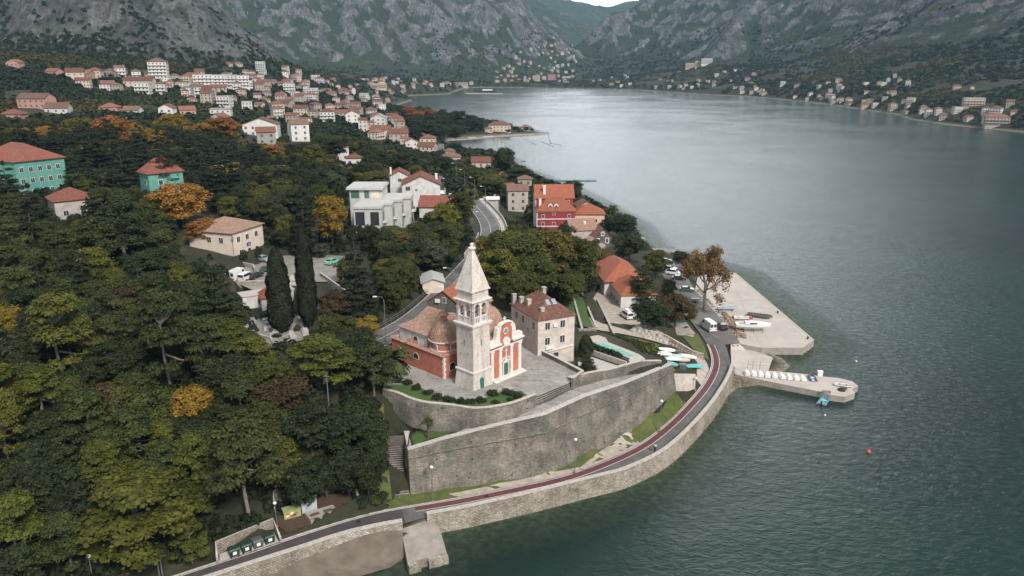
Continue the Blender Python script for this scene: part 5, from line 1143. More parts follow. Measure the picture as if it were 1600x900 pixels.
# garage with a flat concrete roof next to the red lane
t = empty('garage', (0, 0, 0), 0, 'low garage with a flat grey concrete roof beside the red cycle lane', 'garage'); gpts = W2([(1045, 507), (1071, 505), (1084, 521), (1054, 524)], 4.4)
mb = MB(); mb.prism(gpts, 1.5, 4.3); mb.build('wall', M['grey_plaster'], t); mb = MB(); mb.prism(inset(gpts if area(gpts) > 0 else gpts[::-1], -.25), 4.303, 4.55, bottom=True); mb.build('roof', M['pier_concrete'], t)

# ------------------------------------------------------------------ mid-distance houses, each measured from the photo
def wallmat(name, c): return plain(name, c, tuple(v * .8 for v in c), .5, .85, 0, vary=.12)
WM = dict(white=wallmat('whitewash', (.68, .66, .63)), cream=wallmat('cream_render', (.6, .5, .41)), grey=wallmat('grey_render', (.4, .38, .35)), pink=wallmat('pink_render', (.52, .3, .25)), stone=wallmat('pale_stone', (.44, .39, .34)))
RM = dict(red=tiles('town_red', ((.27, .11, .08), (.22, .09, .065), (.13, .075, .06)), .45, .3, .5, .2), brown=tiles('town_brown', ((.24, .12, .09), (.28, .16, .12), (.12, .08, .07)), .5, .3, .5, .2),
          orange=tiles('town_orange', ((.35, .15, .1), (.29, .12, .08), (.18, .1, .08)), .4, .3, .5, .15), grey=plain('flat_roof', (.4, .39, .37), (.28, .27, .26), .8, .9, vary=.1), dark=plain('slate_sheet', (.1, .11, .11), (.14, .14, .14), .6, .7))
NAMES_R = dict(red='red', brown='brown', orange='orange', grey='flat grey', dark='dark grey')
MID = [(378, 436, 213, 2, 'white', 'brown', 'gable', 8), (402, 433, 226, 2, 'grey', 'red', 'gable', 20), (455, 486, 221, 3, 'white', 'brown', 'gable', 30), (446, 486, 192, 1, 'white', 'brown', 'flat', 5), (521, 547, 251, 2, 'white', 'brown', 'hip', 15), (540, 566, 259, 1, 'white', 'red', 'hip', 10),
       (430, 447, 274, 1, 'cream', 'dark', 'hip', 10), (23, 76, 169, 2, 'pink', 'brown', 'gable', -8), (70, 106, 177, 1, 'white', 'brown', 'gable', 12), (0, 34, 190, 1, 'pink', 'red', 'hip', 5), (154, 184, 176, 1, 'pink', 'orange', 'hip', 8), (190, 217, 180, 1, 'white', 'brown', 'gable', 0), (248, 272, 186, 2, 'white', 'red', 'gable', 3), (282, 308, 186, 2, 'pink', 'orange', 'gable', 30), (328, 362, 184, 2, 'white', 'grey', 'flat', 12), (326, 350, 192, 1, 'white', 'brown', 'gable', -20),
       (735, 768, 262, 1, 'cream', 'red', 'gable', 0), (666, 694, 240, 1, 'grey', 'dark', 'gable', 0), (632, 656, 236, 2, 'white', 'orange', 'gable', 15), (625, 640, 230, 2, 'cream', 'orange', 'hip', 5), (607, 640, 222, 2, 'stone', 'red', 'gable', 8), (579, 604, 202, 3, 'white', 'grey', 'gable', 0), (578, 612, 216, 2, 'cream', 'red', 'gable', 5), (615, 634, 208, 3, 'stone', 'orange', 'hip', 0), (635, 655, 206, 2, 'cream', 'red', 'gable', 12), (606, 628, 196, 2, 'stone', 'red', 'hip', -6), (560, 575, 206, 3, 'white', 'red', 'gable', 8), (540, 562, 196, 3, 'white', 'red', 'gable', 8),
       (792, 827, 331, 3, 'stone', 'brown', 'gable', 6), (784, 806, 303, 1, 'cream', 'red', 'gable', 14), (808, 832, 299, 2, 'stone', 'brown', 'hip', 0), (778, 794, 282, 1, 'cream', 'orange', 'gable', -30), (768, 782, 270, 1, 'cream', 'orange', 'gable', -30), (694, 712, 244, 1, 'cream', 'brown', 'hip', 10), (690, 722, 254, 1, 'stone', 'brown', 'hip', 8),
       (762, 800, 206, 2, 'cream', 'red', 'hip', 4), (757, 770, 207, 1, 'cream', 'brown', 'hip', 4), (811, 832, 205, 1, 'stone', 'brown', 'hip', 0), (112, 140, 122, 1, 'pink', 'orange', 'gable', 0), (8, 30, 104, 1, 'pink', 'orange', 'gable', 0), (68, 90, 118, 1, 'pink', 'orange', 'gable', -12), (104, 132, 125, 2, 'cream', 'red', 'gable', 25), (136, 158, 122, 2, 'cream', 'red', 'hip', 10), (192, 240, 138, 2, 'cream', 'red', 'gable', 6), (350, 362, 103, 1, 'cream', 'red', 'hip', 0), (363, 377, 103, 1, 'cream', 'red', 'hip', 0)]
ALLH = []   # (x, y, radius) of everything trees must keep clear of, px box
for n_, (x0, x1, yb, st_, wc, rc, kind, a) in enumerate(MID):
    hp = hit((x0 + x1) / 2, yb)
    if hp is None: continue
    x, y, z = hp; s = (y * CP - (z - H) * SP) / F; w = (x1 - x0) * s * .9; d = min(w * .85, 11); hgt = 2.9 * st_ + .4; A = R_(a)
    ox_, oy_ = x - w / 2 * math.cos(A), y - w / 2 * math.sin(A)
    big = w / s > 22 and y < 420
    wins = [('f', w * (i + .5) / k, .9 + 2.9 * j, 1.0, 1.25, 0) for k in (max(2, int(w / 3.4)),) for i in range(k) for j in range(st_)] if big or True else []
    axis = 'y' if (n_ % 3 == 0 and kind == 'gable') else 'x'
    lab = f'{wc} {["", "one storey", "two storey", "three storey"][st_]} house, {NAMES_R[rc]} {kind if kind != "flat" else ""} roof'.replace('  ', ' ').replace('flat grey roof', 'flat grey roof')
    if kind == 'flat': lab = lab.replace(f'{NAMES_R[rc]} roof', 'flat roof')
    t, _ = house('house', None, 'house', (ox_, oy_), z, a, w, d, hgt, kind, (1.0 if kind != 'flat' else .3) * (min(w, d) * .28 if kind != 'flat' else 1), WM[wc], RM[rc], wins, ov=.45, axis=axis, low=5)
    t['_lab'] = lab; t['group'] = 'houses scattered among the trees of the near town'; ALLH.append((x, y + d / 2, max(w, d) * .6))
# ------------------------------------------------------------------ town, village and shore houses: a few patterns, many copies
def far_house(w, d, st_, wc, rc, kind, bal=False):
    t = bpy.data.objects.new('house', None); t['category'] = 'house'
    mb = MB(); h_ = 2.9 * st_ + .3; mb.box(-w / 2, w / 2, -d / 2, d / 2, -6, h_)
    for j in range(st_):
        for i in range(max(2, int(w / 3))):
            k = max(2, int(w / 3)); u = w * (i + .5) / k
            for f in ((-w / 2, -d / 2, 1, 0), (w / 2, -d / 2, 0, 1), (-w / 2, d / 2, 0, -1)):
                L = w if abs(f[2]) else d
                if u < L - .6: plate(mb, f, q4(u - .5, u + .5, .9 + 2.9 * j, 2.2 + 2.9 * j), .04, .05, 1)
        if bal and j: mb.box(-w / 2 + .3, w / 2 - .3, -d / 2 - 1.2, -d / 2, 2.9 * j - .1, 2.9 * j + .1, 0, bottom=True); mb.box(-w / 2 + .3, w / 2 - .3, -d / 2 - 1.2, -d / 2 - 1.1, 2.9 * j + .1, 2.9 * j + .9, 0)
    if kind == 'gable': g = MB(); gable(g, -w / 2, w / 2, -d / 2, d / 2, h_, d * .28, .45, 0, None); [mb.face(f) for f in ([(w / 2, -d / 2, h_), (w / 2, d / 2, h_), (w / 2, 0, h_ + d * .28)], [(-w / 2, d / 2, h_), (-w / 2, -d / 2, h_), (-w / 2, 0, h_ + d * .28)])]
    elif kind == 'hip': g = MB(); hip(g, -w / 2, w / 2, -d / 2, d / 2, h_ + .15, d * .27, .45)
    else: g = MB(); g.box(-w / 2 - .2, w / 2 + .2, -d / 2 - .2, d / 2 + .2, h_, h_ + .5)
    return [('wall', mb.build('wall', [WM[wc], M['glass']])), ('roof', g.build('roof', RM[rc]))]
def put(pat, x, y, z, rz, sc=1.0, name='house', cat='house', group=None, lab=None):
    t = empty(name, (x, y, z), rz, None, cat, group); t.scale = (sc, sc, sc)
    for nm, src in pat['parts']: link_mesh(nm, src, t)
    t['_lab'] = lab or pat['lab']; return t
PAT = []
for (w, d, st_, wc, rc, kind, bal) in ((10, 8, 2, 'white', 'red', 'hip', 0), (12, 9, 2, 'cream', 'red', 'gable', 0), (9, 8, 3, 'white', 'brown', 'gable', 1), (11, 10, 3, 'cream', 'orange', 'hip', 1), (14, 9, 2, 'stone', 'red', 'gable', 0), (9, 9, 2, 'grey', 'brown', 'hip', 0), (13, 10, 3, 'white', 'red', 'hip', 1), (8, 7, 1, 'white', 'orange', 'gable', 0), (12, 9, 3, 'white', 'grey', 'flat', 1), (11, 8, 2, 'stone', 'brown', 'hip', 0), (10, 9, 3, 'stone', 'red', 'gable', 0), (9, 8, 2, 'white', 'grey', 'flat', 0), (7, 7, 2, 'cream', 'brown', 'hip', 0), (12, 8, 1, 'stone', 'brown', 'gable', 0), (8, 9, 3, 'white', 'brown', 'hip', 1)):
    pr = []
    for nm, o in far_house(w, d, st_, wc, rc, kind, bal): pr.append((nm, o.data)); bpy.data.objects.remove(o)
    PAT.append(dict(parts=pr, r=max(w, d) * .62, lab=f'{wc} {["", "one", "two", "three", "four"][st_]} storey house, {NAMES_R[rc]}{"" if kind == "flat" else " " + kind} roof', w=w))
REG = [('upper left town', [(100, 120), (225, 112), (300, 128), (300, 150), (200, 146), (120, 134)], 26, 0), ('middle of the town', [(255, 128), (420, 108), (470, 118), (470, 200), (400, 182), (300, 162)], 60, 0),
       ('lower town by the bay', [(455, 120), (560, 132), (640, 142), (625, 160), (560, 186), (470, 198)], 56, 0), ('houses by the spit', [(545, 192), (565, 176), (600, 180), (655, 214), (690, 240), (640, 246), (590, 225)], 14, 0),
       ('old town quay', [(560, 122), (640, 126), (740, 130), (735, 134), (640, 138), (560, 132)], 32, 2), ('village at the head of the bay', [(750, 122), (800, 92), (828, 70), (880, 55), (900, 80), (900, 120), (890, 130), (760, 131)], 74, 3),
       ('shore right of the village', [(905, 133), (960, 118), (1060, 112), (1180, 110), (1200, 150), (1100, 143), (1000, 137)], 42, 4), ('right shore', [(1200, 133), (1320, 122), (1330, 140), (1330, 168), (1210, 152)], 24, 4), ('far right shore', [(1330, 130), (1370, 116), (1500, 132), (1590, 165), (1598, 202), (1420, 182), (1330, 166)], 36, 4)]
placed = [(x, y, r) for x, y, r in ALLH]; nh = 0
def too_close(x, y, r):
    return any((x - a) ** 2 + (y - b) ** 2 < (r + c_) ** 2 for a, b, c_ in placed)
for reg, poly, cnt, _ in REG:
    _ = int(_)
    xs = [p[0] for p in poly]; ys = [p[1] for p in poly]; got = 0; tries = 0
    while got < cnt and tries < cnt * 60:
        tries += 1; px = rng.uniform(min(xs), max(xs)); py = rng.uniform(min(ys), max(ys))
        if reg in ('right shore', 'far right shore', 'shore right of the village') and rng.random() < .5: py = py + (max(ys) - py) * .6
        if not in_poly(np.array([px]), np.array([py]), poly)[0]: continue
        hp = hit(px, py)
        if hp is None or hp[2] < .9: continue
        x, y, z = hp; k = int(rng.integers(len(PAT))); p = PAT[k]
        ks_ = {3: .95, 4: .92}.get(_, 1)
        if too_close(x, y, p['r'] * .88 * ks_): continue
        rz = math.atan2(-x, y) * .8 + rng.normal(0, .3); rz = -math.atan2(x, y) * .6 + rng.normal(0, .35)
        t = put(p, x, y, z - .2, rz, ks_ * rng.uniform(.7, .98), group='houses of the ' + reg); placed.append((x, y, p['r'] * ks_)); got += 1; nh += 1
allh = [o for o in COL.objects if o.type == 'EMPTY' and o.name.split('.')[0] == 'house']
allh.sort(key=lambda o: -math.hypot(o.location.x, o.location.y)); rest = [o for o in allh if str(o.get('group', '')).startswith('houses of')][:max(0, len(allh) - 292)]
# past three hundred: the farthest ones together as one uncounted mass
import bmesh
from mathutils import Matrix
bmm = bmesh.new(); ms_ = []
for o in rest:
    T_ = Matrix.Translation(o.location) @ Matrix.Rotation(o.rotation_euler[2], 4, 'Z') @ Matrix.Scale(o.scale[0], 4)
    for ch_ in KIDS.get(o.name, []):
        n0 = len(bmm.faces); v0 = len(bmm.verts); bmm.from_mesh(ch_.data); bmm.verts.ensure_lookup_table(); bmm.faces.ensure_lookup_table()
        for v_ in bmm.verts[v0:]: v_.co = T_ @ v_.co
        mp__ = []
        for mt in ch_.data.materials:
            if mt not in ms_: ms_.append(mt)
            mp__.append(ms_.index(mt))
        for f_ in bmm.faces[n0:]: f_.material_index = mp__[f_.material_index]
        bpy.data.objects.remove(ch_)
    KIDS.pop(o.name, None); bpy.data.objects.remove(o)
mm__ = bpy.data.meshes.new('distant_houses'); bmm.to_mesh(mm__); bmm.free(); [mm__.materials.append(m) for m in ms_]; tag(link_mesh('distant_houses', mm__), kind='stuff')
print('houses', nh, len(rest))
# apartment blocks and larger buildings on the skyline of the town
BLK = []
def block(px, py, w, d, st_, wc, rc, kind, lab, rz=0.0, name='apartment_building', bal=True):
    hp = hit(px, py)
    if hp is None: return
    pr = [(nm, o.data) for nm, o in []]; parts = far_house(w, d, st_, wc, rc, kind, bal)
    t = empty(name, (hp[0], hp[1], hp[2] - .2), rz - math.atan2(hp[0], hp[1]) * .6, lab, 'building')
    for nm, o in parts: o.parent = t
    placed.append((hp[0], hp[1], max(w, d) * .5)); return t
block(250, 127, 16, 13, 6, 'white', 'brown', 'hip', 'tall six storey apartment tower below the rocky slope on the left')
for i, x in enumerate((318, 338, 358, 376)): block(x, 137, 17, 11, 4, 'white', 'grey', 'flat', ['white slab block at the left end of the row of four', 'second block from the left in the row of white blocks', 'third block from the left in the row of white blocks', 'block at the right end of the row of four white blocks'][i], .15)
block(592, 138, 30, 14, 3, 'cream', 'grey', 'flat', 'wide pale hotel with a white top storey near the town harbour')
block(408, 114, 12, 10, 5, 'white', 'grey', 'flat', 'white tower block standing alone at the foot of the grey mountain')
block(720, 134, 40, 15, 3, 'cream', 'brown', 'flat', 'long low harbour building beside the marina trees')
block(1078, 107, 26, 14, 5, 'cream', 'grey', 'flat', 'left wing of the stepped hotel high above the far shore'); block(1092, 104, 22, 14, 5, 'cream', 'grey', 'flat', 'middle wing of the stepped hotel high above the far shore'); block(1104, 100, 30, 14, 5, 'white', 'grey', 'flat', 'right and highest wing of the stepped hotel above the far shore')
block(838, 126, 22, 14, 5, 'cream', 'orange', 'flat', 'yellow block at the water end of the head of bay village'); block(862, 124, 24, 15, 5, 'pink', 'orange', 'flat', 'tall pinkish apartment block at the head of the bay', bal=False)
block(1556, 196, 22, 10, 3, 'stone', 'orange', 'hip', 'long stone house with an orange hip roof on the right quay'); block(1520, 165, 22, 12, 3, 'cream', 'grey', 'flat', 'pale terraced block above the far right shore')
# ------------------------------------------------------------------ vehicles
def paint(name, c): return plain(name, c, tuple(v * .92 for v in c), 1, .3, coat=.6)
PAINT = dict(white=paint('car_white', (.72, .72, .71)), black=paint('car_black', (.02, .02, .022)), silver=paint('car_silver', (.3, .32, .34)), green=paint('car_green', (.05, .1, .07)), teal=paint('car_teal', (.25, .5, .5)), blue=paint('car_blue', (.06, .12, .25)), mint=paint('car_mint', (.2, .5, .38)))
CG = plain('car_glass', (.02, .025, .03), None, 2, .08); RED = plain('tail_red', (.35, .02, .02), None, 2, .3); HEAD = plain('head_lamp', (.7, .7, .68), None, 2, .2)
def car(x, y, z, rz, col, kind, lab, group=None, name='parked_car', cat='car'):
    t = empty(name, (x, y, z), rz, lab, cat, group)
    if kind == 'car': L, W_, prof, gl = 4.3, 1.75, [(-2.15, .35), (-2.15, .8), (-2.0, .95), (-1.75, 1.0), (-1.3, 1.42), (.2, 1.46), (.9, 1.02), (1.95, .85), (2.15, .6), (2.15, .35)], ((-1.55, 1.05), (-1.2, 1.38), (.15, 1.41), (.72, 1.04))
    elif kind == 'mini': L, W_, prof, gl = 4.4, 1.8, [(-2.2, .35), (-2.2, 1.0), (-2.1, 1.7), (-1.9, 1.85), (.7, 1.85), (1.3, 1.15), (2.05, .95), (2.2, .6), (2.2, .35)], ((-2.0, 1.15), (-1.95, 1.68), (.62, 1.72), (1.1, 1.18))
    else: L, W_, prof, gl = 5.6, 2.0, [(-2.8, .35), (-2.8, 2.35), (-2.65, 2.5), (1.2, 2.5), (1.85, 1.5), (2.6, 1.2), (2.8, .8), (2.8, .35)], ((.55, 1.5), (.55, 2.15), (1.15, 2.2), (1.6, 1.52))
    mb = MB(); hw = W_ / 2; n = len(prof); zt = max(p[1] for p in prof)
    def yy(z_): return hw - (.22 * max(0, z_ - .95) / (zt - .9) if z_ > .95 else 0)
    for s in (1, -1):
        f = [(a, s * yy(b), b) for a, b in prof]; mb.face(f[::-1] if s < 0 else f, 0)
    for i in range(n): a, b = prof[i], prof[(i + 1) % n]; mb.face([(a[0], yy(a[1]), a[1]), (a[0], -yy(a[1]), a[1]), (b[0], -yy(b[1]), b[1]), (b[0], yy(b[1]), b[1])][::1], 0)
    o = mb.build('body', PAINT[col], t); bm = None
    g = MB()
    for s in (1, -1): f = [(a, s * (yy(b) + .012), b) for a, b in gl]; g.face(f if s < 0 else f[::-1])
    def across(p, q_, e): g.face([(p[0] + e, -yy(p[1]) + .1, p[1]), (q_[0] + e, -yy(q_[1]) + .1, q_[1]), (q_[0] + e, yy(q_[1]) - .1, q_[1]), (p[0] + e, yy(p[1]) - .1, p[1])])
    if kind == 'car': across((-1.72, 1.03), (-1.33, 1.39), -.03); across((.28, 1.42), (.86, 1.06), .03)
    elif kind == 'mini': across((-2.19, 1.1), (-2.11, 1.66), -.02); across((.74, 1.8), (1.26, 1.2), .03)
    else:
        across((1.24, 2.42), (1.8, 1.6), .03)
        for s in (1, -1): g.face([(-2.812, s * .12, 1.35), (-2.812, s * .82, 1.35), (-2.812, s * .78, 2.1), (-2.812, s * .12, 2.1)])
    g.build('window', CG, t)
    for a in (-.31 * L, .31 * L):
        for s in (1, -1): w = MB(); w.tube([(a, s * (hw - .2), .33), (a, s * (hw + .02), .33)], .33, 12); wo_ = w.build('wheel', M['black'], t); r_ = MB(); r_.tube([(a, s * (hw + .021), .33), (a, s * (hw + .035), .33)], .19, 8); r_.build('rim', M['metal_grey'], wo_)
    for s in (1, -1):
        w = MB(); zz = .7; w.box(-L / 2 - .02, -L / 2 + .05, s * hw * .75 - .16, s * hw * .75 + .16, zz, zz + .2, bottom=True); w.build('tail_light', RED, t); w = MB(); w.box(L / 2 - .06, L / 2 + .02, s * hw * .7 - .18, s * hw * .7 + .18, .6, .75, bottom=True); w.build('headlight', HEAD, t)
    return t
def pcar(px, py, z, deg, *a, **k): p = P(px, py, z); return car(p[0], p[1], z, R_(deg), *a, **k)
CZ = RZ + .012; LZ = 2.35 + .06
pcar(1106, 514, LZ, 103, 'white', 'van', 'white van driving away where the red lane begins', name='white_van', cat='van'); pcar(1127, 513, LZ, 100, 'black', 'car', 'dark grey car to the right of the white van by the quay', name='moving_car')
pcar(979, 496, 5.25, 108, 'white', 'mini', 'white minivan with a roof box on the stone court', name='minivan', cat='van')
_c = COL.objects[-1]
p = P(979, 496, 5.25); rb = MB(); rb.box(-1.2, .6, -.45, .45, 1.9, 2.25, bottom=True); mv = [o for o in COL.objects if o.name == 'minivan'][0]; rb.build('roof_box', PAINT['white'], mv)
G1 = 'cars parked on the quayside lot'
pcar(1052, 429, LZ, -25, 'white', 'mini', 'white estate car parked nearest the big brown tree', G1); pcar(1061, 437, LZ, -12, 'black', 'car', 'long dark car parked in front of the white estate', G1); pcar(1073, 455, LZ, -12, 'green', 'car', 'dark green car parked alone below the row by the tree', G1)
pcar(1047, 422, LZ, -20, 'teal', 'car', 'pale teal car second from the far end of the quayside row', G1); pcar(1043, 415, LZ, -20, 'white', 'car', 'white car at the far end of the quayside row', G1); pcar(1040, 410, LZ, -20, 'blue', 'car', 'blue car half hidden beyond the white quayside car', G1)
G2 = 'cars parked by the cream office building'; KZ = 18.6
pcar(412, 408, KZ, -35, 'silver', 'car', 'silver car beside the round bush at the office wall', G2); pcar(372, 436, KZ, 75, 'white', 'van', 'white van leftmost in the row above the annex roof', G2); pcar(385, 437, KZ, 75, 'white', 'mini', 'white minibus between the van and the black car', G2); pcar(399, 434, KZ, 70, 'black', 'car', 'black car rightmost in the row above the annex roof', G2)
pcar(520, 412, KZ, 65, 'mint', 'car', 'mint and white car parked on the lane right of the tall cypresses', G2); pcar(421, 424, KZ, 10, 'green', 'car', 'dark car nosing out beside the left tall cypress', G2)
q0 = P(693, 283, 13.1); car(q0[0], q0[1], 13.0, R_(110), 'black', 'car', 'dark car far up the main road near its bend', name='moving_car')
# trailer
t = empty('trailer', P(1086, 472, LZ), R_(0), 'small grey trailer under the big brown tree', 'trailer'); mb = MB(); mb.box(-1.1, 1.1, -.7, .7, .45, 1.1, bottom=True); mb.build('body', M['metal_grey'], t)
for s in (1, -1): mb = MB(); mb.tube([(0, s * .72, .3), (0, s * .88, .3)], .3, 10); mb.build('wheel', M['black'], t)
mb = MB(); mb.tube([(1.1, 0, .5), (2.1, 0, .45)], .05); mb.build('drawbar', M['metal_grey'], t)
# ------------------------------------------------------------------ boats
def hull(mb, L, W_, h, mi=0, over=False, deck=None, bow=.45, stern=.8):
    """pointed hull along x; over = keel up"""
    N_ = 9; xs = np.linspace(-L / 2, L / 2, N_); rows = []
    for i, x in enumerate(xs):
        t = i / (N_ - 1); w = W_ / 2 * (stern + (1 - stern) * min(1, t * 3)) if t < .5 else W_ / 2 * math.sqrt(max(0, 1 - ((t - .5) / .5) ** 2.4)) + .02
        k = h * (1 - .12 * math.sin(math.pi * t)); kz = h * .55 * max(0, (t - .6) / .4) ** 2
        pr = [(w, h * (.92 + .2 * t * t)), (w * .92, h * .5 + kz * .4), (w * .55, h * .12 + kz), (0, kz), (-w * .55, h * .12 + kz), (-w * .92, h * .5 + kz * .4), (-w, h * (.92 + .2 * t * t))]
        if over: pr = [(a, h * 1.1 - b) for a, b in pr][::-1]
        rows.append([(x, a, b) for a, b in pr])
    for i in range(N_ - 1):
        for j in range(6): mb.face([rows[i][j], rows[i][j + 1], rows[i + 1][j + 1], rows[i + 1][j]][::-1], mi)
    mb.face(rows[0][::-1], mi)
    if deck is not None:
        for i in range(N_ - 1):
            a, b = rows[i], rows[i + 1]; f = [(a[0][0], a[0][1] * .86, a[0][2] - deck), (b[0][0], b[0][1] * .86, b[0][2] - deck), (b[6][0], b[6][1] * .86, b[6][2] - deck), (a[6][0], a[6][1] * .86, a[6][2] - deck)]; mb.face(f[::-1] if not over else f, mi + 1)
            for s in (0, 6): g = [a[s], b[s], (b[s][0], b[s][1] * .86, b[s][2]), (a[s][0], a[s][1] * .86, a[s][2])]; mb.face(g if s == 6 else g[::-1], mi)
            for s in (0, 6): g = [(a[s][0], a[s][1] * .86, a[s][2]), (b[s][0], b[s][1] * .86, b[s][2]), (b[s][0], b[s][1] * .86, b[s][2] - deck), (a[s][0], a[s][1] * .86, a[s][2] - deck)]; mb.face(g if s == 6 else g[::-1], mi)
    return mb
BW = paint('boat_white', (.78, .77, .74)); BB = paint('boat_blue', (.06, .3, .55)); BT = plain('teal_tarpaulin', (.14, .48, .48), (.1, .36, .38), 2, .7); BG = plain('grey_rubber', (.1, .105, .11), None, 2, .6); BIN = plain('boat_inside', (.35, .37, .38), None, 3, .6); PINK = plain('faded_pink', (.6, .3, .28), None, 2, .6); WOODM = plain('varnished_wood', (.24, .13, .07), None, 4, .5)
def open_boat(x, y, z, rz, L, W_, h, hm_, lab, cat='boat', name='boat', group=None, deckm=None, thw=True, over=False, motor=False, deck=.22):
    t = empty(name, (x, y, z), rz, lab, cat, group); mb = MB(); hull(mb, L, W_, h, 0, over, None if over else deck); mb.build('hull', [hm_, deckm or BIN], t)
    if thw and not over:
        for a in (-.2, .15): mb = MB(); mb.box(a * L - .12, a * L + .12, -W_ * .42, W_ * .42, h * .75, h * .8, bottom=True); mb.build('bench', WOODM, t)
    if motor: mb = MB(); mb.box(-L / 2 - .35, -L / 2 - .02, -.15, .15, h * .3, h * 1.35, bottom=True); mb.build('motor', M['black'], t)
    return t
# nine dinghies along the pier, keel up
pz0 = 1.3; pdr = math.atan2(*(np.array(P(1254, 588, pz0)[:2]) - np.array(P(1167, 580, pz0)[:2]))[::-1])
proto = None
for i, x_ in enumerate((1167, 1177.5, 1188.5, 1199, 1210.5, 1222, 1233, 1244, 1254.5)):
    p = P(x_, 584.5 + (x_ - 1167) * .098, pz0); lab = ['white dinghy nearest the shore in the pier row', 'white dinghy second from the shore in the pier row', 'white dinghy third from the shore in the pier row', 'white dinghy fourth from the shore in the pier row', 'white dinghy in the very middle of the pier row', 'white dinghy fourth from the outer end of the pier row', 'white dinghy third from the outer end of the pier row', 'white dinghy second from the outer end of the pier row', 'white dinghy at the outer end, next to the grey inflatable'][i]
    if proto is None: proto = open_boat(p[0], p[1], pz0 - .03, pdr + R_(96), 2.5, 1.35, .75, BW, lab, 'dinghy', 'dinghy', 'white dinghies along the pier', over=True); mb = MB(); mb.box(-1.1, 1.0, -.05, .05, .78, .86, bottom=True); mb.build('keel', BW, proto)
    else: copy_thing(proto, (p[0], p[1], pz0 - .03), pdr + R_(96 + rng.uniform(-7, 7)), 1.0, lab)
def inflatable(px, py, z, deg, tube_m, floor_m, lab, L=3.2, W_=1.6, motor=True, name='inflatable_boat', tip=None):
    p = P(px, py, z); t = empty(name, (p[0], p[1], z), R_(deg), lab, 'inflatable'); r = .22; w = W_ / 2 - r
    mb = MB(); mb.tube([(-L / 2, w, .3), (L * .2, w, .3), (L * .38, w * .6, .36), (L * .46, 0, .42), (L * .38, -w * .6, .36), (L * .2, -w, .3), (-L / 2, -w, .3)], [r * .8, r, r, r, r, r, r * .8], 10); mb.build('tube', tube_m, t)
    mb = MB(); mb.box(-L / 2 + .1, L * .32, -w, w, .12, .2, bottom=True); mb.build('floor', floor_m, t); mb = MB(); mb.box(-.2, .05, -w, w, .35, .42, bottom=True); mb.build('bench', BW, t)
    if motor: mb = MB(); mb.box(-L / 2 - .25, -L / 2 + .05, -.16, .16, .1, .85, bottom=True); mb.build('motor', M['black'], t)
    if tip:
        for s in (1, -1): mb = MB(); mb.tube([(-L / 2 - .06, s * w, .3), (-L / 2 + .12, s * w, .3)], .24, 10); mb.build('stern_cone', tip, t)
    return t
inflatable(1269, 592, pz0, 82, BG, BB, 'grey and white inflatable with blue floor on the pier', motor=False); inflatable(1287, 628, -.12, 55, BB, BT, 'bright blue inflatable floating beside the pier tip', 3.9, 1.9, tip=PINK)
open_boat(*P(1318, 604, pz0)[:2], pz0, R_(-22), 3.6, 1.3, .5, BW, 'long white boat lying at the end of the pier', name='rowing_boat')
for (px, py, nm, lab, cat, w, d, h, m_) in ((1281, 587, 'storage_box', 'white storage box beside the inflatable on the pier', 'box', 1.0, .8, 1.1, BW), (1291, 614, 'bench', 'low wooden bench by the edge of the pier', 'bench', 1.8, .5, .45, WOODM)):
    p = P(px, py, pz0); t = empty(nm, (p[0], p[1], pz0), R_(-12), lab, cat); mb = MB()
    if nm == 'bench':
        mb.box(-w / 2, w / 2, -d / 2, d / 2, .38, .45, bottom=True); mb.build('seat', m_, t)
        for s in (1, -1): mb = MB(); mb.box(s * .7 - .06, s * .7 + .06, -d / 2, d / 2, 0, .377); mb.build('leg', m_, t)
    else: mb.box(-w / 2, w / 2, -d / 2, d / 2, 0, h - .1); mb.build('body', m_, t); mb = MB(); mb.box(-w / 2 - .05, w / 2 + .05, -d / 2 - .05, d / 2 + .05, h - .097, h, bottom=True); mb.build('lid', m_, t)
p = P(1315, 610, pz0); t = empty('tackle_heap', (p[0], p[1], pz0), 0, 'black heap of ropes and crates on the pier tip', 'heap'); mb = MB(); mb.lathe(0, 0, [(.8, 0), (.7, .35), (.3, .6), (0, .65)], 9); mb.build('rope_coil', M['black'], t); mb = MB(); mb.box(.5, 1.2, .2, .8, 0, .5); mb.build('crate', BG, t)
# pier railing
rl_ = W2([(1168, 576), (1176, 576.5), (1187, 577.3), (1205, 578.8), (1223, 580.5), (1240, 582)], pz0); t = empty('pier_railing', (0, 0, 0), 0, 'thin rusty railing along the shore side of the pier', 'railing')
for a in rl_: mb = MB(); mb.tube([(*a, pz0), (*a, pz0 + 1.9)], .035, 5); mb.build('post', M['rust'], t)
mb = MB(); mb.tube([(*a, pz0 + 1.0) for a in rl_], .02, 4); mb.build('rail', M['rust'], t)
# boats on the quay
QZ = 1.706
p = P(1136, 485, QZ); t = open_boat(p[0], p[1], QZ + .25, R_(2), 5.2, 1.7, .8, paint('boat_grey_blue', (.38, .48, .56)), 'blue grey open boat nearest the shore end of the quay'); 
for a in (-1.5, 1.3): mb = MB(); mb.box(a - .15, a + .15, -.7, .7, -.25, .14); mb.build('support', WOODM, t)
p = P(1160, 500, QZ); t = open_boat(p[0], p[1], QZ + .2, R_(-5), 4.6, 1.5, .7, BW, 'small white open boat behind the big yacht on the quay', motor=True)
for a in (-1.3, 1.2): mb = MB(); mb.box(a - .15, a + .15, -.6, .6, -.2, .14); mb.build('support', WOODM, t)
p = P(1176, 518, QZ); t = empty('yacht', (p[0], p[1], QZ + .9), R_(-4), 'large white yacht hull with a red flag propped up on the quay', 'yacht'); mb = MB(); hull(mb, 8.6, 2.7, 1.3, 0, False, .08); mb.build('hull', [BW, BW], t)
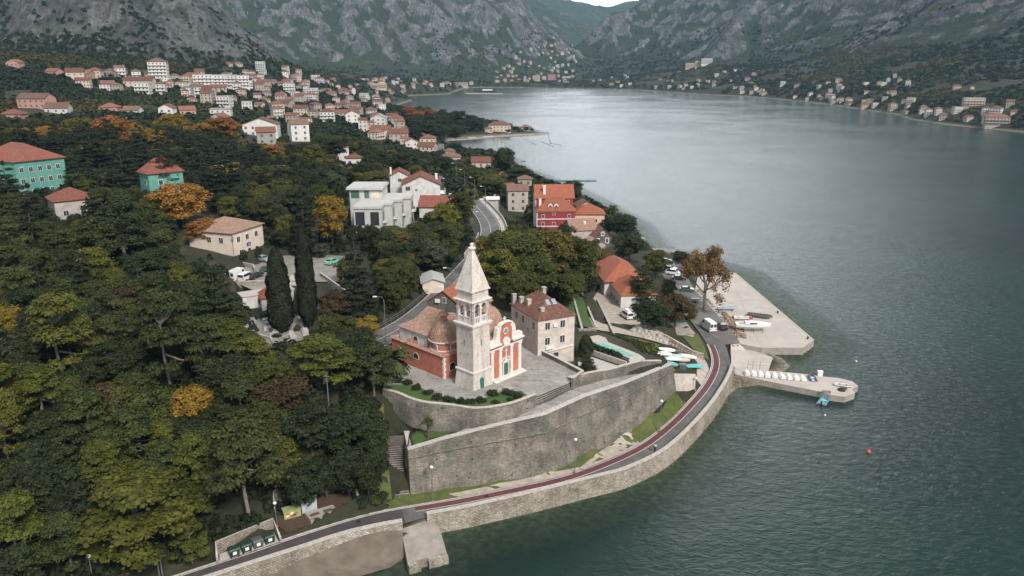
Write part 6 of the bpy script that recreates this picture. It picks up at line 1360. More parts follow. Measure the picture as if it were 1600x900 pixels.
mb = MB(); mb.prism([(-2.2, -.8), (1.6, -.6), (1.6, .6), (-2.2, .8)], 1.25, 1.75, 0, batter=.15); mb.build('cabin', BW, t); mb = MB(); mb.box(-1.0, .8, -.83, -.6, 1.4, 1.6, bottom=True); mb.build('window', CG, t); mb = MB(); mb.box(-3.4, -2.3, -.7, .7, 1.12, 1.3); mb.build('cockpit', BIN, t)
mb = MB(); mb.tube([(-1.2, 0, 1.7), (-1.2, 0, 3.0)], .03, 5); mb.face([(-1.17, 0, 3.0), (-.2, .1, 2.7), (-.3, .1, 2.2), (-1.17, 0, 2.4)]); mb.face([(-1.17, 0, 2.4), (-.3, .1, 2.2), (-.2, .1, 2.7), (-1.17, 0, 3.0)]); mb.build('flag', plain('flag_red', (.45, .02, .03)), t)
for a in (-2.4, 0, 2.2):
    for s in (1, -1): mb = MB(); mb.tube([(a, s * .9, -.9), (a, s * .75, .5)], .06, 5); mb.build('prop', M['rust'], t)
p = P(1187, 496, QZ); t = empty('wooden_wreck', (p[0], p[1], QZ), R_(-28), 'stripped dark wooden boat frame beyond the white yacht', 'boat'); mb = MB(); hull(mb, 6.4, 2.1, .85, 0, False, .5); mb.build('hull', [plain('weathered_grey_wood', (.1, .09, .08), (.2, .18, .16), 4, .9), M['rust']], t)
for k in range(7): mb = MB(); x = -2.4 + .75 * k; mb.tube([(x, -.95, .85), (x, 0, 1.05 + .1 * (k % 2)), (x, .95, .85)], .06, 4); mb.build('rib', M['metal_grey'], t)
for i, (px, py) in enumerate(((1262, 530), (1144.5, 428), (1215, 489.5))): p = P(px, py, 1.7); t = empty('bollard', (p[0], p[1], 1.76), 0, ['black iron bollard at the outer tip of the quay', 'black iron bollard at the inner far corner of the quay', 'black iron bollard midway along the quay edge'][i], 'bollard', 'bollards on the quay'); mb = MB(); mb.lathe(0, 0, [(.28, 0), (.2, .1), (.18, .4), (.3, .5), (.26, .62), (0, .66)], 10); mb.build('post', M['black'], t)
# kayaks, boats and tarpaulins stacked by the grass slope
KAY = [(1038, 549.5, -8, 4.6, BW, 'long white kayak topmost in the row on the grass slope'), (1052, 551.5, -10, 4.4, BG, 'dark grey kayak beside the topmost white one'), (1034, 555.5, -4, 4.2, BW, 'white hull second from the top at the left of the boat row'), (1052, 559.5, -8, 4.6, plain('pale_blue_hull', (.45, .56, .58)), 'pale blue upturned boat in the middle of the row'), (1047, 563.5, -2, 4.8, BW, 'white upturned boat nearest the bastion end'),
       (1072, 559.5, -20, 4.6, BW, 'white upturned hull at the right of the row'), (1062, 565, -2, 4.4, plain('pale_pink_hull', (.62, .5, .44)), 'pinkish upturned boat below the pale blue one'), (1044, 571, -22, 4.2, BT, 'teal covered boat at the corner of the bastion'), (1084, 575, 4, 4.4, BT, 'teal tarpaulin covered boat nearest the road')]
for px, py, dg, L, m_, lab in KAY:
    hp = hit(px, py); open_boat(hp[0], hp[1], hp[2] + .25, R_(dg), L, 1.35 if m_ is not BG else .8, .6, m_, lab, over=True, name='upturned_boat', group='boats laid up on the grass slope')
hp = hit(1066, 576); t = empty('storage_box', (hp[0], hp[1], hp[2]), 0, 'dark storage box between the two teal covered boats', 'box'); mb = MB(); mb.box(-.7, .7, -.5, .5, -.3, 1.0); mb.build('body', BG, t); mb = MB(); mb.box(-.75, .75, -.55, .55, 1.003, 1.1, bottom=True); mb.build('lid', M['metal_grey'], t)
# moored and distant craft
for px, py, L, lab in ((738, 216, 7, 'white motorboat moored nearest the spit jetty'), (706, 218, 6, 'small white boat at the inner end of the spit'), (763, 214.5, 9, 'grey boat moored at the tip of the spit jetty'), (777, 218, 5, 'tiny white boat floating off the monastery'), (818, 252, 4, 'tiny dark boat off the round pines'), (735, 244, 5, 'white boat tied to the far jetty')):
    p = P(px, py, 0); open_boat(p[0], p[1], -.25, R_(rng.uniform(-30, 30)), L, L * .3, L * .14, BW if 'dark' not in lab else BG, lab, thw=False)
def cabin_boat(px, py, L, lab, cat, name, mast=0, dark=False):
    p = P(px, py, 0); t = empty(name, (p[0], p[1], -.5), R_(5), lab, cat); mb = MB(); hull(mb, L, L * .2, L * .1, 0, False, .3); mb.build('hull', [BW if not dark else BG, BW], t); mb = MB(); mb.box(-L * .3, L * .2, -L * .06, L * .06, L * .08, L * .16); mb.build('cabin', BW, t)
    if mast: mb = MB(); mb.tube([(0, 0, L * .1), (0, 0, mast)], .12, 5); mb.build('mast', M['white_paint'], t)
cabin_boat(763, 144, 46, 'dark passenger ferry lying off the harbour mole', 'ferry', 'ferry', 12, True); cabin_boat(854, 150, 14, 'white sailing boat anchored off the head of the bay', 'sailing boat', 'sailing_boat', 24)
# buoys
def buoy(px, py, r, m_, lab, group=None): p = P(px, py, 0); t = empty('buoy', (p[0], p[1], 0), 0, lab, 'buoy', group); mb = MB(); mb.lathe(0, 0, [(.01, -r * .8), (r * .7, -r * .5), (r, 0), (r * .8, r * .55), (r * .25, r * .85), (.12 * r, r * 1.2), (0, r * 1.22)], 12); mb.build('float', m_, t, smooth=True); return t
ORG = plain('buoy_orange', (.6, .12, .05)); buoy(1357, 706, .45, ORG, 'orange red buoy alone on the dark water, lower right'); buoy(1289, 649, .22, BW, 'small white buoy in the water below the blue inflatable'); buoy(1338, 565, .28, BW, 'small white buoy beyond the pier tip')
k = 0
pb = None
for (x0, y0, x1, y1, n_) in ((815, 214, 837, 226, 8), (847, 222, 864, 229, 8), (857, 213, 860, 224, 5), (862, 224, 876, 227, 5), (770, 219, 803, 228, 6)):
    for i in range(n_):
        x, y = x0 + (x1 - x0) * i / (n_ - 1), y0 + (y1 - y0) * i / (n_ - 1); k += 1
        lab = 'small dark float in one of the mooring lines off the spit'
        if pb is None: pb = buoy(x, y, .55, BG, lab, 'floats of the mooring lines off the spit')
        else: q = P(x, y, 0); copy_thing(pb, (q[0], q[1], 0), 0, 1.0)
buoy(855.5, 207, .8, BG, 'single dark float just beyond the tip of the spit')
# floating barrier, far jetties
def deck(px, z, lab, cat, name, m_=None, th=.6):
    t = empty(name, (0, 0, 0), 0, lab, cat); mb = MB(); mb.prism(W2(px, z), z - th - 1.2, z); mb.build('deck', m_ or M['pier_concrete'], t); return t
deck([(845, 282.6), (932, 282.6), (932, 281), (845, 281)], .35, 'long thin floating barrier lying offshore above the crimson building', 'floating barrier', 'floating_barrier', plain('float_teal', (.1, .2, .22)))
deck([(745, 245.5), (786, 246.5), (786, 244.5), (745, 243.5)], .9, 'straight narrow jetty behind the far red roofed hall', 'jetty', 'jetty'); deck([(1008, 392), (1057, 394), (1056, 389), (1010, 387)], 1.0, 'short rusty edged quay beyond the quayside cars', 'quay', 'small_quay', M['seawall'])
deck([(990, 373), (1008, 373), (1008, 371), (990, 371)], .8, 'little dark landing stage by the shore pines', 'jetty', 'landing_stage'); deck([(727, 146), (786, 146.5), (786, 145.4), (727, 145)], 1.6, 'long thin harbour mole reaching out beside the ferry', 'mole', 'harbour_mole'); deck([(700, 218.6), (735, 216.8), (785, 212.6), (847, 209.3), (847, 208.2), (785, 211.4), (735, 215.6), (700, 217.5)], .8, 'low pale quay edging the wooded spit', 'quay', 'spit_quay', M['pier_concrete'])
# ------------------------------------------------------------------ street furniture
def globe_lamp(px, yb, yt, z, lab, group='globe lamps along the coast road'):
    p = P(px, yb, z); h = PY(px, yt, p[1])[2] - z; t = empty('street_lamp', (p[0], p[1], z), 0, lab, 'street lamp', group)
    mb = MB(); mb.lathe(0, 0, [(.22, -.3), (.22, .12), (.09, .2)], 8); mb.tube([(0, 0, .1), (0, 0, h - .3)], [.075, .05], 8); mb.build('pole', M['metal_grey'], t); mb = MB(); mb.lathe(0, 0, [(.06, h - .35), (.24, h - .22), (.28, h - .05), (.2, h + .1), (0, h + .16)], 10); mb.build('lamp_head', M['lamp_white'], t, smooth=True)
for a in ((676, 783, 729, 2.5, 'globe lamp in front of the left half of the bastion'), (898, 738, 686, 2.6, 'globe lamp in front of the bastion corner'), (1031, 673, 626, 2.8, 'globe lamp on the grass below the right half of the bastion'), (1086, 609, 590, 3.2, 'short globe lamp near the low pale wall'), (433, 823, 785, 2.7, 'globe lamp between the bins and the fenced yard'), (145, 905, 868, 4.0, 'globe lamp among the trees at the lower left'), (913, 708, 655, 3, None)):
    if a[4]: globe_lamp(*a)
def arm_lamp(px, yb, yt, z, dg, lab, arm=1.4, group='tall lamps along the main road'):
    p = P(px, yb, z); h = PY(px, yt, p[1])[2] - z; t = empty('road_lamp', (p[0], p[1], z), R_(dg), lab, 'street lamp', group)
    mb = MB(); mb.tube([(0, 0, -.8), (0, 0, h * .9), (.3, 0, h), (arm, 0, h + .05)], [.1, .07, .06, .05], 7); mb.build('pole', M['metal_grey'], t); mb = MB(); mb.box(arm - .1, arm + .7, -.16, .16, h, h + .14, bottom=True); mb.build('lamp_head', M['lamp_white'], t)
for a in ((603, 531, 464, 14.6, 180, 'tall road lamp left of the red church'), (713.5, 285, 255, 13.1, 190, 'farthest road lamp at the bend of the main road'), (726.5, 298, 265, 13.5, 190, 'second farthest lamp along the main road'), (742, 314, 277, 13.8, 190, 'middle lamp of the row along the main road'), (759, 328, 291, 14.0, 190, 'second nearest lamp along the main road, by the white canopy'), (781, 345, 305, 14.0, 190, 'nearest lamp of the row along the main road'), (917, 456, 428, 8.5, 180, 'lamp beside the lawn terraces behind the stone house'), (737.5, 352, 331, 14.2, 0, 'lamp pole on the inland side of the main road'), (707, 452, 419, 14.2, 180, 'lamp rising behind the church and its red roofed neighbour'), (180, 612, 568, 16, 200, 'lamp sticking out of the trees at the left')): arm_lamp(*a)
for px, yb, yt, z, lab in ((249, 899, 858, 3.4, 'left pole of the twin poles at the lower left'), (254, 899, 860, 3.4, 'right pole of the twin poles at the lower left'), (518, 690, 585, 10, 'bare thin pole standing in the wood left of the bastion')):
    p = P(px, yb, z); h = PY(px, yt, p[1])[2] - z; t = empty('utility_pole', (p[0], p[1], z), 0, lab, 'pole'); mb = MB(); mb.tube([(0, 0, -.5), (0, 0, h)], [.1, .07], 7); mb.build('pole', M['metal_grey'], t); mb = MB(); mb.box(-.35, .35, -.05, .05, h - .35, h - .25, bottom=True); mb.build('crossbar', M['metal_grey'], t)
# waste bins and their enclosure
bwl = W2([(342, 878), (340, 862), (428, 826), (437, 846)], 2.7); t = empty('bin_enclosure', (0, 0, 0), 0, 'low stone enclosure around the four green bins', 'wall'); mb = MB(); wall_run(mb, bwl, .3, 1.8, [3.4, 4.2, 4.3, 3.3], 1); mb.build('wall', [M['seawall'], M['coping']], t)
sheet('bin_pad', W2([(343, 879), (343, 866), (428, 832), (436, 847)], 2.6), M['concrete'], 2.62)
BGm = plain('bin_green', (.02, .05, .035), None, 3, .5)
bdir = math.atan2(*(np.array(P(422, 849, 2.6)[:2]) - np.array(P(365, 869, 2.6)[:2]))[::-1])
for i, (px, py) in enumerate(((366, 868), (385, 861), (403, 854), (421, 847))):
    p = P(px, py, 2.63); t = empty('waste_bin', (p[0], p[1], 2.63), bdir, ['green waste bin farthest left in the enclosure', 'second green waste bin from the left', 'open grey green waste bin, third from the left', 'green waste bin nearest the lamp'][i], 'bin', 'waste bins by the coast road'); bm_ = BGm if i != 2 else BG
    mb = MB(); mb.prism([(-.62, -.5), (.62, -.5), (.62, .5), (-.62, .5)], 1.05, .2, 0, batter=.1) if False else mb.prism([(-.6, -.48), (.6, -.48), (.6, .48), (-.6, .48)], .18, 1.1, 0, bottom=True, batter=-.08); mb.build('body', bm_, t)
    mb = MB(); mb.prism([(-.72, -.6), (.72, -.6), (.72, .6), (-.72, .6)], 1.103, 1.28, 0, bottom=True, batter=.12); mb.build('lid', bm_, t); mb = MB(); plate(mb, (-.6, -.56, 1, 0), q4(.35, .85, .45, .9), .03, .03); mb.build('sticker', M['lamp_white'], t)
    for sx in (-.5, .5):
        for sy in (-.4, .4): mb = MB(); mb.tube([(sx, sy - .05, .1), (sx, sy + .05, .1)], .1, 8); mb.build('wheel', M['black'], t)
# fenced yard with cabinets
yw = W2([(431, 806), (430, 790), (470, 776), (546, 760), (560, 792)], 3.0); t = empty('yard_wall', (0, 0, 0), 0, 'dark rubble retaining wall around the small cabinet yard', 'wall'); mb = MB(); wall_run(mb, yw, .4, 2, [4.2, 5.4, 6.0, 6.6, 4.4], 1); mb.build('wall', [M['limestone'], M['coping']], t)
sheet('yard_ground', W2([(432, 820), (432, 793), (545, 765), (556, 792), (450, 832)], 2.9), plain('brown_earth', (.1, .06, .04), (.06, .04, .03), 1, .95), 2.85)
def cab(px, py, w, d, h, m_, lab, name='utility_cabinet', doors=2, cat='cabinet', extra=None):
    p = P(px, py, 2.87); t = empty(name, (p[0], p[1], 2.87), bdir * .8, lab, cat); mb = MB(); mb.box(-w / 2, w / 2, -d / 2, d / 2, -.2, h); mb.build('body', m_, t); mb = MB(); mb.box(-w / 2 - .06, w / 2 + .06, -d / 2 - .06, d / 2 + .06, h + .003, h + .08, bottom=True); mb.build('lid', m_, t)
    for k in range(doors): a = -w / 2 + .08 + k * w / doors; mb = MB(); plate(mb, (0, -d / 2, 1, 0), q4(a, a + w / doors - .14, .12, h - .12), .03, .02); mb.build('door', m_, t)
    if extra: extra(t, w, d, h)
cab(483, 797, 2.2, .9, 2.3, plain('pale_blue_metal', (.5, .54, .57)), 'tall pale blue metal cabinet in the walled yard'); cab(461, 791, .95, .6, 1.5, M['cream_plaster'], 'narrow cream cabinet left of the pale blue one', doors=1)
def graffiti(t, w, d, h):
    r = np.random.default_rng(5)
    for k in range(7):
        a, b = r.uniform(-w / 2 + .1, w / 2 - .6), r.uniform(.1, h - .5); mb = MB(); plate(mb, (0, -d / 2, 1, 0), [(a, b), (a + .5, b + .05), (a + .45, b + .4), (a + .1, b + .3)], .035 + .002 * k, .02); mb.build('graffiti', [ORG, PAINT['green'], M['lamp_white'], ORG][k % 4], t)
cab(456, 805, 2.4, 1.4, 1.1, plain('lime_paint', (.35, .4, .16)), 'low lime green box sprayed with orange graffiti', 'electric_box', 2, 'box', graffiti)
bp_ = W2([(476, 806), (520, 793), (530, 803), (486, 818)], 3.1); t = empty('concrete_basin', (0, 0, 0), 0, 'low concrete basin with two openings in the yard', 'basin'); mb = MB(); mb.prism(bp_, 2.5, 3.6); mb.build('rim', M['pier_concrete'], t)
c0 = np.mean(np.array(bp_), 0)
for s in (-.25, .22): cc = c0 + (np.array(bp_[1]) - np.array(bp_[0])) * s; mb = MB(); mb.prism([tuple(cc + (np.array(p_) - c0) * .32) for p_ in bp_], 3.2, 3.61); mb.build('opening', plain('brown_water', (.12, .08, .05)), t)
fe = W2([(452, 832), (470, 826), (490, 820), (512, 813), (535, 806), (556, 799)], 2.8); t = empty('yard_fence', (0, 0, 0), 0, 'low dark wire fence between the cabinet yard and the road', 'fence')
for a in resample(fe, 9): mb = MB(); mb.tube([(a[0], a[1], 2.3), (a[0], a[1], 3.9)], .04, 5); mb.build('post', M['rust'], t)
for h_ in (3.2, 3.8): mb = MB(); mb.tube([(*a, h_) for a in fe], .02, 4); mb.build('wire', M['rust'], t)
# swimming pool garden
plz = 12.35; t = empty('swimming_pool', (0, 0, 0), 0, 'narrow turquoise swimming pool with a white rim above the bastion path', 'swimming pool'); sur = W2([(926, 534.5), (947, 533.2), (998, 553), (1008, 560), (990, 568), (982, 564), (984, 560)], plz); mb = MB(); mb.prism(sur, 10.5, plz); mb.build('rim', M['concrete'], t)
mb = MB(); mb.prism(W2([(930, 537), (945, 536.5), (990, 554.5), (984, 558)], plz), plz - .1, plz + .015); mb.build('pool_water', plain('pool_water', (.004, .3, .23), (.004, .26, .2), 1, .35), t)
sheet('patio', W2([(903, 566), (925, 558), (975, 575), (960, 583), (925, 588), (905, 583)], 12.2), M['concrete'], 12.22); sheet('round_patio', W2([(918, 533), (922, 526), (935, 524), (946, 528), (950, 534), (935, 536)], 12.4), M['concrete'], 12.45, edge=1)
t = empty('planter_wall', (0, 0, 0), 0, 'low stone planter wall across the pool garden', 'wall'); mb = MB(); wall_run(mb, W2([(905, 552), (925, 552), (978, 570)], 12.2), .3, 11, 12.8, 1); mb.build('wall', [M['old_plaster'], M['coping']], t)
# steps with sleepers down to the road, rubble heaps
sa, sb = [P(1037, 531, 6.4), P(1058, 543, 5.0), P(1080, 556, 3.7), P(1100, 562, 2.8)], [P(1029, 540, 6.4), P(1050, 552, 5.0), P(1072, 563, 3.7), P(1096, 568, 2.8)]
t = empty('sleeper_steps', (0, 0, 0), 0, 'long shallow gravel steps edged with dark timber sleepers', 'steps'); A = resample(sa, 15)[::-1]; B = resample(sb, 15)[::-1]
for i in range(14):
    mb = MB(); mb.prism([A[i][:2], B[i][:2], B[i + 1][:2], A[i + 1][:2]], A[i][2] - 1.5, A[i + 1][2] + .25); mb.build('step', M['gravel'], t)
    d = (A[i + 1][:2] - A[i][:2]); d /= np.linalg.norm(d); mb = MB(); mb.prism([A[i][:2] - d * .12, B[i][:2] - d * .12, B[i][:2] + d * .12, A[i][:2] + d * .12], A[i][2] - 1, A[i + 1][2] + .32); mb.build('sleeper', WOODM, t)
t = empty('step_wall', (0, 0, 0), 0, 'pale rubble wall following the sleeper steps downhill', 'wall'); wl = resample(sa, 8); mb = MB(); wall_run(mb, offset(wl, .5), .5, wl[:, 2] - 1, wl[:, 2] + 1.1, 1); mb.build('wall', [M['seawall'], M['coping']], t)
def rubble(name, poly, n, smin, smax, m_, z0=None, seed=1, heap=.8, kind='stuff'):
    r = np.random.default_rng(seed); xs = [p[0] for p in poly]; ys = [p[1] for p in poly]; mb = MB(); k = 0
    while k < n:
        x, y = r.uniform(min(xs), max(xs)), r.uniform(min(ys), max(ys))
        if not in_poly(np.array([x]), np.array([y]), poly)[0]: continue
        dd = pdist(np.array([x]), np.array([y]), poly)[0]; s = r.uniform(smin, smax); z = (Tzs(x, y) if z0 is None else z0) + r.uniform(0, min(heap, dd * .5)); a = r.uniform(0, 3.1)
        c_ = [rot(s * r.uniform(.6, 1.1) * q_[0], s * r.uniform(.5, 1) * q_[1], a) for q_ in ((-1, -1), (1, -1), (1.1, .8), (-.8, 1.1))]; mb.prism([(x + q_[0], y + q_[1]) for q_ in c_], z - s * .6, [z + s * r.uniform(.3, .9) for _ in range(4)], 0, batter=s * .2); k += 1
    return tag(mb.build(name, m_), kind=kind)
rubble('rubble_heap', W2([(984, 522), (995, 511), (1022, 512), (1045, 522), (1042, 531), (1010, 531)], 7.5), 330, .22, .62, plain('pale_rubble', (.5, .46, .4), (.3, .27, .24), 2, .95), seed=3)
rubble('broken_stones', W2([(1120, 491), (1152, 528), (1168, 530), (1160, 510), (1135, 489), (1124, 484)], 1.8), 170, .15, .5, plain('rusty_rubble', (.36, .27, .2), (.2, .13, .09), 1.5, .95), 1.7, 5, .5)
rubble('quay_kerb_stones', W2([(1088, 453), (1105, 471), (1121, 489), (1125, 488), (1108, 469), (1091, 451)], 1.8), 80, .15, .35, M['seawall'], 1.75, 6, .3)
sl = np.array([P(*q_, -.05)[:2] for q_ in ((667, 823), (720, 812), (760, 806), (830, 790), (900, 772), (960, 756), (1000, 747), (1044, 723), (1086, 680), (1114, 645), (1133, 621), (1147, 607))]); sl2 = offset(sl, -1.2)
rubble('foreshore_rocks', sl.tolist() + sl2.tolist()[::-1], 420, .15, .45, plain('wet_rock', (.16, .13, .1), (.07, .06, .05), 2, .7), -.25, 8, .25)
rubble('beach_stones', W2([(1140, 585), (1160, 592), (1185, 597), (1160, 604), (1145, 604)], .2), 120, .12, .4, plain('beach_rock', (.25, .2, .15), (.12, .1, .07), 2, .9), None, 9, .2)
# lawn terrace walls behind the stone house
for i, (a, b, lab) in enumerate((((893, 461), (908, 517), 'thin pale kerb wall dividing the two lawn terraces'), ((908, 460), (930, 514), 'pale wall along the right edge of the lawn terraces'), ((905, 518), (932, 517), 'rubble wall at the foot of the lawn terraces'), ((932, 470), (958, 524), 'stone edged bed beside the lane, right of the lawns'))):
    la = [hit(*a), hit((a[0] + b[0]) / 2, (a[1] + b[1]) / 2), hit(*b)]; t = empty('terrace_wall', (0, 0, 0), 0, lab, 'wall'); mb = MB(); wall_run(mb, [q_[:2] for q_ in la], .45, [q_[2] - 1 for q_ in la], [q_[2] + .5 for q_ in la], 1); mb.build('wall', [M['seawall'], M['coping']], t)
# car park walls
for a, z0, z1, lab in (([(300 + 56, 452), (430, 448)], 16, 19.3, 'parapet wall at the edge of the car park above the annex'), ([(365, 412), (395, 418), (397, 424)], 18, 19.6, 'low rough garden wall in front of the office building'), ([(500, 437), (545, 470)], 15.8, 19.4, 'pale retaining wall descending from the lane to the shrubs'), ([(398, 528), (432, 538), (470, 524)], 14.5, 16.5, 'cemetery boundary wall along the wood')):
    t = empty('boundary_wall', (0, 0, 0), 0, lab, 'wall'); mb = MB(); wall_run(mb, W2(a, (z0 + z1) / 2), .35, z0 - 1, z1, 1); mb.build('wall', [M['seawall'], M['coping']], t)
# tombs
gp_ = W2(GRAVE, 16.2); got = []; TM = [plain('tomb_white', (.5, .48, .45), (.3, .29, .27), 2, .7), plain('tomb_grey', (.3, .29, .28), None, 2, .5)]
for _ in range(400):
    if len(got) >= 22: break
    x, y = rng.uniform(min(p[0] for p in gp_), max(p[0] for p in gp_)), rng.uniform(min(p[1] for p in gp_), max(p[1] for p in gp_))
    if not in_poly(np.array([x]), np.array([y]), gp_)[0] or any(math.hypot(x - a, y - b) < 2.6 for a, b in got): continue
    got.append((x, y)); k = len(got); m_ = TM[int(rng.random() < .25)]; t = empty('tomb', (x, y, 16.1), R_(20 + rng.normal(0, 4)), None, 'tomb', 'tombs of the little cemetery'); t['_lab'] = 'pale stone tomb' if m_ is TM[0] else 'grey stone tomb'
    mb = MB(); mb.box(-.6, .6, -1.1, 1.1, 0, .5); mb.build('slab', m_, t); mb = MB(); mb.box(-.4, .4, .95, 1.1, .503, .8 + rng.uniform(0, .3)); mb.build('headstone', m_, t)
# ------------------------------------------------------------------ the person on the road
def person(px, py, z, rz, lab):
    p = P(px, py, z); t = empty('person', (p[0], p[1], z), rz, lab, 'person'); J = dict(pel=(0, 0, .95), ch=(0, .02, 1.28), nk=(0, .02, 1.47), hd=(0, .04, 1.6), ht=(0, .05, 1.7), lh=(.1, 0, .92), lk=(.12, .06, .5), la=(.12, -.08, .09), lt=(.12, .1, .04), rh=(-.1, 0, .92), rk=(-.12, .1, .5), ra=(-.13, .16, .09), rt=(-.13, .34, .04), ls=(.19, .02, 1.42), le=(.26, -.06, 1.15), lw=(.25, .06, .92), rs=(-.19, .02, 1.42), re=(-.27, .04, 1.14), rw=(-.24, .2, .95))
    def skin(names, edges, rad, mt, nm):
        me = bpy.data.meshes.new(nm); me.from_pydata([J[k] for k in names], [(names.index(a), names.index(b)) for a, b in edges], []); o = bpy.data.objects.new(nm, me); COL.objects.link(o); m1 = o.modifiers.new('s', 'SKIN'); o.data.skin_vertices.new() if not o.data.skin_vertices else None
        for i, k in enumerate(names): sv = o.data.skin_vertices[0].data[i]; sv.radius = (rad[k] * (1.3 if k in ('ch', 'pel') else 1), rad[k]); sv.use_root = (i == 0)
        o.modifiers.new('u', 'SUBSURF').levels = 1; dg = bpy.context.evaluated_depsgraph_get(); me2 = bpy.data.meshes.new_from_object(o.evaluated_get(dg)); bpy.data.objects.remove(o); me2.materials.clear(); me2.materials.append(mt); me2.polygons.foreach_set('use_smooth', [True] * len(me2.polygons)); return link_mesh(nm, me2, t)
    rad = dict(pel=.14, ch=.14, nk=.055, hd=.095, ht=.08, lh=.095, lk=.065, la=.045, lt=.04, rh=.095, rk=.065, ra=.045, rt=.04, ls=.06, le=.045, lw=.032, rs=.06, re=.045, rw=.032)
    SK = plain('skin', (.42, .25, .18)); al = list(J); E_ = [('pel', 'ch'), ('ch', 'nk'), ('nk', 'hd'), ('hd', 'ht'), ('pel', 'lh'), ('lh', 'lk'), ('lk', 'la'), ('la', 'lt'), ('pel', 'rh'), ('rh', 'rk'), ('rk', 'ra'), ('ra', 'rt'), ('ch', 'ls'), ('ls', 'le'), ('le', 'lw'), ('ch', 'rs'), ('rs', 're'), ('re', 'rw')]
    skin(al, E_, rad, SK, 'body'); up = ['ch', 'pel', 'nk', 'ls', 'le', 'rs', 're']; skin(up, [('ch', 'pel'), ('ch', 'nk'), ('ch', 'ls'), ('ls', 'le'), ('ch', 'rs'), ('rs', 're')], {k: rad[k] * 1.22 for k in up}, plain('shirt_white', (.7, .72, .76)), 'shirt')
    lo = ['pel', 'lh', 'lk', 'la', 'rh', 'rk', 'ra']; skin(lo, [('pel', 'lh'), ('lh', 'lk'), ('lk', 'la'), ('pel', 'rh'), ('rh', 'rk'), ('rk', 'ra')], {k: rad[k] * 1.2 for k in lo}, plain('trousers_dark', (.03, .035, .05)), 'trousers')
    mb = MB(); mb.lathe(0, .035, [(.09, 1.62), (.105, 1.68), (.09, 1.75), (.03, 1.79), (0, 1.8)], 12); mb.build('hair', plain('hair_dark', (.03, .02, .015)), t)
    for s in (1, -1): mb = MB(); y0 = -.1 if s > 0 else .14; mb.box(s * .125 - .05, s * .125 + .05, y0, y0 + .27, .0, .09); mb.build('shoe', M['black'], t)
person(1023, 706.5, CZ, R_(-40), 'person in a pale shirt and dark trousers walking on the road edge below the bastion')
# road manholes and worn patches
for i, (px, py, r) in enumerate(((1118, 578, .35), (560, 815, .35), (760, 775, .35))): p = P(px, py, RZ + .02); t = empty('manhole_cover', (p[0], p[1], RZ + .02), 0, ['round manhole cover on the bend near the pier', 'round manhole cover on the dark stretch left of the jetty', 'round manhole cover in front of the bastion'][i], 'manhole'); mb = MB(); mb.lathe(0, 0, [(r, -.02), (r, .004), (0, .005)], 14); mb.build('lid', M['black'], t)
# ------------------------------------------------------------------ trees
LEAF = dict(
    pine_y=leafy('pine_needles_bright', (.052, .062, .010), (.115, .118, .018)), pine_g=leafy('pine_needles', (.03, .042, .012), (.074, .086, .022)),
    dark=leafy('evergreen_leaves', (.018, .027, .010), (.044, .056, .019)), green=leafy('broad_leaves', (.036, .048, .011), (.085, .09, .019)),
    yellow=leafy('yellow_leaves', (.16, .11, .015), (.28, .18, .022), .15), orange=leafy('orange_leaves', (.2, .08, .018), (.32, .14, .032), .15), ygreen=leafy('yellow_green_leaves', (.07, .075, .012), (.15, .13, .021)),
    conifer=leafy('cedar_needles', (.013, .021, .012), (.031, .042, .02)), cypress=leafy('cypress_foliage', (.010, .016, .008), (.022, .031, .014), .1), brown=leafy('browning_leaves', (.13, .075, .035), (.3, .17, .07), .1),
    olive=leafy('olive_leaves', (.045, .054, .03), (.08, .088, .052)), rusty=leafy('rusty_shrub_leaves', (.045, .032, .014), (.09, .06, .026)))
def leaves(C, Rv, n, size, seed, up=.5, shell=.55, flat_bottom=True):
    """n leaf clumps around each centre C with radii Rv; faces tilt outwards and up"""
    r = np.random.default_rng(seed); C = np.asarray(C, float); Rv = np.asarray(Rv, float); k = len(C)
    w = (Rv[:, 0] * Rv[:, 2]) ** .9; idx = r.choice(k, n, p=w / w.sum())
    d = r.normal(size=(n, 3)); d /= np.linalg.norm(d, axis=1)[:, None]
    if flat_bottom: d[:, 2] = np.where(d[:, 2] < -.25, -d[:, 2] * .6, d[:, 2])
    rad = (shell + (1 - shell) * r.random(n) ** .5 + np.where(r.random(n) < .16, r.uniform(.1, .45, n), 0))[:, None]; p = C[idx] + d * Rv[idx] * rad
    nn = d * .8 + np.array([0, 0, up]) + r.normal(size=(n, 3)) * .42; nn /= np.linalg.norm(nn, axis=1)[:, None]
    a = np.cross(nn, r.normal(size=(n, 3))); a /= np.linalg.norm(a, axis=1)[:, None]; b = np.cross(nn, a)
    s = (size * r.uniform(.6, 1.35, n))[:, None]; asp = r.uniform(.55, 1.0, n)[:, None]
    V = np.stack([p - a * s - b * s * asp * .5, p + a * s * .4 - b * s * asp, p + a * s + b * s * asp * .5, p - a * s * .4 + b * s * asp], 1).reshape(-1, 3)
    return V, np.arange(n * 4).reshape(n, 4)
def limbs(mb, base, top, r0, r1, tips, rb=.09, start=.35):
    base, top = np.array(base, float), np.array(top, float); mid = (base + top) / 2 + np.array([.25, .1, 0])
    mb.tube([base, mid, top], [r0, (r0 + r1) / 2, r1], 7)
    for i, t in enumerate(tips):
        t = np.array(t, float); f = start + (1 - start) * min(1, max(0, (t[2] - base[2]) / (top[2] - base[2] + .01) - .25)); q = base + (top - base) * f
        mb.tube([q, (q + t) / 2 + np.array([0, 0, -.25]), t], [rb * 1.6, rb, rb * .45], 5, cap=False)
TK = {}
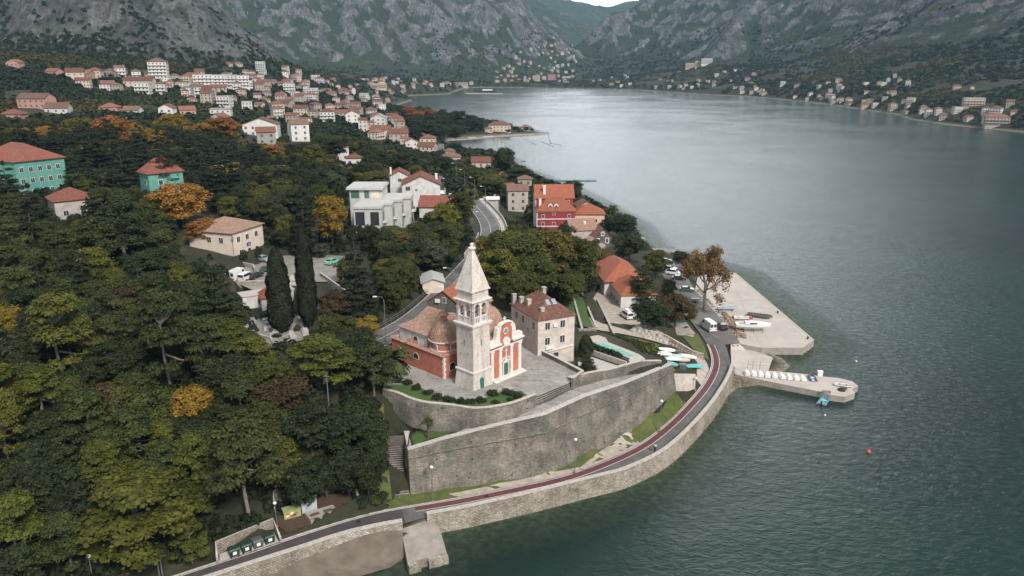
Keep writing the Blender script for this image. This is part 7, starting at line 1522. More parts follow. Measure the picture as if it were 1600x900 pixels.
def make_kind(key, name, cat, variants):
    TK[key] = []
    for v, (H_, Wd, leafm, barkm, trunk_mb, cl) in enumerate(variants):
        V, Fq = cl; TK[key].append(dict(name=name, cat=cat, H=H_, W=Wd, leaf=leafm, trunk=trunk_mb, bark=barkm, V=V, F=Fq, me={}))
def pine(seed, n=9500):
    r = np.random.default_rng(seed); C, Rv = [], []
    for i in range(44):
        a = r.uniform(0, 6.28); t = r.random() ** .8; z = 3.4 + 7.4 * t; R0 = 4.4 * (1 - .72 * max(0, t - .3) / .7) * math.sqrt(r.uniform(.12, 1)); C.append((R0 * math.cos(a), R0 * math.sin(a), z)); s = r.uniform(1.0, 1.75); Rv.append((s, s, s * .5))
    mb = MB(); limbs(mb, (0, 0, -1.5), (.5, .2, 9.5), .28, .1, [np.array(c_) - (0, 0, .3) for c_ in C[::2]], .09, .4)
    return 12, 10, None, 'bark_pale', mb, leaves(C, Rv, n, .185, seed, .7, .6)
def broad(seed, n=9000, H_=10.0, W_=8.4, low=1.6):
    r = np.random.default_rng(seed); C, Rv = [], []
    for i in range(46):
        d = r.normal(size=3); d /= np.linalg.norm(d); f = r.uniform(.45, .86); zc = (H_ + low) / 2 + .2
        C.append((d[0] * W_ / 2 * f, d[1] * W_ / 2 * f, zc + d[2] * (H_ - low) / 2 * f)); s = r.uniform(.95, 1.6); Rv.append((s, s, s * .8))
    mb = MB(); limbs(mb, (0, 0, -1.5), (.2, .1, H_ * .72), .26, .1, [c_ for c_ in C[::3]], .08, .3)
    return H_, W_, None, 'bark', mb, leaves(C, Rv, n, .19, seed, .55, .6)
def conifer(seed, n=9000):
    r = np.random.default_rng(seed); C, Rv = [], []
    for k in range(11):
        z = 2.0 + 12.0 * k / 11; R0 = 3.7 * (1 - (z - 1) / 14.2) ** .75 + .25; m = max(2, int(7 * R0 / 3.7))
        for j in range(m): a = 6.28 * (j + r.random() * .7) / m + k; rr_ = R0 * r.uniform(.5, .85); C.append((rr_ * math.cos(a), rr_ * math.sin(a), z + r.normal() * .25 - rr_ * .12)); s = .45 + R0 * .32; Rv.append((s, s, .42))
    C.append((0, 0, 14.2)); Rv.append((.35, .35, .9))
    mb = MB(); mb.tube([(0, 0, -1.5), (0, 0, 7), (0, 0, 14)], [.3, .18, .05], 7)
    return 15, 8, None, 'bark', mb, leaves(C, Rv, n, .185, seed, .75, .45)
def cypress(seed, n=12000):
    r = np.random.default_rng(seed); z = r.uniform(.4, 16, n); t = (z - .4) / 15.6; R0 = 2.0 * np.minimum(1, (t * 5 + .25)) * np.sqrt(np.clip(1 - t ** 2.6, 0, 1)) + .1
    a = r.uniform(0, 6.283, n); lump = 1 + .1 * np.sin(a * 5 + z * .9) + .07 * np.sin(a * 3 - z * 2.1); rr_ = R0 * lump * (.8 + .2 * r.random(n)); d = np.stack([np.cos(a), np.sin(a), np.full(n, .35)], 1)
    p = np.stack([rr_ * np.cos(a), rr_ * np.sin(a), z], 1); nn = d + r.normal(size=(n, 3)) * .35; nn /= np.linalg.norm(nn, axis=1)[:, None]; up_ = np.array([0, 0, 1.0]); A = np.cross(nn, up_); A /= np.linalg.norm(A, axis=1)[:, None]; B = np.cross(A, nn); s = (.15 * r.uniform(.6, 1.3, n))[:, None]
    V = np.stack([p - A * s - B * s * 1.5, p + A * s - B * s * 1.5, p + A * s * .5 + B * s * 1.7, p - A * s * .5 + B * s * 1.7], 1).reshape(-1, 3)
    mb = MB(); mb.tube([(0, 0, -1.5), (0, 0, 4), (0, 0, 15)], [.3, .25, .05], 7)
    return 16, 4.4, None, 'bark', mb, (V, np.arange(n * 4).reshape(n, 4))
def sparse(seed, n=7500, H_=12.5, W_=10.5):
    r = np.random.default_rng(seed); mb = MB(); tips = []
    mb.tube([(0, 0, -1), (.1, 0, 2.5), (.2, .1, 5.2)], [.42, .33, .28], 8)
    for i in range(9):
        a = i * .7 + r.random() * .4; e = r.uniform(.5, 1.25); p0 = np.array((.15, .05, r.uniform(3.2, 5.4))); L1 = r.uniform(2.6, 3.6); p1 = p0 + L1 * np.array((math.cos(a) * math.cos(e), math.sin(a) * math.cos(e), math.sin(e))); mb.tube([p0, (p0 + p1) / 2 + (0, 0, -.2), p1], [.2, .15, .1], 6, cap=False)
        for j in range(5):
            a2 = a + r.normal() * .8; e2 = e + r.normal() * .4; p2 = p1 + r.uniform(1.4, 2.6) * np.array((math.cos(a2) * math.cos(e2), math.sin(a2) * math.cos(e2), math.sin(e2))); mb.tube([p1, p2], [.09, .045], 5, cap=False)
            for k in range(3):
                a3 = a2 + r.normal(); e3 = e2 + r.normal() * .5; p3 = p2 + r.uniform(.8, 1.6) * np.array((math.cos(a3) * math.cos(e3), math.sin(a3) * math.cos(e3), math.sin(e3))); mb.tube([p2, p3], [.04, .02], 4, cap=False); tips.append(p3)
    T = np.array(tips); zmax = T[:, 2].max(); wmax = np.abs(T[:, :2]).max()
    V, Fq = leaves(tips, [(1.05, 1.05, .85)] * len(tips), n, .17, seed, .3, .1, False)
    return zmax + .3, wmax * 2, None, 'bark_pale', mb, (V, Fq)
def bush(seed, n=900):
    r = np.random.default_rng(seed); C, Rv = [], []
    for i in range(9): a = r.uniform(0, 6.28); q = r.uniform(0, 1.1); C.append((q * math.cos(a), q * math.sin(a), r.uniform(.5, 1.5))); Rv.append((.75, .75, .65))
    mb = MB(); mb.tube([(0, 0, -.6), (0, 0, 1.2)], [.08, .05], 5)
    for k in range(4): mb.tube([(0, 0, .2), (.6 * math.cos(k * 1.6), .6 * math.sin(k * 1.6), 1.2)], [.05, .03], 4, cap=False)
    return 2.2, 3.2, None, 'bark', mb, leaves(C, Rv, n, .17, seed, .5, .6)
make_kind('pine', 'pine_tree', 'pine', [pine(s) for s in (1, 2, 3)])
make_kind('broad', 'broadleaf_tree', 'tree', [broad(4), broad(5, 9000, 11, 8, 1.8), broad(6, 8500, 9, 9.4, 1.2)])
make_kind('conifer', 'conifer_tree', 'conifer', [conifer(s) for s in (7, 8)])
make_kind('cypress', 'cypress_tree', 'cypress', [cypress(s) for s in (9, 10)])
make_kind('sparse', 'plane_tree', 'tree', [sparse(11)])
make_kind('bush', 'shrub', 'shrub', [bush(12), bush(13)])
BARKMESH = {}
def tree(kind, col, x, y, z, h, w=None, var=None, rz=None, lab=None, group=None, name=None):
    ks = TK[kind]; v = int(rng.integers(len(ks))) if var is None else var; k = ks[v]
    sz = h / k['H']; sx = (w / k['W']) if w else sz
    if col not in k['me']: k['me'][col] = fast_mesh('crown', k['V'], k['F'], LEAF[col])
    if (kind, v) not in BARKMESH:
        o = k['trunk'].build('trunk', M[k['bark']]); BARKMESH[(kind, v)] = o.data; bpy.data.objects.remove(o)
    t = empty(name or k['name'], (x, y, z), rng.uniform(0, 6.28) if rz is None else rz, lab, k['cat'], group); t.scale = (sx, sx, sz)
    link_mesh('trunk', BARKMESH[(kind, v)], t); link_mesh('crown', k['me'][col], t); return t
CN = dict(pine_y='bright yellow green', pine_g='mid green', dark='dark green', green='green', yellow='yellow leaved', orange='orange leaved', ygreen='yellow green', conifer='very dark green', cypress='dark', brown='brown and half bare', olive='grey green', rusty='rusty brown')
KN = dict(pine='pine', broad='broadleaf tree', conifer='conifer', cypress='cypress', sparse='plane tree', bush='shrub')
TREES = []
def px_tree(kind, col, px, yb, yt, wpx, var=None, lab=None, name=None, group=None):
    """crown and foot measured from the photo"""
    hp = hit(px, yb)
    if hp is None: return
    x, y, z = hp; s = (y * CP - (z - H) * SP) / F
    h = PY(px, yt, y)[2] - z; h = max(h, .8)
    if name == 'hedge_bush': x, y, z = P(px, yb, 12.35); h = 1.5
    t = tree(kind, col, x, y, z - .1, h, wpx * s, var, None, lab, group, name); t['_k'] = (kind + ' ' + col); t['_lab'] = lab or f'{CN[col]} {KN[kind]}'
    TREES.append((x, y, wpx * s * .42)); return t
FIX = [('cypress', 'cypress', 441, 520, 388, 40), ('cypress', 'cypress', 483, 510, 352, 31), ('conifer', 'conifer', 560, 502, 366, 64), ('conifer', 'dark', 580, 508, 438, 30), ('conifer', 'dark', 345, 548, 395, 84), ('conifer', 'conifer', 358, 325, 225, 74), ('conifer', 'conifer', 262, 332, 200, 60), ('conifer', 'conifer', 200, 330, 235, 46), ('broad', 'dark', 238, 338, 296, 50),
       ('conifer', 'conifer', 403, 280, 215, 48), ('conifer', 'conifer', 150, 285, 190, 66), ('conifer', 'conifer', 62, 395, 285, 72), ('conifer', 'conifer', 22, 350, 250, 56), ('conifer', 'conifer', 322, 285, 195, 50), ('conifer', 'conifer', 478, 400, 290, 46),
       ('broad', 'orange', 287, 356, 285, 84), ('broad', 'orange', 178, 238, 180, 72), ('broad', 'orange', 352, 228, 182, 52), ('broad', 'yellow', 230, 252, 200, 74), ('broad', 'orange', 428, 262, 225, 40), ('broad', 'yellow', 520, 388, 305, 56), ('broad', 'yellow', 566, 535, 494, 58), ('broad', 'yellow', 270, 215, 178, 50), ('broad', 'orange', 318, 385, 338, 50),
       ('broad', 'yellow', 176, 640, 596, 50), ('broad', 'yellow', 22, 560, 480, 60), ('broad', 'yellow', 598, 448, 426, 24), ('broad', 'orange', 420, 205, 190, 0.1),
       ('pine', 'pine_y', 105, 600, 448, 112), ('pine', 'pine_y', 222, 872, 735, 190), ('pine', 'pine_g', 392, 812, 640, 128), ('pine', 'pine_y', 40, 890, 765, 105), ('pine', 'pine_y', 22, 740, 600, 74), ('pine', 'pine_g', 270, 612, 440, 104), ('pine', 'pine_y', 505, 600, 520, 120), ('pine', 'pine_g', 585, 620, 528, 80), ('pine', 'pine_g', 110, 900, 800, 90), ('pine', 'pine_y', 300, 880, 805, 60), ('pine', 'dark', 200, 420, 300, 110), ('pine', 'pine_g', 160, 440, 330, 90),
       ('sparse', 'brown', 1100, 486, 386, 78), ('conifer', 'pine_g', 1002, 480, 413, 62), ('broad', 'dark', 1018, 520, 470, 60), ('broad', 'rusty', 1056, 512, 460, 62), ('broad', 'olive', 1043, 470, 436, 28), ('broad', 'green', 1025, 436, 392, 48), ('broad', 'dark', 1062, 412, 392, 28), ('broad', 'dark', 985, 412, 362, 62), ('broad', 'dark', 975, 380, 331, 46), ('broad', 'dark', 950, 372, 340, 30),
       ('broad', 'dark', 893, 315, 282, 42), ('broad', 'dark', 788, 276, 230, 40), ('broad', 'dark', 812, 288, 262, 50), ('broad', 'dark', 712, 238, 222, 24), ('broad', 'green', 906, 460, 372, 56), ('broad', 'ygreen', 862, 452, 358, 82), ('broad', 'green', 805, 455, 352, 84), ('broad', 'ygreen', 770, 440, 362, 56), ('broad', 'green', 838, 476, 392, 74), ('broad', 'ygreen', 782, 470, 388, 62), ('broad', 'dark', 880, 420, 352, 46), ('broad', 'ygreen', 940, 430, 386, 40), ('broad', 'green', 922, 412, 370, 34),
       ('broad', 'ygreen', 575, 300, 264, 46), ('broad', 'ygreen', 695, 372, 318, 46), ('broad', 'green', 720, 362, 300, 44), ('broad', 'ygreen', 650, 275, 257, 18), ('cypress', 'dark', 915, 556, 523, 24), ('conifer', 'dark', 917, 586, 549, 34), ('broad', 'rusty', 522, 505, 456, 54), ('broad', 'olive', 1072, 408, 396, 14),
       ('bush', 'dark', 722, 635, 622, 22), ('bush', 'dark', 700, 631, 617, 22), ('bush', 'dark', 772, 622, 607, 22), ('bush', 'dark', 792, 620, 606, 24), ('bush', 'dark', 808, 624, 612, 22), ('bush', 'dark', 652, 612, 600, 20), ('bush', 'dark', 668, 620, 608, 20), ('bush', 'dark', 684, 626, 613, 20), ('bush', 'dark', 750, 630, 619, 22), ('bush', 'dark', 737, 633, 621, 18), ('bush', 'dark', 636, 604, 592, 18), ('bush', 'dark', 622, 600, 588, 18), ('bush', 'dark', 776, 634, 625, 18), ('bush', 'dark', 798, 630, 621, 16),
       ('broad', 'dark', 575, 774, 712, 58), ('broad', 'dark', 588, 738, 676, 52), ('bush', 'dark', 600, 783, 766, 22), ('bush', 'dark', 572, 790, 772, 26), ('bush', 'green', 588, 788, 774, 20), ('broad', 'green', 542, 446, 402, 34), ('broad', 'olive', 503, 404, 380, 26), ('bush', 'dark', 398, 520, 506, 18), ('bush', 'dark', 414, 500, 488, 16), ('bush', 'rusty', 465, 520, 506, 18), ('bush', 'dark', 432, 532, 520, 18), ('broad', 'dark', 500, 540, 512, 30), ('broad', 'dark', 388, 552, 515, 34), ('bush', 'dark', 345, 428, 411, 22), ('bush', 'green', 328, 434, 416, 22), ('broad', 'dark', 312, 446, 408, 36), ('bush', 'rusty', 352, 446, 434, 18), ('bush', 'dark', 383, 408, 389, 15), ('bush', 'dark', 404, 402, 383, 15), ('bush', 'dark', 1072, 517, 509, 10), ('bush', 'rusty', 1080, 498, 488, 22), ('bush', 'dark', 1014, 446, 434, 14), ('broad', 'dark', 806, 206, 197, 12), ('broad', 'dark', 822, 206, 198, 10), ('broad', 'dark', 831, 206, 200, 8), ('broad', 'dark', 752, 205, 190, 14), ('broad', 'dark', 795, 207, 201, 10), ('broad', 'dark', 768, 203, 188, 10)]
for k_ in FIX:
    if k_[5] > 1: px_tree(*k_)
for i, x_ in enumerate((926, 934, 942, 950, 958, 965)): px_tree('bush', 'dark', x_, 546 + i * 2.7, 537 + i * 2.7, 15, lab='dark rounded bush in the hedge along the swimming pool', name='hedge_bush', group='hedge along the swimming pool')
# palms
def palm(px, yb, yt, wpx, lab):
    hp = hit(px, yb); x, y, z = hp; s = (y * CP - (z - H) * SP) / F; h = PY(px, yt, y)[2] - z; t = empty('palm_tree', (x, y, z - .1), 0, lab, 'palm')
    mb = MB(); mb.tube([(0, 0, -.5), (.05, 0, h * .5), (0, 0, h * .8)], [.26, .2, .18], 8); mb.build('trunk', M['bark'], t)
    L = wpx * s * .6; V = []; r = np.random.default_rng(int(px))
    for k in range(34):
        a = r.uniform(0, 6.28); e = r.uniform(-.3, 1.25); p = np.array((0, 0, h * .82)); dirn = np.array((math.cos(a) * math.cos(e), math.sin(a) * math.cos(e), math.sin(e))); side = np.array((-math.sin(a), math.cos(a), 0)); W_ = L * .16
        for j in range(6):
            q = p + dirn * L / 6; dirn = dirn + np.array((0, 0, -.24)); dirn /= np.linalg.norm(dirn); w0, w1 = W_ * math.sin(math.pi * (j + .3) / 6.6), W_ * math.sin(math.pi * (j + 1.3) / 7.6)
            V += [p - side * w0, p, q, q - side * w1 - (0, 0, w1 * .5), p, p + side * w0, q + side * w1 - (0, 0, w1 * .5), q]; p = q
    V = np.array(V); link_mesh('crown', fast_mesh('crown', V, np.arange(len(V)).reshape(-1, 4), LEAF['pine_g']), t); TREES.append((x, y, L * .6))
palm(614, 592, 553, 60, 'drooping palm beside the left end of the red church wall'); palm(669, 690, 650, 20, 'small palm growing on the terrace below the curved retaining wall'); palm(955, 358, 322, 24, 'brownish palm by the shore right of the peach building')
# woods: every tree one object, crowns only where the photo shows trees
MW, MH = 400, 225
mgx, mgy = np.meshgrid((np.arange(MW) + .5) * 4, (np.arange(MH) + .5) * 4)
def region(*polys):
    m = np.zeros(mgx.shape, bool)
    for p in polys: m |= in_poly(mgx, mgy, p)
    return m
def rc(x0, y0, x1, y1): return [(x0, y0), (x1, y0), (x1, y1), (x0, y1)]
WOOD = region([(-40, 192), (60, 184), (130, 182), (200, 188), (330, 192), (372, 218), (440, 228), (470, 224), (500, 208), (560, 208), (600, 228), (665, 240), (700, 244), (735, 258), (772, 262), (800, 285), (806, 300), (775, 305), (745, 292), (705, 272), (690, 280), (735, 330), (742, 365), (728, 400), (706, 425), (690, 445), (655, 478), (610, 505), (560, 515),
               (600, 528), (604, 560), (600, 600), (598, 640), (640, 672), (605, 690), (602, 750), (590, 786), (560, 796), (430, 830), (330, 858), (280, 884), (200, 905), (-40, 960)],
              [(745, 372), (790, 345), (830, 352), (885, 368), (930, 380), (950, 395), (938, 450), (900, 458), (800, 470), (760, 450)])
CLEAR = region(rc(0, 232, 98, 298), rc(78, 296, 116, 340), rc(208, 255, 245, 300), rc(286, 338, 418, 412), [(350, 408), (545, 395), (545, 440), (505, 470), (430, 480), (415, 500), (360, 452)], [(395, 478), (490, 500), (484, 540), (400, 540)], rc(548, 286, 642, 352), rc(606, 262, 700, 328),
               [(600, 540), (606, 505), (694, 455), (712, 470), (650, 500)], rc(378, 192, 436, 226), rc(446, 180, 488, 220), rc(520, 236, 566, 258), [(690, 272), (790, 350), (770, 372), (745, 372)], rc(430, 262, 446, 272), [(430, 790), (545, 750), (560, 790), (440, 828)], [(338, 858), (430, 826), (436, 845), (345, 878)], rc(604, 680, 640, 780), rc(735, 248, 768, 258), rc(655, 408, 690, 440), rc(745, 300, 800, 325), rc(600, 560, 900, 660), rc(792, 300, 828, 330), rc(22, 152, 110, 176), rc(428, 388, 456, 520), rc(468, 330, 500, 500), rc(536, 375, 580, 490), rc(270, 295, 320, 340), rc(500, 315, 540, 360))
OK_ = WOOD & ~CLEAR
HARD = [p for p in ALLH]
def hard_clear(x, y):
    for o_x, o_y, rr_ in HARD:
        if (x - o_x) ** 2 + (y - o_y) ** 2 < (rr_ + 1.5) ** 2: return False
    return True
KEEP = [(road_poly, 1.5), (lotw, 1), ([tuple(p) for p in ml.tolist()] + [tuple(p) for p in mr_.tolist()[::-1]] if False else [tuple(p) for p in offset(mainw, 4).tolist()] + [tuple(p) for p in offset(mainw, -5.2).tolist()[::-1]], .6), (PLAT_POLY, 1.2), ([p[:2] for p in TERR], .5), (W2(PARK, 18.6), 1), (W2(GRAVE, 16.2), .3), (W2([(432, 815), (548, 785), (556, 788), (450, 832)], 2.6), .5), (W2([(338, 868), (430, 832), (440, 848), (345, 880)], 2.5), .5)]
MLL, MRR = offset(mainw, 3), offset(mainw, -3)
KEEP[2] = ([tuple(p) for p in MLL.tolist()] + [tuple(p) for p in MRR.tolist()[::-1]], 1.8)
for o in list(COL.objects):
    if o.parent is None and o.type == 'EMPTY' and o.name.split('.')[0] in ('stone_house', 'office_building', 'turquoise_block', 'small_house', 'red_building', 'peach_building', 'long_building', 'modern_building', 'villa', 'shed', 'hut', 'annex', 'gatehouse', 'mortuary_chapel'):
        wv = [c_ for c_ in o.children if c_.name.startswith('wall')]
        if wv:
            bb = [(o.location.x + rot(v[0], v[1], o.rotation_euler[2])[0], o.location.y + rot(v[0], v[1], o.rotation_euler[2])[1]) for v in wv[0].bound_box]
            if o.name.startswith('modern'): bb = [(v[0], v[1]) for v in wv[0].bound_box]
            cx_, cy_ = sum(p[0] for p in bb) / 8, sum(p[1] for p in bb) / 8; HARD.append((cx_, cy_, max(math.hypot(p[0] - cx_, p[1] - cy_) for p in bb) * .8)); placed.append(HARD[-1])
grid = {}
def gput(x, y, r): grid.setdefault((int(x // 12), int(y // 12)), []).append((x, y, r))
for x, y, r in TREES: gput(x, y, r)
def gnear(x, y, r):
    for i in (-1, 0, 1):
        for j in (-1, 0, 1):
            for a, b, c_ in grid.get((int(x // 12) + i, int(y // 12) + j), ()):
                if (x - a) ** 2 + (y - b) ** 2 < (r + c_) ** 2: return True
    return False
def crown_ok(x, y, z, h, w):
    for f, g in ((.95, 0), (.7, -.45), (.7, .45), (.45, 0), (.5, .5), (.5, -.5)):
        u, v = Q(x + g * w, y, z + h * f)
        if u < 4 or v > 890 or v < 4: continue
        if u > 1590: return False
        if not OK_[min(MH - 1, int(v // 4)), min(MW - 1, int(u // 4))]: return False
    return True
cnt = {}
def mix(px, py):
    r = rng.random
    if py < 290 and px < 460: return [('conifer', 'conifer', .38), ('broad', 'green', .2), ('broad', 'dark', .2), ('broad', 'ygreen', .12), ('broad', 'orange', .06 if py < 245 else 0), ('broad', 'yellow', .04)]
    if px > 735: return [('broad', 'green', .5), ('broad', 'ygreen', .4), ('broad', 'dark', .1)]
    if px > 380 and py < 420: return [('broad', 'dark', .42), ('broad', 'green', .32), ('broad', 'ygreen', .14), ('conifer', 'conifer', .08), ('broad', 'olive', .04)]
    if px > 500: return [('broad', 'dark', .6), ('broad', 'green', .15), ('pine', 'pine_g', .2), ('broad', 'olive', .05)]
    if py < 470: return [('broad', 'dark', .32), ('conifer', 'conifer', .16), ('pine', 'pine_g', .24), ('broad', 'green', .16), ('pine', 'pine_y', .08), ('broad', 'rusty', .04)]
    if py < 660: return [('pine', 'pine_g', .36), ('broad', 'dark', .3), ('broad', 'rusty', .05), ('pine', 'pine_y', .13), ('broad', 'green', .12), ('broad', 'yellow', .03)]
    return [('pine', 'pine_g', .34), ('pine', 'pine_y', .2), ('broad', 'dark', .4), ('broad', 'green', .12)]
ntry = 0; nt_ = 0
cand = []
for _ in range(40000):
    px = rng.uniform(-30, 960); py = rng.uniform(186, 960); cand.append((px, py))
for px, py in cand:
    iy, ix = int(min(py, 899) // 4), int(max(px, 0) // 4)
    if not OK_[iy, ix]: continue
    mx_ = mix(px, py); ks = rng.choice(len(mx_), p=np.array([m[2] for m in mx_]) / sum(m[2] for m in mx_)); kind, col, _p = mx_[ks]
    h = dict(pine=rng.uniform(8.5, 13), broad=rng.uniform(5.5, 9.5), conifer=rng.uniform(9, 14))[kind]; w = h * dict(pine=.82, broad=.92, conifer=.55)[kind] * rng.uniform(.85, 1.1)
    hp = hit(px, py, h * .6)
    if hp is None: continue
    x, y, z = hp
    if y > 520 or z < 1.2: continue
    far = max(1.0, math.hypot(x, y) / 210.0)
    if far > 1: h *= min(1.15, far ** .4); w *= min(1.35, far ** .7)
    nm_ = {'pine': 'pine_tree', 'conifer': 'conifer_tree'}.get(kind) or {'dark': 'dark_broadleaf_tree', 'orange': 'autumn_tree', 'yellow': 'autumn_tree', 'rusty': 'autumn_tree', 'olive': 'olive_tree'}.get(col, 'broadleaf_tree')  # one broadleaf kind, named apart by leaf colour only
    if gnear(x, y, w * (.22 if y < 200 else .31)): continue
    if cnt.get(nm_, 0) >= 280: continue
    if not hard_clear(x, y): continue
    bad = False
    for poly, mg in KEEP:
        if poly is KEEP[2][0] and px < 570: mg = -1
        if abs(x - poly[0][0]) < 400 and ((in_poly(np.array([x]), np.array([y]), poly)[0] and (mg > 0 or pdist(np.array([x]), np.array([y]), poly)[0] > 1.2)) or pdist(np.array([x]), np.array([y]), poly)[0] < mg): bad = True; break
    if bad or not crown_ok(x, y, z, h, w): continue
    t = tree(kind, col, x, y, z - .15, h, w, group='trees of the hillside wood', name=nm_); t['_k'] = kind + ' ' + col; t['_lab'] = f'{CN[col]} {KN[kind]}'
    gput(x, y, w * .22 if y < 200 else w * .31); TREES.append((x, y, w * .3)); cnt[nm_] = cnt.get(nm_, 0) + 1; nt_ += 1
print('trees', nt_, cnt)
# pines of the spit
sp = [(642, 196), (690, 181), (755, 190), (752, 206), (700, 214), (650, 222)]; got = 0
for _ in range(1500):
    if got >= 46: break
    px, py = rng.uniform(640, 756), rng.uniform(180, 222)
    if not in_poly(np.array([px]), np.array([py]), sp)[0]: continue
    hp = hit(px, py, 3)
    if hp is None or hp[2] < .6 or gnear(hp[0], hp[1], 3): continue
    h = rng.uniform(9, 14); t = tree('pine' if rng.random() < .5 else 'broad', 'dark', hp[0], hp[1], hp[2] - .2, h, h * 1.1, group='dark trees on the wooded spit', name='shore_tree'); t['_k'] = 'spit'; t['_lab'] = 'dark green spreading tree'; t['category'] = 'tree'; gput(hp[0], hp[1], 3); got += 1
for px, py, c_ in ((655, 190, 'orange'), (640, 184, 'orange'), (672, 186, 'orange')):
    hp = hit(px, py)
    if hp: t = tree('broad', c_, hp[0], hp[1], hp[2], 12, 14, name='shore_tree'); t['_lab'] = 'rusty orange tree'; t['_k'] = 'spit orange'
# undergrowth and distant woodland: nobody could count these
def clump_cloud(name, pts, hs, cols_mat, n_leaf, seed, size=1.0, squash=.8):
    r = np.random.default_rng(seed); P0 = np.repeat(np.asarray(pts, float), n_leaf, 0); hh = np.repeat(np.asarray(hs, float), n_leaf); n = len(P0)
    d = r.normal(size=(n, 3)); d /= np.linalg.norm(d, axis=1)[:, None]; d[:, 2] = np.abs(d[:, 2]) * 1.0 - .25
    rad = (.6 + .4 * r.random(n))[:, None]; p = P0 + d * np.stack([hh * .55, hh * .55, hh * squash], 1) * rad; nn = d + r.normal(size=(n, 3)) * .45 + (0, 0, .4); nn /= np.linalg.norm(nn, axis=1)[:, None]
    a = np.cross(nn, r.normal(size=(n, 3))); a /= np.linalg.norm(a, axis=1)[:, None]; b = np.cross(nn, a); s = (hh * size * r.uniform(.12, .26, n))[:, None]
    V = np.stack([p - a * s, p - b * s * .8, p + a * s, p + b * s * .8], 1).reshape(-1, 3)
    return tag(link_mesh(name, fast_mesh(name, V, np.arange(n * 4).reshape(n, 4), cols_mat)), kind='stuff')
# understorey below the near wood
N0 = 45000; px = rng.uniform(-60, 960, N0); X = rng.uniform(-190, 30, N0); Y = rng.uniform(60, 330, N0)
u, v = Q(X, Y, Tz(X, Y)); iu = np.clip((u // 4).astype(int), 0, MW - 1); iv = np.clip((v // 4).astype(int), 0, MH - 1); ok = (u > -80) & (u < 960) & OK_[iv, iu]
X, Y = X[ok], Y[ok]
for poly, mg in KEEP:
    k = ~in_poly(X, Y, poly) & (pdist(X, Y, poly) > mg); X, Y = X[k], Y[k]
for a, b, c_ in HARD:
    k = (X - a) ** 2 + (Y - b) ** 2 > (c_ + .5) ** 2; X, Y = X[k], Y[k]
k = slice(0, 5500); X, Y = X[k], Y[k]
gx = rng.uniform(0, 1, (260, 2)); gp2 = np.array(W2([(948, 531), (1030, 533), (1060, 556), (1000, 548)], 9))
bx = (gp2[0] * (1 - gx[:, :1]) + gp2[1] * gx[:, :1]) * (1 - gx[:, 1:]) + (gp2[3] * (1 - gx[:, :1]) + gp2[2] * gx[:, :1]) * gx[:, 1:]
clump_cloud('garden_plants', np.stack([bx[:, 0], bx[:, 1], Tz(bx[:, 0], bx[:, 1])], 1), rng.uniform(.4, 1.3, len(bx)), LEAF['green'], 40, 15, .8)
clump_cloud('undergrowth', np.stack([X, Y, Tz(X, Y)], 1), rng.uniform(1.4, 3.2, len(X)), leafy('undergrowth_leaves', (.01, .017, .007), (.028, .036, .013)), 60, 5, .8)
# woodland in and behind the towns
def scatter(n, cond, seed):
    r = np.random.default_rng(seed); rr_ = 300 * (3600 / 300) ** r.random(n); a = np.radians(r.uniform(-40, 40, n)); X, Y = rr_ * np.sin(a), rr_ * np.cos(a)
    return X, Y
X, Y = scatter(130000, None, 3); Z = Tz(X, Y)
b0 = base_h(X, Y); m0, _ = massif(X, Y); inw_ = in_poly(X, Y, WATER_POLY); nz_ = fbm(X / 70, Y / 70, 3, 77)
rr_ = np.hypot(X, Y); dshore = pdist(X, Y, WATER_POLY)
dens = np.where(m0 < b0 + 25, 1., .0) * (nz_ > np.where(rr_ < 750, .2, .33)) + np.where((m0 >= b0 + 25) & (Z < 170) & (nz_ > .44), .6, 0); dens = np.where((m0 >= b0 + 25) & (X < -250), dens * .15, dens)
left_town = (X < 0) & (rr_ < 1500); dens = np.where(left_town, dens * 1.0, dens)
keep = (~inw_) & (Z > 1.5) & (dshore > 7) & (rng.random(len(X)) < dens)
u, v = Q(X, Y, Z + 4); iu = np.clip((u // 4).astype(int), 0, MW - 1); iv = np.clip((v // 4).astype(int), 0, MH - 1)
vis = (u > -60) & (u < 1660) & (v > -10); keep &= vis; keep &= ~((Y < 540) & (CLEAR[iv, iu]))
X, Y, Z = X[keep], Y[keep], Z[keep]
PL = np.array(placed); kx = np.ones(len(X), bool)
for a, b, c_ in PL:
    # not inside a house, and not hiding it
    dx, dy = X - a, Y - b; L = math.hypot(a, b); ux, uy = a / L, b / L; al = -(dx * ux + dy * uy) + rng.uniform(-6, 20, len(X)); ac = np.abs(dx * uy - dy * ux)
    kx &= ~(((dx ** 2 + dy ** 2) < (c_ + 1.5) ** 2) | ((al > 0) & (al < c_ + 14) & (ac < c_ * .8)))
X, Y, Z = X[kx], Y[kx], Z[kx]; rr_ = np.hypot(X, Y); print('far clumps', len(X), ((rr_ < 600) & (X < -150)).sum())
hs = rng.uniform(3.2, 6.5, len(X)) * np.clip(rr_ / 1100, 1, 1.35)
tone = fbm(X / 120, Y / 120, 3, 50) + rng.normal(0, .06, len(X)); yl = (X > 200) & (Z > 25) & (Z < 110)
far_d, far_g, far_y = leafy('far_dark_leaves', (.013, .022, .011), (.03, .043, .018)), leafy('far_green_leaves', (.03, .042, .013), (.06, .068, .022)), leafy('far_autumn_leaves', (.07, .066, .018), (.13, .1, .026))
cls = np.where(tone < .52, 0, np.where((tone < .62) | ~yl & (tone < .66), 1, 2))
for c_, mt, nm in ((0, far_d, 'dark_woodland'), (1, far_g, 'green_woodland'), (2, far_y, 'autumn_woodland')):
    k = cls == c_
    if k.any(): clump_cloud(nm, np.stack([X[k], Y[k], Z[k]], 1), hs[k], mt, 26, 20 + c_, 1.25)
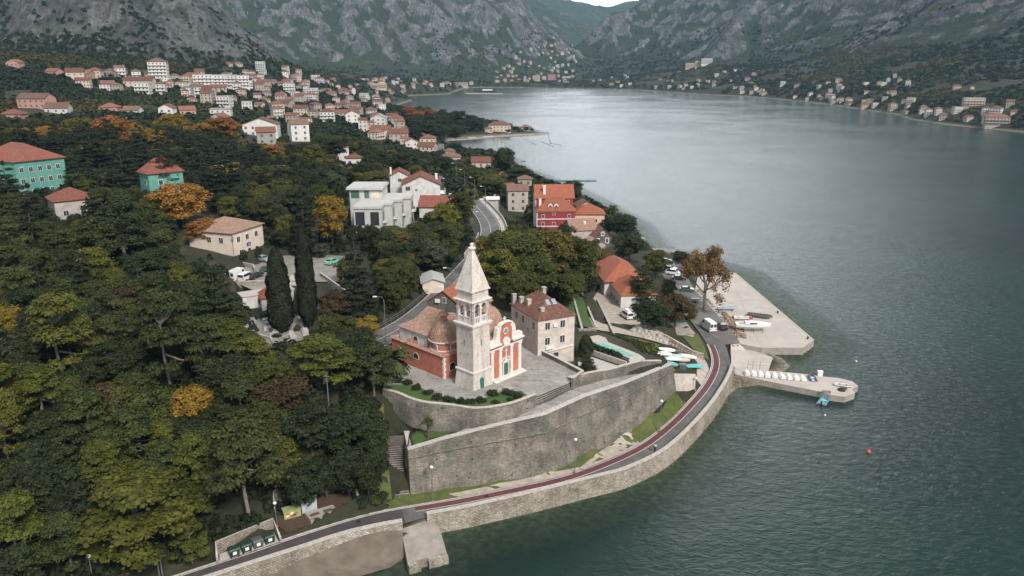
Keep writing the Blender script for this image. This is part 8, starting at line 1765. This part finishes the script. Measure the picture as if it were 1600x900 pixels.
# dark bushes scattered over the grey scree on the left
n = 9000; a = np.radians(rng.uniform(-40, -12, n)); r_ = rng.uniform(620, 1300, n); X, Y = r_ * np.sin(a), r_ * np.cos(a); Z = Tz(X, Y); b0 = base_h(X, Y); m0, ii = massif(X, Y)
nz_ = fbm(X / 45, Y / 45, 3, 90); keep = (m0 > b0) & (ii == 1) & (nz_ + rng.normal(0, .05, n) > .55); X, Y, Z = X[keep][:1300], Y[keep][:1300], Z[keep][:1300]
clump_cloud('slope_scrub', np.stack([X, Y, Z], 1), rng.uniform(2.0, 6.5, len(X)) * 1.2, far_d, 26, 33, 1.1, .6)
# ------------------------------------------------------------------ air
hz = MB().box(-6100, 6100, -40, 7800, -9, float(max(GZ.max() + 12, 560)), bottom=True)
hm = bpy.data.materials.new('haze_air'); hm.use_nodes = True; hn = hm.node_tree; hn.nodes.clear()
ho = hn.nodes.new('ShaderNodeOutputMaterial'); pv = hn.nodes.new('ShaderNodeVolumePrincipled'); pv.inputs['Density'].default_value = .000075; pv.inputs['Color'].default_value = (.36, .64, .86, 1); pv.inputs['Anisotropy'].default_value = .1
hn.links.new(pv.outputs[0], ho.inputs['Volume'])
tag(hz.build('haze', hm), kind='stuff')
# ------------------------------------------------------------------ labels that single out every repeated thing
LM = [('the bell tower', 738, 480), ('the red church', 660, 560), ('the stone house', 855, 510), ('the cream office building', 350, 375), ('the large turquoise block', 50, 265), ('the small turquoise block', 228, 285), ('the small pinkish house', 96, 318), ('the modern white building', 600, 320), ('the large white villa', 652, 300), ('the two tall cypresses', 462, 440), ('the cemetery', 425, 510), ('the car park', 440, 418), ('the road bend', 700, 285), ('the crimson building', 865, 320), ('the long orange roof', 985, 440), ('the bastion stairs', 615, 735), ('the cabinet yard', 490, 790), ('the green bins', 390, 850), ('the twin poles', 252, 880), ('the lower left corner', 20, 880), ('the left edge', 5, 600), ('the lone wood lamp', 178, 590), ('the pool garden', 950, 550), ('the white canopy', 765, 312), ('the lawn terraces', 900, 490), ('the dark gabled house', 940, 365), ('the wooded spit', 700, 200), ('the spit monastery', 782, 195), ('the six storey tower', 250, 115), ('the row of white blocks', 347, 130), ('the lone white tower block', 408, 108), ('the harbour hotel', 592, 132), ('the harbour mole', 750, 142), ('the tall pinkish block', 862, 115), ('the stepped hotel', 1092, 100), ('the sailing boat', 854, 146), ('the village inlet', 1000, 138), ('the first shore houses', 1210, 145), ('the right shore', 1330, 160), ('the far right quay', 1530, 195), ('the right edge', 1590, 190), ('the blue window villa', 465, 186), ('the twin white villas', 545, 250), ('the long pink house', 50, 162), ('the red roofed hall', 750, 252), ('the orange autumn tree', 285, 320), ('the big yellow tree', 520, 345), ('the town shoreline', 630, 155), ('the upper slope houses', 130, 120), ('the grey mountain foot', 480, 120), ('the upper village', 880, 62), ('the village edge', 780, 112)]
ORD = ['nearest to', 'second nearest to', 'third nearest to', 'fourth nearest to', 'fifth nearest to', 'sixth nearest to', 'seventh nearest to', 'eighth nearest to', 'ninth nearest to', 'tenth nearest to'] 
bpy.context.view_layer.update()
items = []
for o in COL.objects:
    if o.parent is None and '_lab' in o and not o.get('label'):
        hh = {'house': 4, 'tomb': .5}.get(o.name.split('.')[0], 5); q = Q(o.location.x, o.location.y, o.location.z + hh); items.append([o, o['_lab'], q[0], q[1]])
def rel(dx, dy):
    if abs(dx) > 1.3 * abs(dy): return 'right of' if dx > 0 else 'left of'
    return 'below' if dy > 0 else 'above'
groups = {}
for it in items:
    best = sorted(((it[2] - a[1]) ** 2 + ((it[3] - a[2]) * 1.3) ** 2, i) for i, a in enumerate(LM))[0]; a = LM[best[1]]; it += [a[0], rel(it[2] - a[1], it[3] - a[2]), best[0]]
    groups.setdefault((it[1], it[4], it[5]), []).append(it)
ON = ['nearest it', 'second nearest', 'third nearest', 'fourth nearest', 'fifth nearest', 'sixth nearest', 'seventh nearest', 'eighth nearest', 'ninth nearest', 'tenth nearest']
for (lab, lm, rl0), its in groups.items():
    its.sort(key=lambda i: i[6])
    for k, it in enumerate(its):
        s = f'{lab} {rl0} {lm}'
        if len(its) > 1: s += ', ' + (ON[k] if k < 10 else f'{k + 1}th nearest')
        it[0]['label'] = ' '.join(s.split()); 
for o in COL.objects:
    for k in ('_lab', '_k'):
        if k in o: del o[k]
